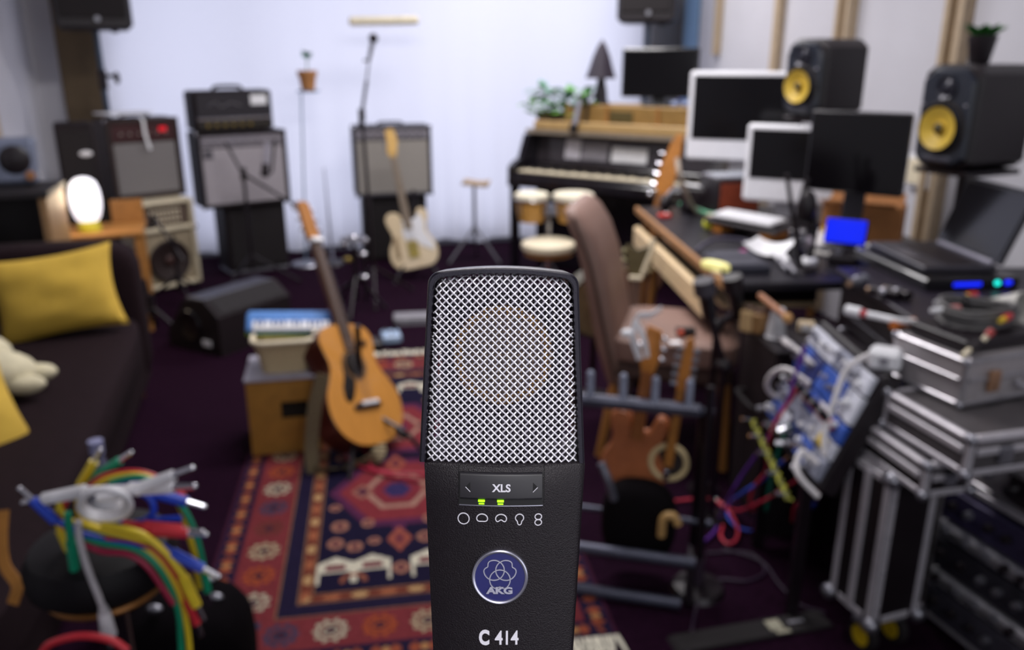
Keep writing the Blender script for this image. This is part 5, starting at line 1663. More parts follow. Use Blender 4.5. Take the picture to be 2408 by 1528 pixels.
# studio monitors
KRK = mat('speaker_yellow', 'c8a83e', 0.5)
def studio_monitor(label, front_c, z0, rz, w, d, h, label_st, pz=0.0):
    s = thing('studio_monitor', label, 'speaker', (front_c.x, front_c.y, z0), rz, 'black studio monitors with yellow cones')
    # cabinet with bowed front and rounded shoulders
    prof = [(-w / 2, 0.035), (-w / 2 + 0.03, 0.008), (-w / 4, 0.0), (w / 4, 0.0), (w / 2 - 0.03, 0.008), (w / 2, 0.035), (w / 2, h - 0.035), (w / 2 - 0.03, h - 0.008), (w / 4, h), (-w / 4, h), (-w / 2 + 0.03, h - 0.008), (-w / 2, h - 0.035)]
    c = part(s, 'cabinet', MB().prism(prof, 0.0, d, 0.016), BLK)
    fr = [(-w / 2 + 0.014, 0.05), (-w / 4, 0.014), (w / 4, 0.014), (w / 2 - 0.014, 0.05), (w / 2 - 0.014, h - 0.06), (w / 4, h - 0.014), (-w / 4, h - 0.014), (-w / 2 + 0.014, h - 0.06)]
    part(s, 'front_baffle', MB().prism(fr, -0.02, 0.004, 0.012), mat('baffle_blue_black', '1f2430', 0.35))
    R = w * 0.36
    wz = h * 0.40
    part(s, 'woofer_ring', MB().torus((0, -0.02, wz), R * 1.02, 0.010, 'Y'), RUB)
    part(s, 'woofer_cone', MB().lathe([(0.001, -0.004), (R * 0.25, -0.002), (R * 0.3, -0.012), (R * 0.82, 0.006), (R * 0.86, 0.008)], 32, rot3(90, 0, 0), (0, -0.036, wz)), KRK)
    part(s, 'dust_cap', MB().sph((0, -0.036, wz), (R * 0.22, 0.012, R * 0.22), 14, 8), mat('cone_cap', '4a4020', 0.5))
    tw = part(s, 'tweeter', MB().lathe([(0.001, 0.01), (0.012, 0.008), (0.03, 0.0), (0.042, 0.008), (0.046, 0.0)], 24, rot3(90, 0, 0), (0, -0.022, h * 0.78)), mat('tweeter_dark', '2a2a34', 0.3, 0.3))
    part(s, 'port', MB().box((0, -0.022, 0.04), (w * 0.5, 0.012, 0.022), 0.005), mat('port_grey', '3c3c48', 0.4))
    for x in (-1, 1):
        part(s, 'screw', MB().sph((x * w * 0.36, -0.022, h * 0.62), 0.006, 8, 6), STL)
    st = thing('monitor_stand', label_st, 'stand', (front_c.x, front_c.y, 0), rz, 'black studio monitor stands')
    part(st, 'plate', MB().box((0, d / 2, z0 - 0.012), (w * 0.95, d * 0.95, 0.02), 0.004), BLKM)
    part(st, 'pole', MB().cyl((0, d / 2, z0 - 0.02), (0, d / 2, pz + 0.02), 0.025), BLKM)
    part(st, 'base', MB().box((0, d / 2, pz + 0.0125), (w * 0.65, d * 0.65, 0.025), 0.006), BLKM)
    return s
fL = D(1891, 190, 3.62)
studio_monitor('black studio monitor with yellow cone beside the larger white computer', fL, 1.222, -60, 0.215, 0.26, 0.315, 'black stand under the studio monitor beside the white computers', 0.7385)
fR = D(2225, 280, 3.22)
studio_monitor('black studio monitor with yellow cone and a potted plant on top', fR, 1.055, -66, 0.255, 0.31, 0.385, 'black stand under the studio monitor with the plant')
# plant on the right monitor
r66 = math.radians(-66)
pp = Vector((fR.x, fR.y, 0)) + Vector((math.cos(r66), math.sin(r66), 0)) * 0.02 + Vector((-math.sin(r66), math.cos(r66), 0)) * 0.10
pk = thing('potted_plant', 'small succulent in a black pot on top of the right studio monitor', 'plant', (pp.x, pp.y, 1.4405))
part(pk, 'pot', MB().lathe([(0.001, 0), (0.032, 0), (0.035, 0.004), (0.052, 0.10), (0.047, 0.10), (0.044, 0.085), (0.001, 0.085)], 24), BLK)
for k in range(16):
    a = 2.399 * k
    mb = MB()
    leaf_mb(mb, (0.018 * math.cos(a), 0.018 * math.sin(a), 0.085), (math.cos(a), math.sin(a), 0.7 + 0.1 * (k % 5)), 0.085, 0.034)
    part(pk, 'leaf', mb, mat('succulent_green', '2c6a2a', 0.5, var=0.3), 60)
# ------------------------------------------------------------------ smaller things on the desk
def boxthing(name, label, cat, loc, rz, s, m, ch=0.004, extra=(), group=None, rot=None):
    t = thing(name, label, cat, loc, rz, group)
    part(t, 'body', MB().box((0, 0, s[2] / 2), s, ch), m)
    for nm, c, sz, mm in extra:
        part(t, nm, MB().box(c, sz, min(sz) * 0.2), mm)
    return t
# tablet on a red-sided box
p = Vector((1.02, 3.86, 0.7385))
boxthing('rack_box', 'dark box with an orange-red side under the grey tablet', 'box', p + Vector((0.02, 0.12, 0)), DR + 12, (0.2, 0.22, 0.18), BLK, 0.005, [('side_panel', (0.101, 0, 0.09), (0.006, 0.2, 0.15), mat('box_orange_red', '9a4428', 0.5))])
tb_ = thing('tablet', 'pale grey tablet lying on the box below the white computer', 'tablet', p + Vector((0.02, 0.12, 0.1815)), DR + 8)
part(tb_, 'body', MB().box((0, 0, 0.006), (0.17, 0.21, 0.012), 0.004), GRYP)
part(tb_, 'screen', MB().box((0, 0, 0.013), (0.15, 0.19, 0.003)), mat('tablet_screen', 'c4cad6', 0.25, var=0.03))
dq = G(1640, 440, 0.86)
boxthing('hard_drive', 'small black drive box under the folded white paper', 'drive', Vector((dq.x, dq.y, 0.7385)), -20, (0.14, 0.10, 0.12), BLK, 0.006, [('front_panel', (0, -0.051, 0.06), (0.12, 0.004, 0.09), BLKM)])
# headphones
hp = thing('headphones', 'black headphones with a grey band lying at the far end of the desk', 'headphones', ds(1592, 500), -30)
part(hp, 'ear_cup', MB().sph((-0.06, 0, 0.04), (0.03, 0.045, 0.042), 14, 10), BLK)
part(hp, 'ear_cup', MB().sph((0.06, 0.02, 0.035), (0.03, 0.045, 0.038), 14, 10), BLK)
part(hp, 'headband', MB().tube(resample([(-0.065, 0, 0.06), (-0.05, 0.08, 0.1), (0.02, 0.13, 0.09), (0.065, 0.06, 0.06)], 6), 0.009, 8), GRYP)
boxthing('gadget', 'small red gadget beside the headphones on the desk', 'gadget', ds(1562, 512), 10, (0.06, 0.04, 0.02), mat('gadget_red', 'd04038', 0.4), 0.006, [('button', (0.01, 0, 0.022), (0.015, 0.015, 0.006), PAP)])
def papers(label, px, py, w, d, rz, z=0.7385, n=3, bend=0.0, m=None, group='loose papers on the desk'):
    t = thing('paper', label, 'paper', ds(px, py, z), rz, group)
    for k in range(n):
        vs, fs = [], []
        for i in range(9):
            for j in range(5):
                u, v = i / 8 - 0.5, j / 4 - 0.5
                vs.append((u * w, v * d, 0.003 + 0.0035 * k + bend * (u * u * 2 + 0.6 * u * v + 0.2 * abs(v))))
        for i in range(8):
            for j in range(4):
                q = i * 5 + j
                fs.append((q, q + 5, q + 6, q + 1))
        part(t, 'sheet', MB().add(vs, fs), m or PAP, 80)
    return t
papers('folded white paper on the small drive at the far end of the desk', 1640, 440, 0.15, 0.07, -20, z=0.8605, n=2, bend=0.02)
papers('creased white papers beside the yellow ball', 1725, 535, 0.2, 0.16, -40, n=3, bend=0.04)
papers('large white sheet bent upright in the middle of the desk', 1812, 592, 0.16, 0.24, -30, n=2, bend=0.06)
papers('pinkish crumpled tissue on the desk beside the headphones', 1655, 505, 0.07, 0.06, 10, n=2, bend=0.05, m=mat('tissue_pink', 'd8c4cc', 0.9))
solo('ball', 'bright yellow ball on the desk beside the papers', 'ball', MB().sph((0, 0, 0.026), 0.026, 16, 10), mat('ball_yellow', 'd8d840', 0.5), ds(1665, 540))
cable('cable', 'green and beige cable bundle crossing the desk below the tablet', [ds(1600, 480, .75), ds(1630, 488, .76), ds(1665, 502, .76), ds(1700, 505, .755), ds(1728, 498, .75)], 0.012, mat('cable_green', '5a9a78', 0.5))
cable('cable', 'beige cable hanging from the white computer down to the desk', [D(1592, 372, 3.74), D(1602, 425, 3.72), ds(1632, 490, .765), ds(1680, 510, .755), ds(1715, 520, .75)], 0.012, mat('cable_beige', 'b8a898', 0.5))
# keyboard on a dark tray
k0 = Vector((1.04, 3.52, 0.7385))
kt = thing('keyboard_tray', 'slanted black tray with wooden feet under the white computer keyboard', 'tray', k0, -52)
part(kt, 'board', MB().box((0, 0, 0.055), (0.36, 0.22, 0.016), 0.003, rot3(6, 0, 0)), BLK)
part(kt, 'foot', MB().box((-0.12, -0.03, 0.021), (0.05, 0.14, 0.042), 0.003), WOODO)
part(kt, 'foot', MB().box((0.12, -0.03, 0.021), (0.05, 0.14, 0.042), 0.003), WOODO)
ck = thing('computer_keyboard', 'white computer keyboard on the slanted black tray', 'keyboard', k0 + Vector((0, 0, 0.068)), -52)
part(ck, 'case', MB().box((-0.01, -0.03, 0.005), (0.30, 0.11, 0.01), 0.003, rot3(6, 0, 0)), WHT)
for r in range(4):
    for k in range(12):
        part(ck, 'key', MB().box((-0.145 + 0.0245 * k, -0.068 + r * 0.024, 0.011 + 0.0026 * (r - 1)), (0.021, 0.02, 0.006), 0.001), PAP)
# dark slate pad, grey arc cable, clip light
boxthing('pad_controller', 'flat dark grey pad controller at the desk edge', 'controller', ds(1715, 630) + Vector((0.03, 0.03, 0)), DR, (0.24, 0.18, 0.03), mat('pad_grey', '343440', 0.45), 0.006, [('pad', (-0.06, 0.0, 0.031), (0.09, 0.14, 0.005), mat('pad_face', '44444f', 0.5)), ('pad', (0.06, 0.0, 0.031), (0.09, 0.14, 0.005), MATS['pad_face']), ('lit_pad', (-0.1, 0.06, 0.032), (0.02, 0.02, 0.006), mat('pad_pink', 'a83a80', 0.4, emit='b03080', estr=0.5))])
cable('cable', 'grey cable arching over the desk edge by the dark pad', [ds(1637, 592, .745), ds(1655, 575, .76), ds(1690, 562, .77), ds(1750, 566, .76), ds(1790, 585, .745)], 0.008, mat('cable_grey', '4a4658', 0.5))
cl = thing('clip_light', 'glowing pale yellow clip light on the front edge of the desk', 'lamp', ds(1682, 638), -50)
part(cl, 'tube', MB().sph((0, 0, 0.02), (0.06, 0.02, 0.018), 16, 10, 3), mat('clip_glow', 'efe9a0', 0.4, emit='f0e68a', estr=0.5))
part(cl, 'clip', MB().box((0.02, -0.01, 0.004), (0.04, 0.03, 0.008), 0.002), CRM)
# boom mic stand rising from the desk with pens
bs0 = ds(1862, 640) + Vector((0.04, 0.03, 0))
ms = thing('desk_microphone_stand', 'black desk mic stand with folded arms rising before the smaller white computer', 'stand', (bs0.x, bs0.y, 0.7385), 0)
part(ms, 'base', MB().lathe([(0.001, 0.02), (0.05, 0.016), (0.06, 0.0), (0.001, 0)], 24), BLKM)
tpz = D(1850, 410, bs0.y)
part(ms, 'pole', MB().cyl((0, 0, 0.01), (tpz.x - bs0.x, 0, tpz.z - 0.7385), 0.010, 0.007), BLKM)
part(ms, 'upper_arm', MB().tube(resample([(-0.01, 0, 0.33), (-0.03, -0.01, 0.22), (-0.03, -0.02, 0.1), (0.0, -0.01, 0.06)], 6), [0.010] * 19, 8), BLK)
part(ms, 'shock_basket', MB().sph((-0.005, -0.01, 0.23), (0.035, 0.03, 0.06), 14, 10), BLK)
part(ms, 'lower_arm', MB().tube(resample([(0.0, 0, 0.28), (0.03, -0.01, 0.16), (0.02, -0.02, 0.05)], 6), 0.012, 8), BLK)
part(ms, 'joint', MB().sph((-0.012, -0.02, 0.115), 0.014, 10, 8), STL)
part(ms, 'joint', MB().sph((0.012, -0.02, 0.108), (0.014, 0.012, 0.022), 10, 8), mat('joint_pale', 'c4b8c4', 0.4, 0.4))
for k, (px, py) in enumerate(((1848, 640), (1868, 648))):
    q = ds(px, py)
    pe = thing('marker_pen', ['white capped marker pen left of the desk mic stand', 'white capped marker pen right of the other one by the desk mic stand'][k], 'pen', q + Vector((0, 0.0, 0.012)), 4)
    part(pe, 'barrel', MB().cyl((0, 0, 0), (0, 0.07, 0.02), 0.008), GRYP)
    part(pe, 'cap', MB().cyl((0, 0.068, 0.0195), (0, 0.125, 0.036), 0.0115), PAP)
    part(pe, 'tip', MB().sph((0, -0.002, 0), (0.008, 0.006, 0.008), 8, 6), STL)
mo = thing('computer_mouse', 'round white computer mouse beside the marker pens', 'mouse', ds(1898, 626), -40)
part(mo, 'shell', MB().sph((0, 0, 0.016), (0.032, 0.048, 0.018), 18, 10, 2.3), WHT)
part(mo, 'button_line', MB().box((0, 0.02, 0.032), (0.002, 0.04, 0.002)), GRYP)
rm_ = boxthing('remote_control', 'slim grey-white remote control lying on the desk', 'remote', ds(1938, 600), -37, (0.13, 0.03, 0.012), mat('remote_grey', 'b8b4b0', 0.5), 0.004, [('button', (0.03, 0, 0.013), (0.01, 0.01, 0.004), BLK), ('button', (0.0, 0, 0.013), (0.01, 0.01, 0.004), BLK)])
# tangle of white cables
for k in range(5):
    a = k * 1.3
    pts = [ds(1905 + 8 * k, 560 - 6 * k, .752 + .008 * k), ds(1915 + 10 * k, 575 - 4 * k, .758 + .008 * k), ds(1950 + 4 * k, 580 - 5 * k, .755 + .008 * k), ds(1975 + 5 * k, 570 - 2 * k, .76 + .006 * k), ds(2008, 558 + 2 * k, .75 + .005 * k)]
    cable('cable', ['lowest', 'second', 'third', 'fourth', 'topmost'][k] + ' white cable of the tangle beside the remote control', pts, 0.009, mat('cable_white', 'd6d2d4', 0.5), group='white cables tangled on the desk', plugs=(1,) if k == 0 else ())
solo('cap', 'small yellow cap on the tangle of white cables', 'cap', MB().lathe([(0.001, 0.02), (0.016, 0.018), (0.02, 0.0), (0.001, 0)], 14), YELP, ds(1945, 543, .80))
# phone with a blue screen on a tripod clip before cardboard
q = D(2000, 470, 2.97)
cbx = thing('cardboard_box', 'brown cardboard box behind the blue screened device', 'box', Vector((1.42, 3.32, 0.7385)), -30)
CARD = mat('cardboard', 'a06a3c', 0.8, var=0.1)
part(cbx, 'body', MB().box((0, 0, 0.085), (0.30, 0.12, 0.17), 0.003), CARD)
part(cbx, 'flap', MB().box((-0.02, -0.07, 0.172), (0.28, 0.06, 0.004), 0.001, rot3(-20, 0, 0)), CARD)
part(cbx, 'flap', MB().box((0.0, 0.06, 0.185), (0.28, 0.06, 0.004), 0.001, rot3(35, 0, 0)), CARD)
ph = thing('camera_screen', 'small device with a bright blue screen on a stubby black base', 'screen', (q.x, q.y, 0.7385), -30)
part(ph, 'base', MB().box((0, 0.0, 0.02), (0.10, 0.08, 0.04), 0.006), BLK)
part(ph, 'neck', MB().box((-0.02, 0.0, 0.065), (0.03, 0.03, 0.06), 0.005), GRYP)
part(ph, 'housing', MB().box((0, -0.01, 0.125), (0.145, 0.018, 0.095), 0.005, rot3(-16, 0, 0)), BLK)
part(ph, 'screen', MB().box((0, -0.022, 0.128), (0.135, 0.004, 0.085), 0.001, rot3(-16, 0, 0)), mat('blue_lcd', '0a20d0', 0.3, emit='0420e0', estr=0.8))
for k in range(4):
    pts = [ds(2070 + 6 * k, 545 - 4 * k, .75 + .012 * k), ds(2090, 520 + 5 * k, .77 + .01 * k), ds(2115 - 3 * k, 535, .765), ds(2105, 560 - 2 * k, .755), ds(2078, 556 - 3 * k, .76 + .008 * k)]
    cable('cable', ['lowest', 'second lowest', 'second highest', 'topmost'][k] + ' brown cable of the nest at the foot of the cardboard box', pts, 0.006, mat('cable_brown', '6a4a3c', 0.6), closed=True, group='brown cables in a nest')
cu = thing('bottle', 'small white bottle with blue label on the desk end', 'bottle', ds(2030, 622), 0)
part(cu, 'body', MB().lathe([(0.001, 0), (0.022, 0), (0.024, 0.004), (0.024, 0.05), (0.02, 0.06), (0.001, 0.06)], 20), mat('bottle_white_blue', 'a8aed8', 0.4))
part(cu, 'cap', MB().lathe([(0.025, 0.058), (0.028, 0.062), (0.028, 0.074), (0.001, 0.076)], 20), WHT)
part(cu, 'label', MB().lathe([(0.0245, 0.006), (0.0245, 0.03)], 20), mat('label_blue', '2c2c80', 0.5))
# headstock of a guitar leaning at the far end of the desk
h0 = D(1535, 480, 4.34)
h1 = D(1605, 322, 4.42)
gb = thing('bass_guitar', 'orange wooden bass with long headstock leaning at the far end of the desk', 'guitar', M=pose(Vector((h0.x - 0.12, 4.34, 0.02)), Vector((h1.x - h0.x + 0.12, 0.2, h1.z - 0.02)), (-0.3, -1, 0.1)))
LG_ = (Vector((h1.x - h0.x + 0.12, 0.2, h1.z - 0.02))).length
part(gb, 'body', MB().prism([(x * 0.9, z * 0.9) for x, z in tol], 0.0, 0.04, 0.006), WOODD)
part(gb, 'neck', MB().prism([(-0.03, 0.28), (0.03, 0.28), (0.026, LG_ - 0.32), (-0.026, LG_ - 0.32)], -0.012, 0.014, 0.004), mat('bass_neck', '8c5a2a', 0.45))
part(gb, 'headstock', MB().prism([(-0.028, LG_ - 0.33), (0.03, LG_ - 0.33), (0.05, LG_ - 0.27), (0.045, LG_ - 0.12), (0.03, LG_), (0.0, LG_ + 0.01), (-0.022, LG_ - 0.04), (-0.045, LG_ - 0.18), (-0.05, LG_ - 0.28)], -0.008, 0.014, 0.004), mat('flame_maple', 'b9772e', 0.4, stretch=(10, 10, 60), scale=3, var=0.3))
for k in range(4):
    part(gb, 'tuner', MB().cyl((-0.045, 0.003, LG_ - 0.28 + 0.055 * k), (-0.07, 0.003, LG_ - 0.28 + 0.055 * k), 0.010, n=8), CHR)
part(gb, 'tuner', MB().sph((-0.06, 0.0, LG_ - 0.34), 0.016, 10, 8), CHR)

# guitar neck and round drum standing behind the chair
n1 = D(1500, 585, 3.55)
gn = thing('electric_guitar', 'dark guitar with cream edged headstock standing between the chair and the desk', 'guitar', M=pose(Vector((n1.x - 0.02, 3.50, 0.03)), (0.02, 0.05, n1.z - 0.03), (-0.2, -1, 0.1)))
part(gn, 'body', MB().prism([(x * 0.5, z * 0.5) for x, z in tol], 0.0, 0.04, 0.006), mat('guitar_black', '141014', 0.3, coat=0.4))
NL = n1.z - 0.03
part(gn, 'neck', MB().prism([(-0.026, 0.14), (0.026, 0.14), (0.024, NL - 0.13), (-0.024, NL - 0.13)], -0.012, 0.01, 0.003), mat('neck_taupe', '7a5e52', 0.45))
part(gn, 'nut', MB().box((0, -0.012, NL - 0.125), (0.06, 0.02, 0.018), 0.003), CRM)
part(gn, 'headstock', MB().prism([(-0.026, NL - 0.12), (0.026, NL - 0.12), (0.06, NL), (0.05, NL + 0.02), (0.0, NL), (-0.05, NL + 0.02), (-0.055, NL)], -0.006, 0.01, 0.002), mat('head_black_gold', '5a5034', 0.4))
part(gn, 'head_edge', MB().tube([(0.028, -0.004, NL - 0.11), (0.062, -0.004, NL), (0.064, -0.004, NL + 0.05)], 0.012, 8), CRM)
tuners(gn, (NL - 0.09, NL - 0.05, NL - 0.01), 0.04, 0.0, mat('tuner_gold', 'c0b890', 0.3, 0.6), 0.012)
q = D(1400, 712, 3.45)
dr = thing('hand_drum', 'round hand drum with dark rim standing behind the brown chair', 'drum', (q.x, q.y, 0))
part(dr, 'rim', MB().lathe([(0.14, -0.04), (0.15, -0.04), (0.15, 0.04), (0.14, 0.04)], 36, rot3(90, 0, 25), (0, 0, q.z), closed=True), mat('drum_rim_grey', '6a665a', 0.4, 0.3))
part(dr, 'skin', MB().lathe([(0.001, 0.03), (0.14, 0.03), (0.14, 0.02), (0.001, 0.02)], 36, rot3(90, 0, 25), (0, 0, q.z)), mat('drum_skin_tan', 'b8a880', 0.6))
part(dr, 'stand', MB().cyl((0, 0.03, q.z - 0.14), (0, 0.03, 0.02), 0.014), BLKM)
part(dr, 'base', MB().lathe([(0.001, 0.02), (0.09, 0.014), (0.1, 0.0), (0.001, 0)], 20), BLKM)
# ------------------------------------------------------------------ guitar rack with two instruments
RK = -14.0
rkx = Vector((math.cos(math.radians(RK)), math.sin(math.radians(RK)), 0))
rky = Vector((-rkx.y, rkx.x, 0))
K0 = G(1680, 965, 0.55)
rk_ = thing('guitar_rack', 'black tubular multi guitar rack with grey rubber pegs beside the microphone', 'rack', Vector((K0.x, K0.y, 0)), RK)
PEG = mat('peg_grey', '8a90a4', 0.6)
TUBE = mat('rack_tube', '4a4c5c', 0.4, 0.4)
Lr = 0.62
part(rk_, 'top_bar', MB().box((-Lr / 2 - 0.0, 0, 0.545), (Lr - 0.06, 0.035, 0.035), 0.01), TUBE)
part(rk_, 'top_bar_end', MB().cyl((-0.035, 0, 0.545), (0.0, 0, 0.545), 0.010), TUBE)
for px in (1388, 1465, 1540, 1620):
    x = (on_line(Vector((K0.x, K0.y, 0)), rkx, px, 0.57) - Vector((K0.x, K0.y, 0.57))).dot(rkx)
    part(rk_, 'peg', MB().cyl((x, 0, 0.555), (x, 0, 0.625), 0.0105, 0.0105, 12).sph((x, 0, 0.625), 0.0105, 10, 6), PEG)
for x in (-0.58, -0.03):
    part(rk_, 'upright', MB().cyl((x, 0.03, 0.53), (x, 0.16, 0.03), 0.012), BLKM)
    part(rk_, 'foot_tube', MB().cyl((x, -0.12, 0.018), (x, 0.22, 0.018), 0.014), BLKM)
part(rk_, 'lower_bar', MB().cyl((-Lr, -0.10, 0.13), (-0.02, -0.10, 0.13), 0.016), TUBE)
part(rk_, 'lower_bar', MB().cyl((-Lr, 0.12, 0.13), (0.02, 0.12, 0.13), 0.010), TUBE)
part(rk_, 'floor_bar', MB().cyl((-Lr, -0.14, 0.02), (-0.05, -0.14, 0.02), 0.016), TUBE)
for x in (-0.58, -0.03):
    part(rk_, 'strut', MB().cyl((x, -0.10, 0.13), (x, -0.13, 0.02), 0.010), BLKM)
def rkp(px, py, yl):
    """point at px,py on the rack's vertical plane shifted back by yl"""
    o = Vector((K0.x, K0.y, 0)) + rky * yl
    d = ray(px, py)
    n = rky
    t = (o - Vector((0, 0, EYE))).dot(n) / d.dot(n)
    return Vector((0, 0, EYE)) + d * t
# instrument with brown body and white cloth on the head
b0, b1 = rkp(1478, 1150, 0.03), rkp(1535, 800, 0.06)
ud = (b1 - b0)
Lg = ud.length
g = thing('electric_guitar', 'brown guitar with a white cloth draped on its headstock in the rack', 'guitar', M=pose(b0, ud, (-0.35, -1, 0.35)))
BRN = mat('brown_guitar_body', 'a4603a', 0.4, coat=0.3)
sc = 0.60
part(g, 'body', MB().prism([(x * sc, z * sc + 0.0) for x, z in tol], 0.0, 0.035, 0.008), BRN)
part(g, 'neck', MB().prism([(-0.017, 0.16), (0.017, 0.16), (0.015, Lg - 0.09), (-0.015, Lg - 0.09)], -0.012, 0.01, 0.003), mat('neck_brown', '8a5226', 0.45))
part(g, 'headstock', MB().prism([(-0.016, Lg - 0.10), (0.016, Lg - 0.10), (0.026, Lg - 0.06), (0.022, Lg + 0.03), (-0.02, Lg + 0.04), (-0.026, Lg - 0.06)], -0.008, 0.008, 0.002), mat('head_orange', 'b0702e', 0.4))
for k in range(3):
    for s in (-1, 1):
        part(g, 'tuner', MB().sph((s * 0.032, 0, Lg - 0.05 + 0.03 * k), (0.010, 0.007, 0.008), 8, 6), CHR)
hT = b1
t = thing('cloth_strap', 'white strap looped over the headstock of the brown guitar', 'strap', (0, 0, 0))
part(t, 'loop', MB().ribbon(resample([rkp(1505, 845, 0.03), rkp(1488, 790, 0.02), rkp(1500, 745, 0.02), rkp(1530, 740, 0.03), rkp(1555, 725, 0.05)], 6), 0.018, 0.003, (0.3, -0.3, 0.9)), PAP)
part(t, 'loop', MB().ribbon(resample([rkp(1492, 750, 0.015), rkp(1505, 775, 0.01), rkp(1516, 800, 0.01), rkp(1522, 840, 0.02)], 6), 0.014, 0.003, (0.8, -0.2, 0.4)), PAP)
part(t, 'knot', MB().sph(rkp(1475, 783, 0.02), (0.018, 0.014, 0.012), 12, 8), PAP)
# instrument with long orange headstock and cream rim
b0, b1 = rkp(1568, 1110, 0.02), rkp(1622, 800, 0.05)
ud = b1 - b0
Lg = ud.length
g = thing('banjo', 'banjo with cream rim and orange headstock full of silver tuners in the rack', 'banjo', M=pose(b0 - ud * 0.02, ud, (-0.25, -1, 0.3)))
part(g, 'rim', MB().torus((0, 0.01, 0.035), 0.05, 0.009, 'Y'), mat('rim_cream', 'c9b486', 0.5))
part(g, 'drum_head', MB().lathe([(0.001, 0.004), (0.043, 0.004), (0.046, -0.02)], 28, rot3(90, 0, 0), (0, 0.012, 0.035)), mat('banjo_head_dark', '241a18', 0.6))
part(g, 'tailpiece', MB().box((0, -0.004, 0.0), (0.016, 0.006, 0.03), 0.002), CHR)
part(g, 'neck', MB().prism([(-0.013, 0.03), (0.013, 0.03), (0.012, Lg - 0.13), (-0.012, Lg - 0.13)], -0.014, 0.006, 0.003), mat('neck_orange', '9a6428', 0.45))
part(g, 'headstock', MB().prism([(-0.013, Lg - 0.14), (0.013, Lg - 0.14), (0.017, Lg - 0.11), (0.015, Lg + 0.0), (0.006, Lg + 0.02), (-0.008, Lg + 0.01), (-0.016, Lg - 0.1)], -0.01, 0.008, 0.002), MATS['head_orange'])
for k in range(5):
    for s in (-1, 1):
        part(g, 'tuner', MB().cyl((s * 0.014, 0, Lg - 0.12 + 0.025 * k), (s * 0.032, 0, Lg - 0.12 + 0.025 * k), 0.007, n=8), CHR)
solo('guitar_pick_box', 'tiny black box with an orange dot on the chair seat edge', 'box', MB().box((0, 0, 0.012), (0.07, 0.03, 0.024), 0.004), BLK, G(1612, 785, 0.505))
solo('ball', 'small orange ball lying on the brown chair seat', 'ball', MB().sph((0, 0, 0.012), 0.012, 12, 8), mat('ball_orange', 'd8583a', 0.5), G(1601, 790, 0.503))
papers('small white note lying on the brown chair seat', 1588, 806, 0.04, 0.03, 10, z=0.502, n=1, group=None)
# bag hanging in the rack
bg_ = thing('gig_bag', 'shapeless black bag hanging between the rack bars', 'bag', rkp(1500, 1230, -0.02), RK)
part(bg_, 'sack', MB().sph((0, 0.02, 0.0), (0.11, 0.06, 0.13), 20, 14, 2.6), mat('bag_black', '0c080b', 0.85, spec=0.1))
part(bg_, 'strap_buckle', MB().tube(resample([(-0.07, -0.02, 0.08), (-0.085, -0.03, 0.14), (-0.11, -0.02, 0.19)], 5), 0.012, 8), mat('buckle_grey', '6a6c78', 0.4, 0.5))
part(bg_, 'tan_hook', MB().tube(resample([(0.07, -0.05, 0.0), (0.075, -0.055, 0.06), (0.10, -0.055, 0.07), (0.115, -0.055, 0.045)], 5), 0.012, 8), mat('hook_tan', 'b8925a', 0.5))
part(bg_, 'tan_strip', MB().tube([(0.06, -0.05, -0.07), (0.14, -0.055, -0.075)], 0.008, 8), MATS['hook_tan'])
# thin stand pole in front of the rack
q = G(1640, 1385, 0)
t = thing('microphone_stand', 'thin black stand pole right of the guitar rack', 'stand', q, 0)
part(t, 'pole', MB().cyl((0, 0, 0.02), (0.0, 0.03, 0.62), 0.012), BLKM)
part(t, 'clutch', MB().cyl((0, 0.002, 0.02), (0, 0.005, 0.10), 0.016), mat('clutch_plum', '2e2230', 0.5))
part(t, 'base', MB().lathe([(0.001, 0.022), (0.07, 0.016), (0.08, 0.0), (0.001, 0)], 24), BLKM)
# two mics on stands in front of the desk
def mic_boom(label, base, h, tip, L, head_m, group='stage mics before the desk'):
    t = thing('microphone_stand', label, 'stand', (base.x, base.y, 0), 0, group)
    part(t, 'base', MB().lathe([(0.001, 0.022), (0.055, 0.016), (0.06, 0.0), (0.001, 0)], 24), BLKM)
    part(t, 'pole', MB().cyl((0, 0, 0.02), (0, 0, h), 0.011), BLKM)
    tl = tip - Vector((base.x, base.y, 0))
    part(t, 'boom_arm', MB().cyl((0, 0, h), tuple(tl), 0.011), BLKM)
    part(t, 'clutch', MB().sph((0, 0, h), 0.026, 12, 8), BLK)
    d = Vector((-0.25, -0.1, 0.95)).normalized()
    c = part(t, 'microphone_body', MB().cyl(tuple(tl - d * 0.02), tuple(tl + d * L * 0.6), 0.022, 0.024), BLKS)
    part(c, 'microphone_head', MB().cyl(tuple(tl + d * L * 0.6), tuple(tl + d * L), 0.034, 0.032, 18), head_m)
    return t
mic_boom('black stand with a stubby grey-headed mic before the chair seat', Vector((0.66, 2.42, 0)), 0.55, D(1668, 735, 2.42), 0.11, mat('mic_head_grey', '38343c', 0.6))
mic_boom('black stand with a slim dark mic beside the pale desk tray', Vector((0.68, 2.62, 0)), 0.62, D(1735, 735, 2.60), 0.13, BLK)

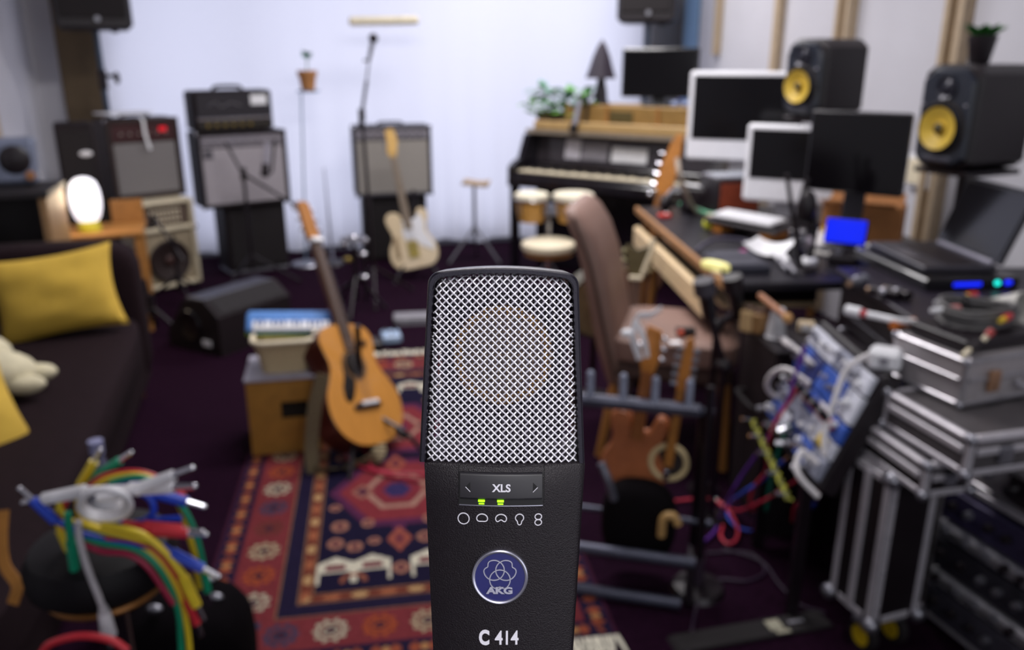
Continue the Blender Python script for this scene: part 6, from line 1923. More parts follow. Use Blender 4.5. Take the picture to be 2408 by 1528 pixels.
# ------------------------------------------------------------------ black side case with small things
eb = thing('equipment_case', 'low black equipment case at the near end of the desk', 'case', (0.93, 2.52, 0), -86)
part(eb, 'body', MB().box((0, 0, 0.305), (0.32, 0.28, 0.61), 0.01), TOLEX)
part(eb, 'lid', MB().box((0, 0, 0.615), (0.33, 0.29, 0.012), 0.004), BLK)
part(eb, 'side_light', MB().sph((0.163, 0.02, 0.52), (0.006, 0.02, 0.02), 10, 6), mat('blue_led', '1020e0', 0.4, emit='1028ff', estr=1.2))
part(eb, 'handle', MB().tube(resample([(-0.08, -0.14, 0.4), (-0.07, -0.17, 0.4), (0.07, -0.17, 0.4), (0.08, -0.14, 0.4)], 5), 0.008, 8), RUB)
EZ = 0.6215
for k, (px, py, w, h_, c) in enumerate(((1758, 778, 0.045, 0.075, 'c8a878'), (1782, 782, 0.04, 0.07, '9a7448'))):
    b = thing('wooden_block', ['pale wooden block standing on the black case', 'darker wooden block standing on the black case'][k], 'block', G(px, py, EZ), -40, 'wooden blocks on the black case')
    part(b, 'block', MB().box((0, 0, h_ / 2), (w, 0.05, h_), 0.008), mat('block_%d' % k, c, 0.6))
    part(b, 'cap', MB().box((0, 0, h_ + 0.004), (w * 0.7, 0.035, 0.008), 0.002), WOODD)
cp = thing('paper_cup', 'grey-white tapered cup upside down on the black case', 'cup', G(1824, 793, EZ))
part(cp, 'shell', MB().lathe([(0.030, 0), (0.032, 0.0), (0.020, 0.095), (0.001, 0.096)], 20), mat('cup_grey', 'c4c4c8', 0.5))
part(cp, 'rim', MB().torus((0, 0, 0.004), 0.031, 0.003), WHT)
st_ = thing('drum_stick', 'reddish brown wooden stick leaning across the tapered cup', 'stick', (0, 0, 0))
s0, s1 = D(1788, 695, 2.52), D(1852, 748, 2.30)
part(st_, 'shaft', MB().tube([tuple(s0), tuple(s0 * 0.5 + s1 * 0.5), tuple(s1)], [0.010, 0.011, 0.009], 10), mat('stick_brown', 'a06a48', 0.5))
part(st_, 'tip', MB().sph(tuple(s1), 0.016, 10, 8), mat('stick_tip', 'c09058', 0.5))
tbx = boxthing('tape_roll', 'small beige box standing on the edge of the black case', 'box', G(1893, 795, 0.60) + Vector((0, 0, 0.0215)), -20, (0.055, 0.035, 0.035), mat('beige_box', 'c9b494', 0.6), 0.006, [('label', (0, -0.018, 0.018), (0.03, 0.002, 0.02), PAP)])
# ------------------------------------------------------------------ black rack table with laptop
tbk = thing('rack_table', 'black equipment rack with flat top under the laptop', 'rack', (1.565, 2.385, 0), -90)
part(tbk, 'body', MB().box((0, 0, 0.39), (0.56, 0.94, 0.78), 0.008), BLK)
part(tbk, 'top', MB().box((0, 0, 0.79), (0.60, 0.98, 0.02), 0.004), mat('rack_top_plum', '221c28', 0.4))
for k in range(4):
    u = part(tbk, 'rack_unit', MB().box((0, -0.475, 0.16 + 0.15 * k), (0.5, 0.012, 0.13), 0.004), BLKM)
    for j in range(2):
        part(u, 'knob', MB().sph((-0.2 + 0.4 * j, -0.484, 0.16 + 0.15 * k), (0.014, 0.012, 0.014), 10, 6), STL)
TZ = 0.8005
ai = thing('audio_interface', 'black audio interface with blue lights under the laptop', 'interface', (1.36, 2.62, TZ), -84)
part(ai, 'case', MB().box((0.0, 0, 0.0175), (0.44, 0.30, 0.035), 0.005), BLKS)
BLED = MATS['blue_led']
part(ai, 'light_strip', MB().box((0.222, -0.02, 0.018), (0.004, 0.09, 0.012), 0.002), BLED)
part(ai, 'light', MB().sph((0.222, 0.075, 0.02), (0.005, 0.010, 0.008), 8, 6), mat('cyan_led', '20e0d0', 0.4, emit='20e8d8', estr=1.5))
part(ai, 'light', MB().sph((0.222, 0.11, 0.02), (0.005, 0.014, 0.008), 8, 6), BLED)
lpz = TZ + 0.036
A_, B_, C_ = G(2065, 588, lpz), G(2195, 578, lpz), G(2345, 640, lpz)
lw = (C_ - B_).length
ldp = max(0.22, (B_ - A_).length)
lr = math.degrees(math.atan2((C_ - B_).y, (C_ - B_).x))
lt = thing('laptop', 'open black laptop facing left on the rack table', 'laptop', (B_ + C_) / 2, lr)
part(lt, 'base', MB().box((0, -ldp / 2, 0.009), (lw, ldp, 0.018), 0.004), mat('laptop_grey', '3a3840', 0.4, 0.3))
part(lt, 'keyboard', MB().box((0, -ldp * 0.4, 0.019), (lw * 0.86, ldp * 0.45, 0.003)), BLK)
part(lt, 'trackpad', MB().box((0, -ldp * 0.82, 0.0188), (lw * 0.28, ldp * 0.22, 0.002)), mat('trackpad', '4c4a52', 0.35))
part(lt, 'hinge', MB().cyl((-lw * 0.42, 0.0, 0.02), (lw * 0.42, 0.0, 0.02), 0.009), mat('hinge_grey', '9a98a4', 0.4, 0.5))
lid = part(lt, 'lid', MB().box((0, 0.05, 0.13), (lw, 0.012, 0.235), 0.004, rot3(-20, 0, 0)), BLKS)
part(lid, 'screen', MB().box((0, 0.0425, 0.132), (lw * 0.93, 0.003, 0.205), 0.001, rot3(-20, 0, 0)), SCRN)
# mic clips and jack on the rack table
for k, (px, py, rz) in enumerate(((1968, 672, 40), (2028, 700, -50), (2060, 700, -70))):
    q = G(px, py, 0.80) + Vector((0.06, 0.0, 0.0005))
    c = thing('microphone_clip', ['grey mic clip nearest the laptop table edge', 'dark metal mic clip in the middle of the rack table', 'short dark mic clip beside the metal one'][k], 'clip', q, rz, 'mic clips on the rack table')
    part(c, 'tube', MB().cyl((-0.04, 0, 0.016), (0.045, 0, 0.016), 0.012, 0.015), mat('clip_grey', '7c7e88', 0.4, 0.4) if k == 0 else BLKM)
    part(c, 'hinge', MB().sph((0.0, 0, 0.016), (0.016, 0.018, 0.016), 10, 8), STL)
    part(c, 'screw', MB().cyl((-0.05, 0, 0.014), (-0.04, 0, 0.014), 0.009), mat('clip_brass', 'b89a80', 0.4, 0.5))
q0, q1 = G(1990, 728, 0.83), G(2100, 752, 0.83)
jk = thing('jack_cable', 'white jack plug with a red band lying on the rack table', 'cable', (0, 0, 0))
dd = (q1 - q0)
part(jk, 'plug', MB().cyl(tuple(q0), tuple(q0 + dd * 0.32), 0.014, 0.014, 12), PAP)
part(jk, 'band', MB().cyl(tuple(q0 + dd * 0.32), tuple(q0 + dd * 0.46), 0.009, 0.009, 10), REDP)
part(jk, 'cord', MB().tube(resample([q0 + dd * 0.44, q0 + dd * 0.8, q0 + dd * 1.1, q0 + dd * 1.5 + Vector((0.02, 0.06, -0.01))], 5), 0.009, 8), PAP)
solo('cable_grip', 'orange rubber grip beside the white jack plug', 'grip', MB().cyl(tuple(G(2100, 765, 0.82)), tuple(G(2150, 755, 0.82)), 0.012, 0.010), mat('grip_orange', 'c06a2c', 0.5))

# ------------------------------------------------------------------ flight cases and aluminium cases
def edge_case(name, label, origin, rz, w, d, h, panel, edge_m, e=0.018, corner=True, group=None, lidz=None, cat='case'):
    """box whose local origin is the front left bottom corner, panels framed with metal edges"""
    t = thing(name, label, cat, origin, rz, group)
    part(t, 'body', MB().box((w / 2, d / 2, h / 2), (w - 0.006, d - 0.006, h - 0.006)), panel)
    for x in (0, 1):
        for y in (0, 1):
            part(t, 'upright_edge', MB().box((x * w + (e / 2 if x == 0 else -e / 2), y * d + (e / 2 if y == 0 else -e / 2), h / 2), (e, e, h), e * 0.25), edge_m)
    for z in (0, 1):
        zz = z * h + (e / 2 if z == 0 else -e / 2)
        for y in (0, 1):
            part(t, 'long_edge', MB().box((w / 2, y * d + (e / 2 if y == 0 else -e / 2), zz), (w - 2 * e, e, e), e * 0.25), edge_m)
        for x in (0, 1):
            part(t, 'side_edge', MB().box((x * w + (e / 2 if x == 0 else -e / 2), d / 2, zz), (e, d - 2 * e, e), e * 0.25), edge_m)
    if lidz:
        for y, nm in ((-0.001, 'lid_edge'), (d + 0.001, 'lid_edge')):
            part(t, nm, MB().box((w / 2, y, lidz), (w - 2 * e, 0.008, e * 0.9), 0.002), edge_m)
        part(t, 'lid_edge', MB().box((-0.001, d / 2, lidz), (0.008, d - 2 * e, e * 0.9), 0.002), edge_m)
    if corner:
        for x in (0, 1):
            for y in (0, 1):
                for z in (0, 1):
                    part(t, 'corner', MB().sph((x * w + (0.004 if x == 0 else -0.004), y * d + (0.004 if y == 0 else -0.004), z * h + (0.006 if z == 0 else -0.006)), e * 0.75, 10, 6), STL)
    return t
CR = 19.0
cxv = Vector((math.cos(math.radians(CR)), math.sin(math.radians(CR)), 0))
cyv = Vector((-cxv.y, cxv.x, 0))
BLAM = mat('black_laminate', '130b10', 0.45)
ALUE = mat('alu_edge', 'c0bcc2', 0.4, 0.35, var=0.08)
ALUP = mat('alu_panel', 'a8a2a4', 0.45, 0.3, var=0.06)
FC0 = G(2045, 1478, 0.1)
fc = edge_case('flight_case', 'tall black flight case with wide metal edges on yellow-hubbed castors', FC0, CR, 0.155, 0.16, 0.42, BLAM, ALUE, 0.03)
part(fc, 'lid_joint', MB().box((-0.002, 0.075, 0.21), (0.008, 0.022, 0.4), 0.002), ALUE)
for x, y in ((0.03, 0.045), (0.125, 0.045), (0.125, 0.12)):
    c = part(fc, 'castor', MB().cyl((x - 0.012, y, -0.058), (x + 0.012, y, -0.058), 0.042, n=20), RUB)
    part(c, 'hub', MB().cyl((x - 0.0135, y, -0.058), (x + 0.0135, y, -0.058), 0.028, n=18), mat('castor_yellow', 'c8a818', 0.45))
    part(c, 'bracket', MB().box((x, y, -0.012), (0.05, 0.05, 0.024), 0.004), STL)
for k in range(4):
    part(fc, 'rivet', MB().sph((0.014, -0.002, 0.06 + 0.1 * k), (0.004, 0.003, 0.004), 8, 6), CHR)
# low road case with black top, overhanging
C3 = G(2180, 1100, 0.60)
c3_ = edge_case('road_case', 'flat black-topped road case with bright metal edges below the aluminium cases', Vector((C3.x, C3.y, 0.5225)), 12, 0.13, 0.31, 0.085, BLAM, ALUE, 0.018, lidz=0.05)
for x in (0.06,):
    part(c3_, 'latch', MB().box((x, -0.006, 0.045), (0.03, 0.012, 0.03), 0.003), STL)
# second case
C2 = G(2272, 1045, 0.69)
c2_ = edge_case('road_case', 'middle road case with metal edges stacked under the plain aluminium case', Vector((C2.x + 0.01, C2.y, 0.609)), 14, 0.34, 0.28, 0.095, mat('grey_panel_case', '4a4648', 0.45), ALUE, 0.018, lidz=0.06)
part(c2_, 'latch', MB().box((0.09, -0.006, 0.05), (0.035, 0.012, 0.04), 0.003), STL)
# plain aluminium case on top
C1 = G(2272, 870, 0.80)
c1_ = edge_case('aluminium_case', 'plain aluminium case with handle on top of the stack carrying coiled cables', Vector((C1.x + 0.0, C1.y, 0.706)), 20, 0.36, 0.22, 0.115, ALUP, ALU, 0.012, lidz=0.065, group='aluminium cases')
part(c1_, 'handle', MB().tube(resample([(0.16, -0.004, 0.045), (0.165, -0.035, 0.04), (0.26, -0.035, 0.04), (0.265, -0.004, 0.045)], 5), 0.008, 8), GRYP)
part(c1_, 'latch', MB().box((0.085, -0.006, 0.058), (0.032, 0.012, 0.05), 0.003), mat('latch_copper', 'b0886a', 0.35, 0.7))
CT = 0.8215
# black box and coil of cable on the case
r20x = Vector((math.cos(math.radians(20)), math.sin(math.radians(20)), 0))
r20y = Vector((-r20x.y, r20x.x, 0))
Q1 = Vector((C1.x, C1.y, 0))
bq = Q1 + r20x * 0.145 + r20y * 0.12
boxthing('black_box', 'flat black ribbed box on the plain aluminium case', 'box', Vector((bq.x, bq.y, CT)), 20, (0.23, 0.17, 0.03), BLK, 0.004, [('rib', (0, -0.05, 0.031), (0.2, 0.008, 0.003), BLKM), ('rib', (0, -0.02, 0.031), (0.2, 0.008, 0.003), BLKM), ('rib', (0, 0.01, 0.031), (0.2, 0.008, 0.003), BLKM)])
cq = Q1 + r20x * 0.17 + r20y * 0.14
def coil(center, R, r, turns, z0, jit, seed):
    rnd = random.Random(seed)
    pts = []
    n = turns * 12
    for k in range(n):
        a = 2 * math.pi * k / 12
        rr_ = R * (1 + jit * math.sin(k * 0.7 + seed))
        pts.append((center.x + rr_ * math.cos(a), center.y + rr_ * 0.75 * math.sin(a), z0 + r + 0.012 * (k // 12) * 0.8 + 0.006 * math.sin(a * 2 + seed)))
    return pts
cc_ = thing('cable_coil', 'coil of dark grey cable on the black ribbed box', 'cable', (0, 0, 0))
part(cc_, 'cord', MB().tube(resample(coil(cq, 0.085, 0.006, 5, CT + 0.031, 0.06, 3), 3), 0.006, 7), mat('cable_dark_grey', '5a5858', 0.5), 80)
part(cc_, 'tie', MB().torus(tuple(cq + Vector((0.0, 0.062, CT + 0.055))), 0.024, 0.005, 'X'), BLK)
def plug(label, a, b, sleeve, tip, group='audio plugs on the case stack'):
    t = thing('cable_plug', label, 'plug', (0, 0, 0), 0, group)
    a, b = Vector(a), Vector(b)
    part(t, 'body', MB().cyl(tuple(a), tuple(a * 0.45 + b * 0.55), 0.008, 0.009, 10), sleeve)
    part(t, 'tip', MB().cyl(tuple(a * 0.47 + b * 0.53), tuple(b), 0.006, 0.006, 10), tip)
PZ = CT + 0.065
plug('white plug with pink collar at the left of the cable coil', G(2255, 724, PZ), G(2190, 730, PZ), mat('collar_pink', 'c07a78', 0.5), PAP)
plug('white plug above the pink-collared one on the coil', G(2240, 698, PZ), G(2200, 712, PZ), PAP, PAP)
plug('yellow and red plug at the back of the coil', G(2295, 692, PZ), G(2262, 697, PZ), REDP, YELP)
plug('yellow and red plug at the right of the coil', G(2375, 742, PZ), G(2352, 755, PZ), REDP, YELP)
plug('cream plug hanging over the front corner of the aluminium case', G(2300, 805, CT + .03), G(2262, 838, CT + .02), BLK, CRM)
plug('cream and red plug in front of the coil', G(2335, 775, PZ), G(2312, 800, CT + .04), mat('collar_red', 'a83a38', 0.5), CRM)
hdp = Q1 + r20x * 0.30 + r20y * 0.19
t = thing('cup', 'pale grey tilted cup behind the cable coil at the right edge', 'cup', M=Matrix.Translation((hdp.x + 0.02, hdp.y, CT + 0.035)) @ Euler((math.radians(70), 0, math.radians(30))).to_matrix().to_4x4())
part(t, 'shell', MB().lathe([(0.001, -0.05), (0.03, -0.05), (0.042, 0.05), (0.038, 0.05), (0.027, -0.04), (0.001, -0.04)], 24), mat('cup_pale', 'b8b6b0', 0.5))
part(t, 'handle', MB().torus((0.046, 0, 0.0), 0.022, 0.005, 'Y'), MATS['cup_pale'])
# right hand rack and the case standing on it
RR = -72.0
R0 = G(2160, 1435, 0.02)
rrx = Vector((math.cos(math.radians(RR)), math.sin(math.radians(RR)), 0))
rt = edge_case('rack_case', 'metal edged rack case full of audio units at the bottom right', R0, RR, 0.60, 0.40, 0.43, BLAM, ALUE, 0.022)
rnd = random.Random(5)
UC = ['4a4852', 'c0bec2', '34323a', 'a4a2aa', '3c3654']
zz = 0.03
for k, hgt in enumerate((0.09, 0.045, 0.09, 0.045, 0.09)):
    u = part(rt, 'rack_unit', MB().box((0.3, -0.008, zz + hgt / 2), (0.54, 0.02, hgt - 0.006), 0.003), mat('unit_%d' % k, UC[k], 0.4, 0.3))
    for j in range(9):
        x = 0.06 + j * 0.058 + rnd.uniform(-0.008, 0.008)
        c = rnd.random()
        part(u, 'knob', MB().lathe([(0.001, 0.018), (0.010, 0.016), (0.012, 0.0)], 10, rot3(90, 0, 0), (x, -0.018, zz + hgt * 0.55)), STL if c < 0.55 else (mat('knob_red', '8a3a34', 0.5) if c < 0.65 else BLK))
    if k in (2,):
        part(u, 'label_panel', MB().box((0.42, -0.02, zz + hgt / 2), (0.14, 0.006, hgt * 0.7), 0.001), mat('panel_pale', '8c8c90', 0.5))
    if k in (1, 3):
        part(u, 'grey_strip', MB().box((0.2, -0.02, zz + hgt / 2), (0.3, 0.006, hgt * 0.4), 0.001), ALU)
    zz += hgt + 0.004
ar = edge_case('aluminium_case', 'grey aluminium case with black grip and latches standing on the rack case', R0 + rrx * 0.0 + Vector((0, 0, 0.4325)), RR, 0.56, 0.36, 0.15, ALUP, ALU, 0.012, lidz=0.085, group='aluminium cases')
part(ar, 'latch', MB().box((0.12, -0.008, 0.08), (0.045, 0.016, 0.075), 0.004), STL)
part(ar, 'latch', MB().box((0.44, -0.008, 0.08), (0.045, 0.016, 0.075), 0.004), STL)
part(ar, 'handle', MB().tube(resample([(0.21, -0.002, 0.06), (0.215, -0.035, 0.05), (0.33, -0.035, 0.05), (0.335, -0.002, 0.06)], 5), 0.011, 8), BLK)
part(ar, 'handle_plate', MB().box((0.27, -0.003, 0.06), (0.16, 0.008, 0.05), 0.003), BLK)
q = R0 + rrx * 0.20 + Vector((0.13, 0.02, 0.584))
t = thing('camera_lens', 'black ribbed round lens standing on the grey aluminium case', 'lens', q)
part(t, 'barrel', MB().lathe([(0.001, 0), (0.03, 0), (0.034, 0.006), (0.034, 0.05), (0.038, 0.054), (0.038, 0.072), (0.032, 0.074), (0.028, 0.066), (0.001, 0.064)], 28), BLK)
part(t, 'focus_ring', MB().lathe([(0.0345, 0.018), (0.0365, 0.02), (0.0365, 0.042), (0.0345, 0.044)], 18), RUB, 10)

# ------------------------------------------------------------------ modular synthesizer
MO = Vector((0.765, 2.28, 0.45))
mz = Vector((0.38, 0, 0.925)).normalized()
mo_ = thing('modular_synthesizer', 'slanted modular synthesizer with blue and white modules and many patch cables', 'synthesizer', M=pose(MO, mz, (-0.925, 0.0, 0.38)))
ML = 0.42
part(mo_, 'case', MB().box((ML / 2, 0.035, 0.15), (ML + 0.02, 0.05, 0.34), 0.006), BLK)
MB1 = mat('module_blue', '3558b0', 0.4, var=0.25, scale=60)
MB2 = mat('module_navy', '24306a', 0.4, var=0.25, scale=60)
MW = mat('module_white', 'd2d4e0', 0.4, var=0.08)
MG = mat('module_grey', '9a9eb0', 0.4, 0.3, var=0.1)
rnd = random.Random(77)
def mpt(x, y, z):
    return mo_.matrix_world @ Vector((x, y, z))
rows = [(0.275, 0.05, [MW, MW, MG, MW]), (0.205, 0.075, [MB1, MB2, MB1, MB1, MW]), (0.135, 0.05, [MB2, MG, MB1, MW, MB1]), (0.085, 0.045, [MG, MG, MW]), (0.03, 0.055, [MB1, MW, MB2, MB1, MG])]
for (zc_, hh, ms_) in rows:
    n = len(ms_)
    x = 0.0
    for k, mm in enumerate(ms_):
        w = ML / n
        md = part(mo_, 'module', MB().box((x + w / 2, 0.002 - 0.004 * (k % 2), zc_), (w - 0.003, 0.016, hh), 0.002), mm)
        for j in range(max(2, int(w / 0.03))):
            c = rnd.random()
            xx = x + 0.014 + j * 0.028
            if xx < x + w - 0.008:
                if c < 0.6:
                    part(md, 'knob', MB().lathe([(0.001, 0.016), (0.007, 0.015), (0.009, 0.0)], 10, rot3(90, 0, 0), (xx, -0.008, zc_ + rnd.uniform(-0.012, 0.012))), STL if c < 0.3 else WHT)
                else:
                    part(md, 'jack', MB().torus((xx, -0.008, zc_ + rnd.uniform(-0.012, 0.012)), 0.006, 0.002, 'Y', 12, 6), CHR)
        x += w
# red and black plugs in a row
for k in range(6):
    a = mpt(0.09 + 0.055 * k, -0.006, 0.135)
    b = mpt(0.09 + 0.055 * k, -0.06, 0.165)
    t = thing('patch_plug', ['first', 'second', 'third', 'fourth', 'fifth', 'sixth'][k] + ' red and black plug in the modular row, counted from the far end', 'plug', (0, 0, 0), 0, 'red and black plugs in a row')
    part(t, 'collar', MB().cyl(tuple(a), tuple(a * 0.55 + b * 0.45), 0.012, 0.012, 10), REDP)
    part(t, 'grip', MB().cyl(tuple(a * 0.56 + b * 0.44), tuple(b), 0.010, 0.011, 10), BLK)
    part(mo_, 'socket', MB().torus((0.09 + 0.055 * k, -0.008, 0.135), 0.009, 0.003, 'Y', 12, 6), STL)
part(mo_, 'yellow_tag', MB().box((0.36, -0.01, 0.09), (0.05, 0.006, 0.03), 0.002), YELP)
t = boxthing('power_adapter', 'chunky white power adapter standing above the modular synthesizer', 'adapter', mpt(0.37, 0.03, 0.325), -30, (0.075, 0.06, 0.05), WHT, 0.01, [('socket', (0, -0.031, 0.025), (0.02, 0.002, 0.02), GRYP)])
cable('cable', 'thick white cable running down the modular synthesizer from the adapter', [mpt(0.34, -0.0, 0.34), mpt(0.33, -0.03, 0.28), mpt(0.35, -0.03, 0.2), mpt(0.38, -0.025, 0.12), mpt(0.41, -0.012, 0.07)], 0.008, mat('cable_white', 'd6d2d4', 0.5))
cable('cable', 'white cable arching out of the far side of the modular synthesizer', [mpt(0.16, -0.01, 0.17), mpt(0.1, -0.06, 0.17), mpt(0.05, -0.07, 0.13), mpt(0.02, -0.05, 0.08), mpt(0.02, -0.01, 0.06)], 0.008, MATS['cable_white'])
cable('cable', 'short white plug cable sticking out above the modular rows', [mpt(0.13, -0.01, 0.215), mpt(0.07, -0.04, 0.225), mpt(0.0, -0.045, 0.22)], 0.007, MATS['cable_white'], plugs=(1,))
cable('cable', 'white cable coming out of the near bottom corner of the modular synthesizer', [mpt(0.40, -0.01, 0.04), mpt(0.38, -0.05, 0.05), mpt(0.40, -0.06, 0.02), mpt(0.43, -0.05, 0.0), mpt(0.46, 0.0, -0.02)], 0.008, MATS['cable_white'])
# stand under it
ms = thing('keyboard_stand', 'black box stand under the modular synthesizer', 'stand', (0.87, 2.10, 0), 0)
part(ms, 'shelf', MB().box((0, 0, 0.425), (0.22, 0.38, 0.02), 0.004), BLKM)
for x in (-0.1, 0.1):
    for y in (-0.17, 0.17):
        part(ms, 'leg', MB().box((x, y, 0.2075), (0.03, 0.03, 0.415), 0.003), BLKM)
part(ms, 'back_panel', MB().box((0.1, 0, 0.22), (0.012, 0.31, 0.36)), BLK)
part(ms, 'end_panel', MB().box((0, 0.17, 0.22), (0.17, 0.012, 0.36)), BLK)
# patch cables falling from the synthesizer to the floor
CBL = {'red': mat('cable_red', 'c03046', 0.45), 'purple': mat('cable_purple', '5a2a8c', 0.45), 'blue': mat('cable_blue', '2a4cc0', 0.45), 'green': mat('cable_teal', '14806a', 0.45), 'yellow': mat('cable_yellow', 'd0b830', 0.45)}
def fall(label, col, px, r=0.005, plugs=(0,)):
    """px: list of (x, y, height)"""
    cable('patch_cable', label, [G(x, y, z) if z <= 0.045 else D(x, y, 2.10 + 0.4 * max(0.0, 0.45 - z)) for x, y, z in px], r, CBL[col], plugs=plugs, group='patch cables hanging from the synthesizer')
fall('purple patch cable falling from the top left of the synthesizer', 'purple', [(1885, 840, .70), (1870, 885, .62), (1850, 945, .52), (1800, 1040, .36), (1750, 1110, .2), (1720, 1160, .1), (1695, 1210, .03), (1680, 1250, .012), (1640, 1285, .012)])
fall('red patch cable hanging in a bow at the far side of the synthesizer', 'red', [(1860, 935, .56), (1838, 970, .5), (1815, 1010, .42), (1805, 1060, .34), (1800, 1110, .24), (1770, 1150, .14), (1765, 1195, .06), (1790, 1210, .03), (1815, 1230, .02)])
fall('long red patch cable crossing the carpet towards the rack', 'red', [(1880, 1125, .3), (1840, 1150, .2), (1790, 1180, .1), (1740, 1200, .04), (1715, 1195, .02), (1690, 1180, .012), (1650, 1172, .012), (1560, 1180, .012), (1450, 1185, .012)], plugs=())
fall('red patch cable curling in a small loop on the carpet', 'red', [(1700, 1190, .03), (1720, 1210, .02), (1735, 1245, .02), (1730, 1270, .015), (1710, 1278, .012), (1695, 1260, .012), (1700, 1235, .015)])
fall('blue patch cable bent down to the carpet under the synthesizer', 'blue', [(1830, 1095, .28), (1790, 1130, .18), (1745, 1160, .08), (1715, 1185, .03), (1712, 1215, .02), (1735, 1240, .015), (1780, 1250, .012), (1810, 1248, .012)])
fall('teal patch cable hanging behind the red ones', 'green', [(1848, 1020, .45), (1832, 1060, .38), (1818, 1110, .26), (1808, 1160, .14), (1800, 1200, .05)], 0.006)
fall('red patch cable in a short arch near the castor case', 'red', [(1905, 1165, .3), (1885, 1175, .28), (1868, 1195, .22), (1862, 1225, .12)])
fall('bright blue patch cable in a short arch near the castor case', 'blue', [(1903, 1195, .28), (1885, 1215, .22), (1875, 1245, .14), (1872, 1275, .08)], 0.006)
# braided yellow chain of plugs along the lower edge
ch_ = thing('cable_chain', 'twisted yellow cable strung along the lower edge of the synthesizer', 'cable', (0, 0, 0))
pts1, pts2 = [], []
p0, p1 = mpt(0.02, -0.04, -0.03), mpt(0.42, -0.04, -0.07)
for k in range(60):
    f = k / 59
    c = p0 * (1 - f) + p1 * f
    a = k * 0.75
    pts1.append(c + Vector((0.006 * math.cos(a), 0, 0.006 * math.sin(a))))
    pts2.append(c - Vector((0.006 * math.cos(a), 0, 0.006 * math.sin(a))))
part(ch_, 'strand', MB().tube(pts1, 0.005, 6), mat('cable_lime', '9a9a28', 0.5), 80)
part(ch_, 'strand', MB().tube(pts2, 0.005, 6), mat('cable_olive', '6a6a20', 0.5), 80)
for k in range(5):
    part(ch_, 'plug', MB().cyl(tuple(p0 * (1 - k / 4.2) + p1 * (k / 4.2)), tuple(p0 * (1 - k / 4.2) + p1 * (k / 4.2) + Vector((-0.035, -0.01, 0.01))), 0.006), CHR)
for k in range(9):
    a = mpt(0.03 + 0.042 * k, -0.02, 0.03 + 0.02 * math.sin(k * 2.1))
    b = a + Vector((-0.035, rnd.uniform(-0.01, 0.01), rnd.uniform(-0.015, 0.01)))
    plug('silver patch plug number %s from the far end in the lowest modular row' % ['one', 'two', 'three', 'four', 'five', 'six', 'seven', 'eight', 'nine'][k], b, a, CHR if k % 3 else GRYP, STL, 'silver plugs in the lowest row')
# thin dark cables and a pedal on the carpet at the right
DCB = mat('cable_plum', '2e1c34', 0.5)
cable('cable', 'thin dark cable curving over the carpet below the guitar rack', [G(1660, 1300, .006), G(1760, 1300, .006), G(1800, 1340, .006), G(1760, 1365, .006), G(1680, 1365, .006), G(1640, 1420, .006), G(1620, 1528, .006), G(1600, 1600, .006)], 0.004, DCB)
cable('cable', 'thin dark cable running over the carpet to the castor case', [G(1700, 1290, .006), G(1790, 1320, .006), G(1830, 1370, .006), G(1880, 1420, .006), G(1940, 1440, .006)], 0.004, DCB)
q = G(1760, 1490, 0)
t = thing('cable_ramp', 'flat black cable ramp with pale tape lying on the carpet at the bottom', 'ramp', q, 14)
part(t, 'ramp', MB().prism([(-0.22, 0), (0.24, 0), (0.23, 0.012), (-0.21, 0.012)], -0.035, 0.035, 0.003), RUB)
part(t, 'tape', MB().box((0.075, 0.0, 0.0145), (0.04, 0.04, 0.004), 0.001), mat('tape_pale', 'a09c88', 0.7))
part(t, 'tape', MB().box((0.085, -0.03, 0.0145), (0.04, 0.012, 0.004), 0.001), MATS['tape_pale'])
part(t, 'tape', MB().box((0.14, 0.0, 0.0145), (0.045, 0.010, 0.004), 0.001), GRYP)
# bright metal castor plate
q = G(1942, 1392, 0)
t = thing('metal_cup', 'small shiny metal cup on the carpet beside the castor case', 'cup', q)
part(t, 'bowl', MB().lathe([(0.001, 0.004), (0.014, 0.004), (0.022, 0.016), (0.02, 0.016), (0.012, 0.007), (0.001, 0.007)], 20), CHR)
part(t, 'foot', MB().lathe([(0.001, 0), (0.012, 0), (0.012, 0.0045), (0.001, 0.0045)], 16), STL)
# ------------------------------------------------------------------ black stool with a bundle of patch cables, near left
ST0 = D(235, 1270, 1.0)
sx_, sy_ = ST0.x, ST0.y
SZ = 0.835
stl = thing('drum_stool', 'black padded round stool at the bottom left under a bundle of patch cables', 'stool', (sx_, sy_, 0))
part(stl, 'cushion', MB().lathe([(0.001, SZ), (0.065, SZ), (0.09, SZ - 0.006), (0.1, SZ - 0.025), (0.098, SZ - 0.05), (0.085, SZ - 0.062), (0.001, SZ - 0.075)], 36), mat('stool_vinyl', '0c090d', 0.55, spec=0.2))
part(stl, 'pole', MB().cyl((0, 0, SZ - 0.07), (0, 0, 0.2), 0.02), BLKM)
tripod(stl, 0.25, h=0.3, r=0.013, rot=50)
part(stl, 'brass_ring', MB().torus((0, 0, SZ - 0.072), 0.075, 0.006, 'Z'), mat('ring_copper', '8a5a28', 0.4, 0.5))
NC = {'red': mat('lead_red', 'c02834', 0.4), 'yellow': mat('lead_yellow', 'dcc02c', 0.4), 'green': mat('lead_green', '0f8a66', 0.4), 'blue': mat('lead_blue', '1c40b8', 0.4), 'white': mat('lead_white', 'dcdade', 0.4), 'plum': mat('lead_crimson', '9a1c40', 0.4), 'grey': mat('lead_grey', 'b4b0b4', 0.4)}
def lead(label, col, P, Y=0.95, dy=0.0, r=0.0038, plugs=(0, 1), n=8):
    """P: list of (px, py) or (px, py, dY)"""
    pts = []
    for p in P:
        e = p[2] if len(p) > 2 else 0.0
        pts.append(D(p[0], p[1], Y + dy + e))
    cable('patch_lead', label, pts, r, NC[col], n=n, plugs=plugs, group='coloured patch leads draped over the stool')
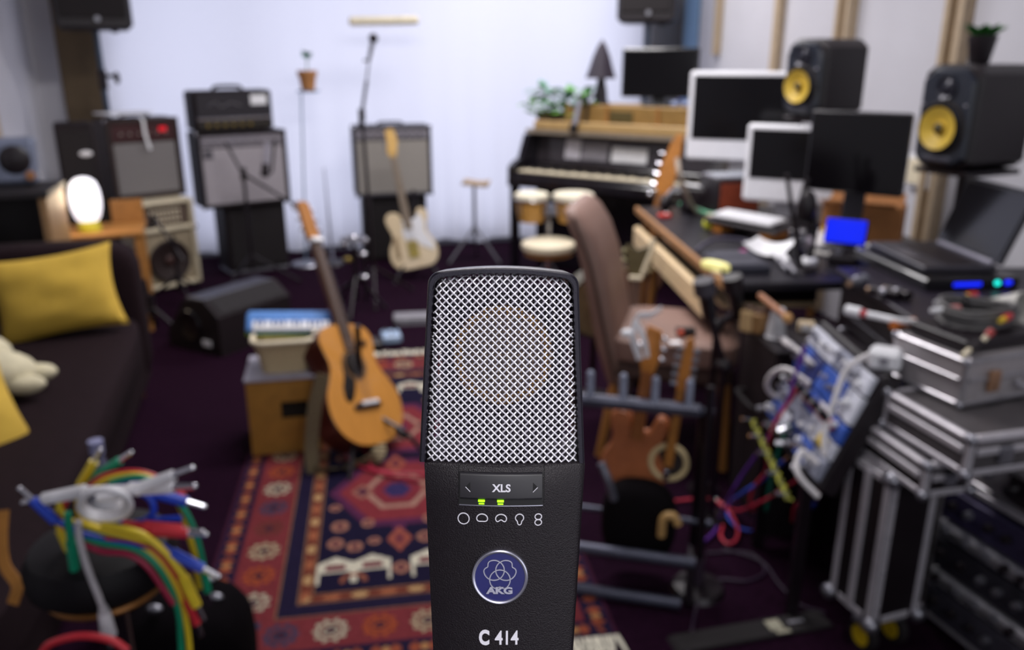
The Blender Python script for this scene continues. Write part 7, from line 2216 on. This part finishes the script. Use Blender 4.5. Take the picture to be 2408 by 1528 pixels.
far = [(190, 1180), (215, 1150), (260, 1118), (320, 1108), (380, 1130), (420, 1170), (450, 1230), (475, 1290), (488, 1345)]
def shift(P, a, b):
    return [(x + a, y + b) for x, y in P]
lead('red lead on the outside of the upper arch of the bundle', 'red', [(200, 1150), (245, 1118), (310, 1108), (360, 1118), (400, 1145)], 1.02, plugs=(1,))
lead('yellow lead just inside the red one in the upper arch', 'yellow', [(205, 1160), (250, 1128), (310, 1116), (360, 1126), (405, 1160), (430, 1205), (445, 1260), (460, 1310), (466, 1345)], 1.01, plugs=(1,), r=0.0042)
lead('green lead curving down the outer right side of the bundle', 'green', [(260, 1135), (330, 1122), (390, 1150), (420, 1180), (450, 1230), (470, 1290), (482, 1355)], 1.0, r=0.0042, plugs=(1,))
lead('thin violet-blue lead inside the upper arch', 'blue', [(260, 1140), (310, 1128), (350, 1135), (380, 1150)], 1.0, plugs=())
lead('yellow lead of the inner loop around the white coil', 'yellow', [(220, 1235), (180, 1230), (150, 1210), (140, 1180), (160, 1160), (190, 1155)], 0.96, plugs=(), r=0.0042)
lead('yellow lead bulging on the left of the bundle', 'yellow', [(150, 1265), (138, 1235), (135, 1205), (150, 1175), (180, 1165), (185, 1200), (200, 1225), (260, 1235)], 0.97, plugs=(0,), r=0.0042)
lead('red lead running inside the left bulge', 'red', [(155, 1245), (147, 1215), (152, 1185), (170, 1165)], 0.965, plugs=())
lead('green lead hanging down with its plug on the left', 'green', [(160, 1205), (162, 1240), (168, 1280), (170, 1295)], 0.93, plugs=(1,), r=0.0048)
lead('teal plug lead poking up at the top of the bundle', 'green', [(205, 1140), (225, 1122), (245, 1108)], 1.03, plugs=(1,), r=0.0048)
lead('yellow plug lead poking up at the top left', 'yellow', [(185, 1155), (190, 1140), (200, 1122)], 1.03, plugs=(1,), r=0.0048)
lead('blue plug lead sticking out at the far left', 'blue', [(180, 1245), (150, 1232), (128, 1222), (112, 1208)], 0.95, plugs=(1,), r=0.0045)
sweep = [(190, 1270), (230, 1285), (290, 1290), (345, 1310), (390, 1360), (415, 1410), (428, 1470), (435, 1540)]
lead('crimson lead lowest in the wide sweep to the right', 'plum', [(195, 1278), (240, 1296), (300, 1302), (345, 1330), (385, 1385), (408, 1420)], 0.93, plugs=(), r=0.0042)
lead('green lead in the wide sweep down to the right', 'green', [(200, 1268), (260, 1280), (320, 1292), (365, 1325), (400, 1380), (420, 1440), (425, 1500), (428, 1560)], 0.935, plugs=(), r=0.0042)
lead('yellow lead in the wide sweep down to the right', 'yellow', [(205, 1262), (265, 1270), (325, 1284), (372, 1318), (408, 1370), (430, 1430), (442, 1490), (448, 1560)], 0.94, plugs=(), r=0.0042)
lead('blue lead in the wide sweep above the yellow one', 'blue', [(170, 1250), (230, 1262), (290, 1275), (340, 1290), (385, 1325), (410, 1360)], 0.945, plugs=(), r=0.0042)
lead('red lead in the wide sweep next to the blue one', 'red', [(250, 1262), (310, 1268), (360, 1288), (400, 1330), (430, 1380), (440, 1410), (448, 1430)], 0.935, plugs=(1,), r=0.0042)
lead('yellow lead crossing the middle of the bundle towards a white plug', 'yellow', [(240, 1235), (300, 1245), (345, 1262), (390, 1300), (425, 1345), (442, 1380)], 0.92, plugs=(1,), r=0.005)
lead('yellow lead starting beside the white coil', 'yellow', [(200, 1232), (250, 1248), (310, 1262), (360, 1275)], 0.925, plugs=(), r=0.0046)
lead('green lead under the white coil', 'green', [(210, 1240), (260, 1255), (320, 1266), (370, 1280)], 0.932, plugs=(), r=0.0042)
lead('navy lead crossing below the white coil', 'blue', [(190, 1255), (240, 1268), (300, 1276), (350, 1284)], 0.938, plugs=(), r=0.0042)
lead('blue lead looping to the right of the white coil', 'blue', [(300, 1150), (345, 1165), (362, 1195), (345, 1220), (310, 1232), (280, 1230)], 0.96, plugs=(), r=0.0046)
lead('blue lead with a plug pointing right at the top', 'blue', [(330, 1150), (360, 1158), (385, 1165)], 0.97, plugs=(1,), r=0.0052)
lead('blue lead running straight right from the coil', 'blue', [(320, 1228), (370, 1222), (425, 1218)], 0.955, plugs=(), r=0.0045)
lead('red lead with a thick plug below the blue loop', 'red', [(290, 1232), (330, 1236), (370, 1240)], 0.935, plugs=(1,), r=0.0055)
lead('second red plug lead under the other red plug', 'red', [(320, 1248), (360, 1248), (388, 1250)], 0.93, plugs=(1,), r=0.005)
lead('blue plug lead pointing down to the right', 'blue', [(380, 1282), (405, 1300), (428, 1312)], 0.925, plugs=(1,), r=0.005)
# white coil
for k in range(4):
    pts = []
    for j in range(14):
        a = 2 * math.pi * j / 14
        pts.append(D(247 + (60 - 2.5 * k) * math.cos(a), 1188 + (36 - 2 * k) * math.sin(a) - 3 * k, 0.925 + 0.012 * math.sin(a) + 0.004 * k))
    cable('patch_lead', ['outermost', 'second', 'third', 'innermost'][k] + ' turn of the white coil on top of the bundle', pts, 0.0042, NC['white'], n=4, closed=True, group='turns of the white coil')
lead('white thick plug lead lying across the top of the coil', 'white', [(340, 1148), (290, 1150), (235, 1152), (195, 1155), (168, 1160)], 0.955, r=0.0062, plugs=(0, 1))
lead('second white plug lead across the top right', 'white', [(350, 1140), (310, 1155), (270, 1165), (230, 1170)], 0.945, r=0.006, plugs=(0,))
lead('long grey-white lead hanging down to a big plug', 'grey', [(185, 1225), (186, 1260), (198, 1310), (215, 1360), (235, 1410), (245, 1440)], 0.90, r=0.0044, plugs=())
pa, pb_ = D(245, 1440, 0.90), D(256, 1492, 0.90)
t = thing('jack_plug', 'big pale jack plug at the end of the hanging grey-white lead', 'plug', (0, 0, 0))
part(t, 'strain_relief', MB().cyl(tuple(pa - (pb_ - pa) * 0.3), tuple(pa), 0.0052, 0.007, 12), NC['grey'])
part(t, 'barrel', MB().cyl(tuple(pa), tuple(pb_), 0.0078, 0.010, 14), NC['white'])
part(t, 'pin', MB().cyl(tuple(pb_), tuple(pb_ + (pb_ - pa) * 0.55), 0.004, 0.0035, 10), STL)
# pale bottle standing on the floor behind the stool
q = G(238, 1120, 0.45)
bt = thing('plastic_bottle', 'pale translucent plastic bottle standing behind the patch leads by the sofa', 'bottle', (q.x, q.y, 0))
part(bt, 'body', MB().lathe([(0.001, 0.0), (0.036, 0.0), (0.038, 0.01), (0.038, 0.40), (0.03, 0.46), (0.015, 0.50), (0.015, 0.52), (0.001, 0.52)], 24), mat('bottle_plastic', '7a7c98', 0.15, trans=0.4, alpha=1.0))
part(bt, 'cap', MB().lathe([(0.017, 0.515), (0.018, 0.55), (0.001, 0.552)], 18), mat('bottle_cap', '8a8cae', 0.4))
part(bt, 'label', MB().lathe([(0.0385, 0.30), (0.0385, 0.4)], 24), PAP)
# red cable at the bottom edge
lead('red cable looping along the bottom edge under the stool', 'red', [(95, 1540), (120, 1512), (190, 1495), (260, 1505), (300, 1530)], 0.86, r=0.005, plugs=())
# small dark clutter: chrome stands below the stool
q = G(300, 1430, 0.35)
t = thing('hardware_bag', 'dark cloth bag of chrome drum parts below the patch leads', 'bag', (q.x + 0.05, q.y + 0.12, 0))
part(t, 'bag', MB().sph((0, 0, 0.15), (0.16, 0.13, 0.15), 22, 14, 3), mat('bag_cloth', '090609', 0.9, spec=0.05))
for k in range(7):
    a = k * 0.9
    part(t, 'chrome_part', MB().sph((0.09 * math.cos(a), 0.07 * math.sin(a), 0.29 + 0.01 * (k % 3)), (0.018, 0.010, 0.010), 10, 6), STL)
# tan strap hanging at the left edge
t = thing('leather_strap', 'tan leather strap hanging at the left edge under the sofa cushion', 'strap', (0, 0, 0))
pts = [D(8, 1200, 1.25), D(4, 1270, 1.22), D(12, 1330, 1.2), D(40, 1375, 1.18), D(30, 1420, 1.17)]
part(t, 'strap', MB().ribbon(resample(pts, 5), 0.018, 0.003, (1, 0.1, 0.2)), mat('leather_tan', 'a8702a', 0.6))
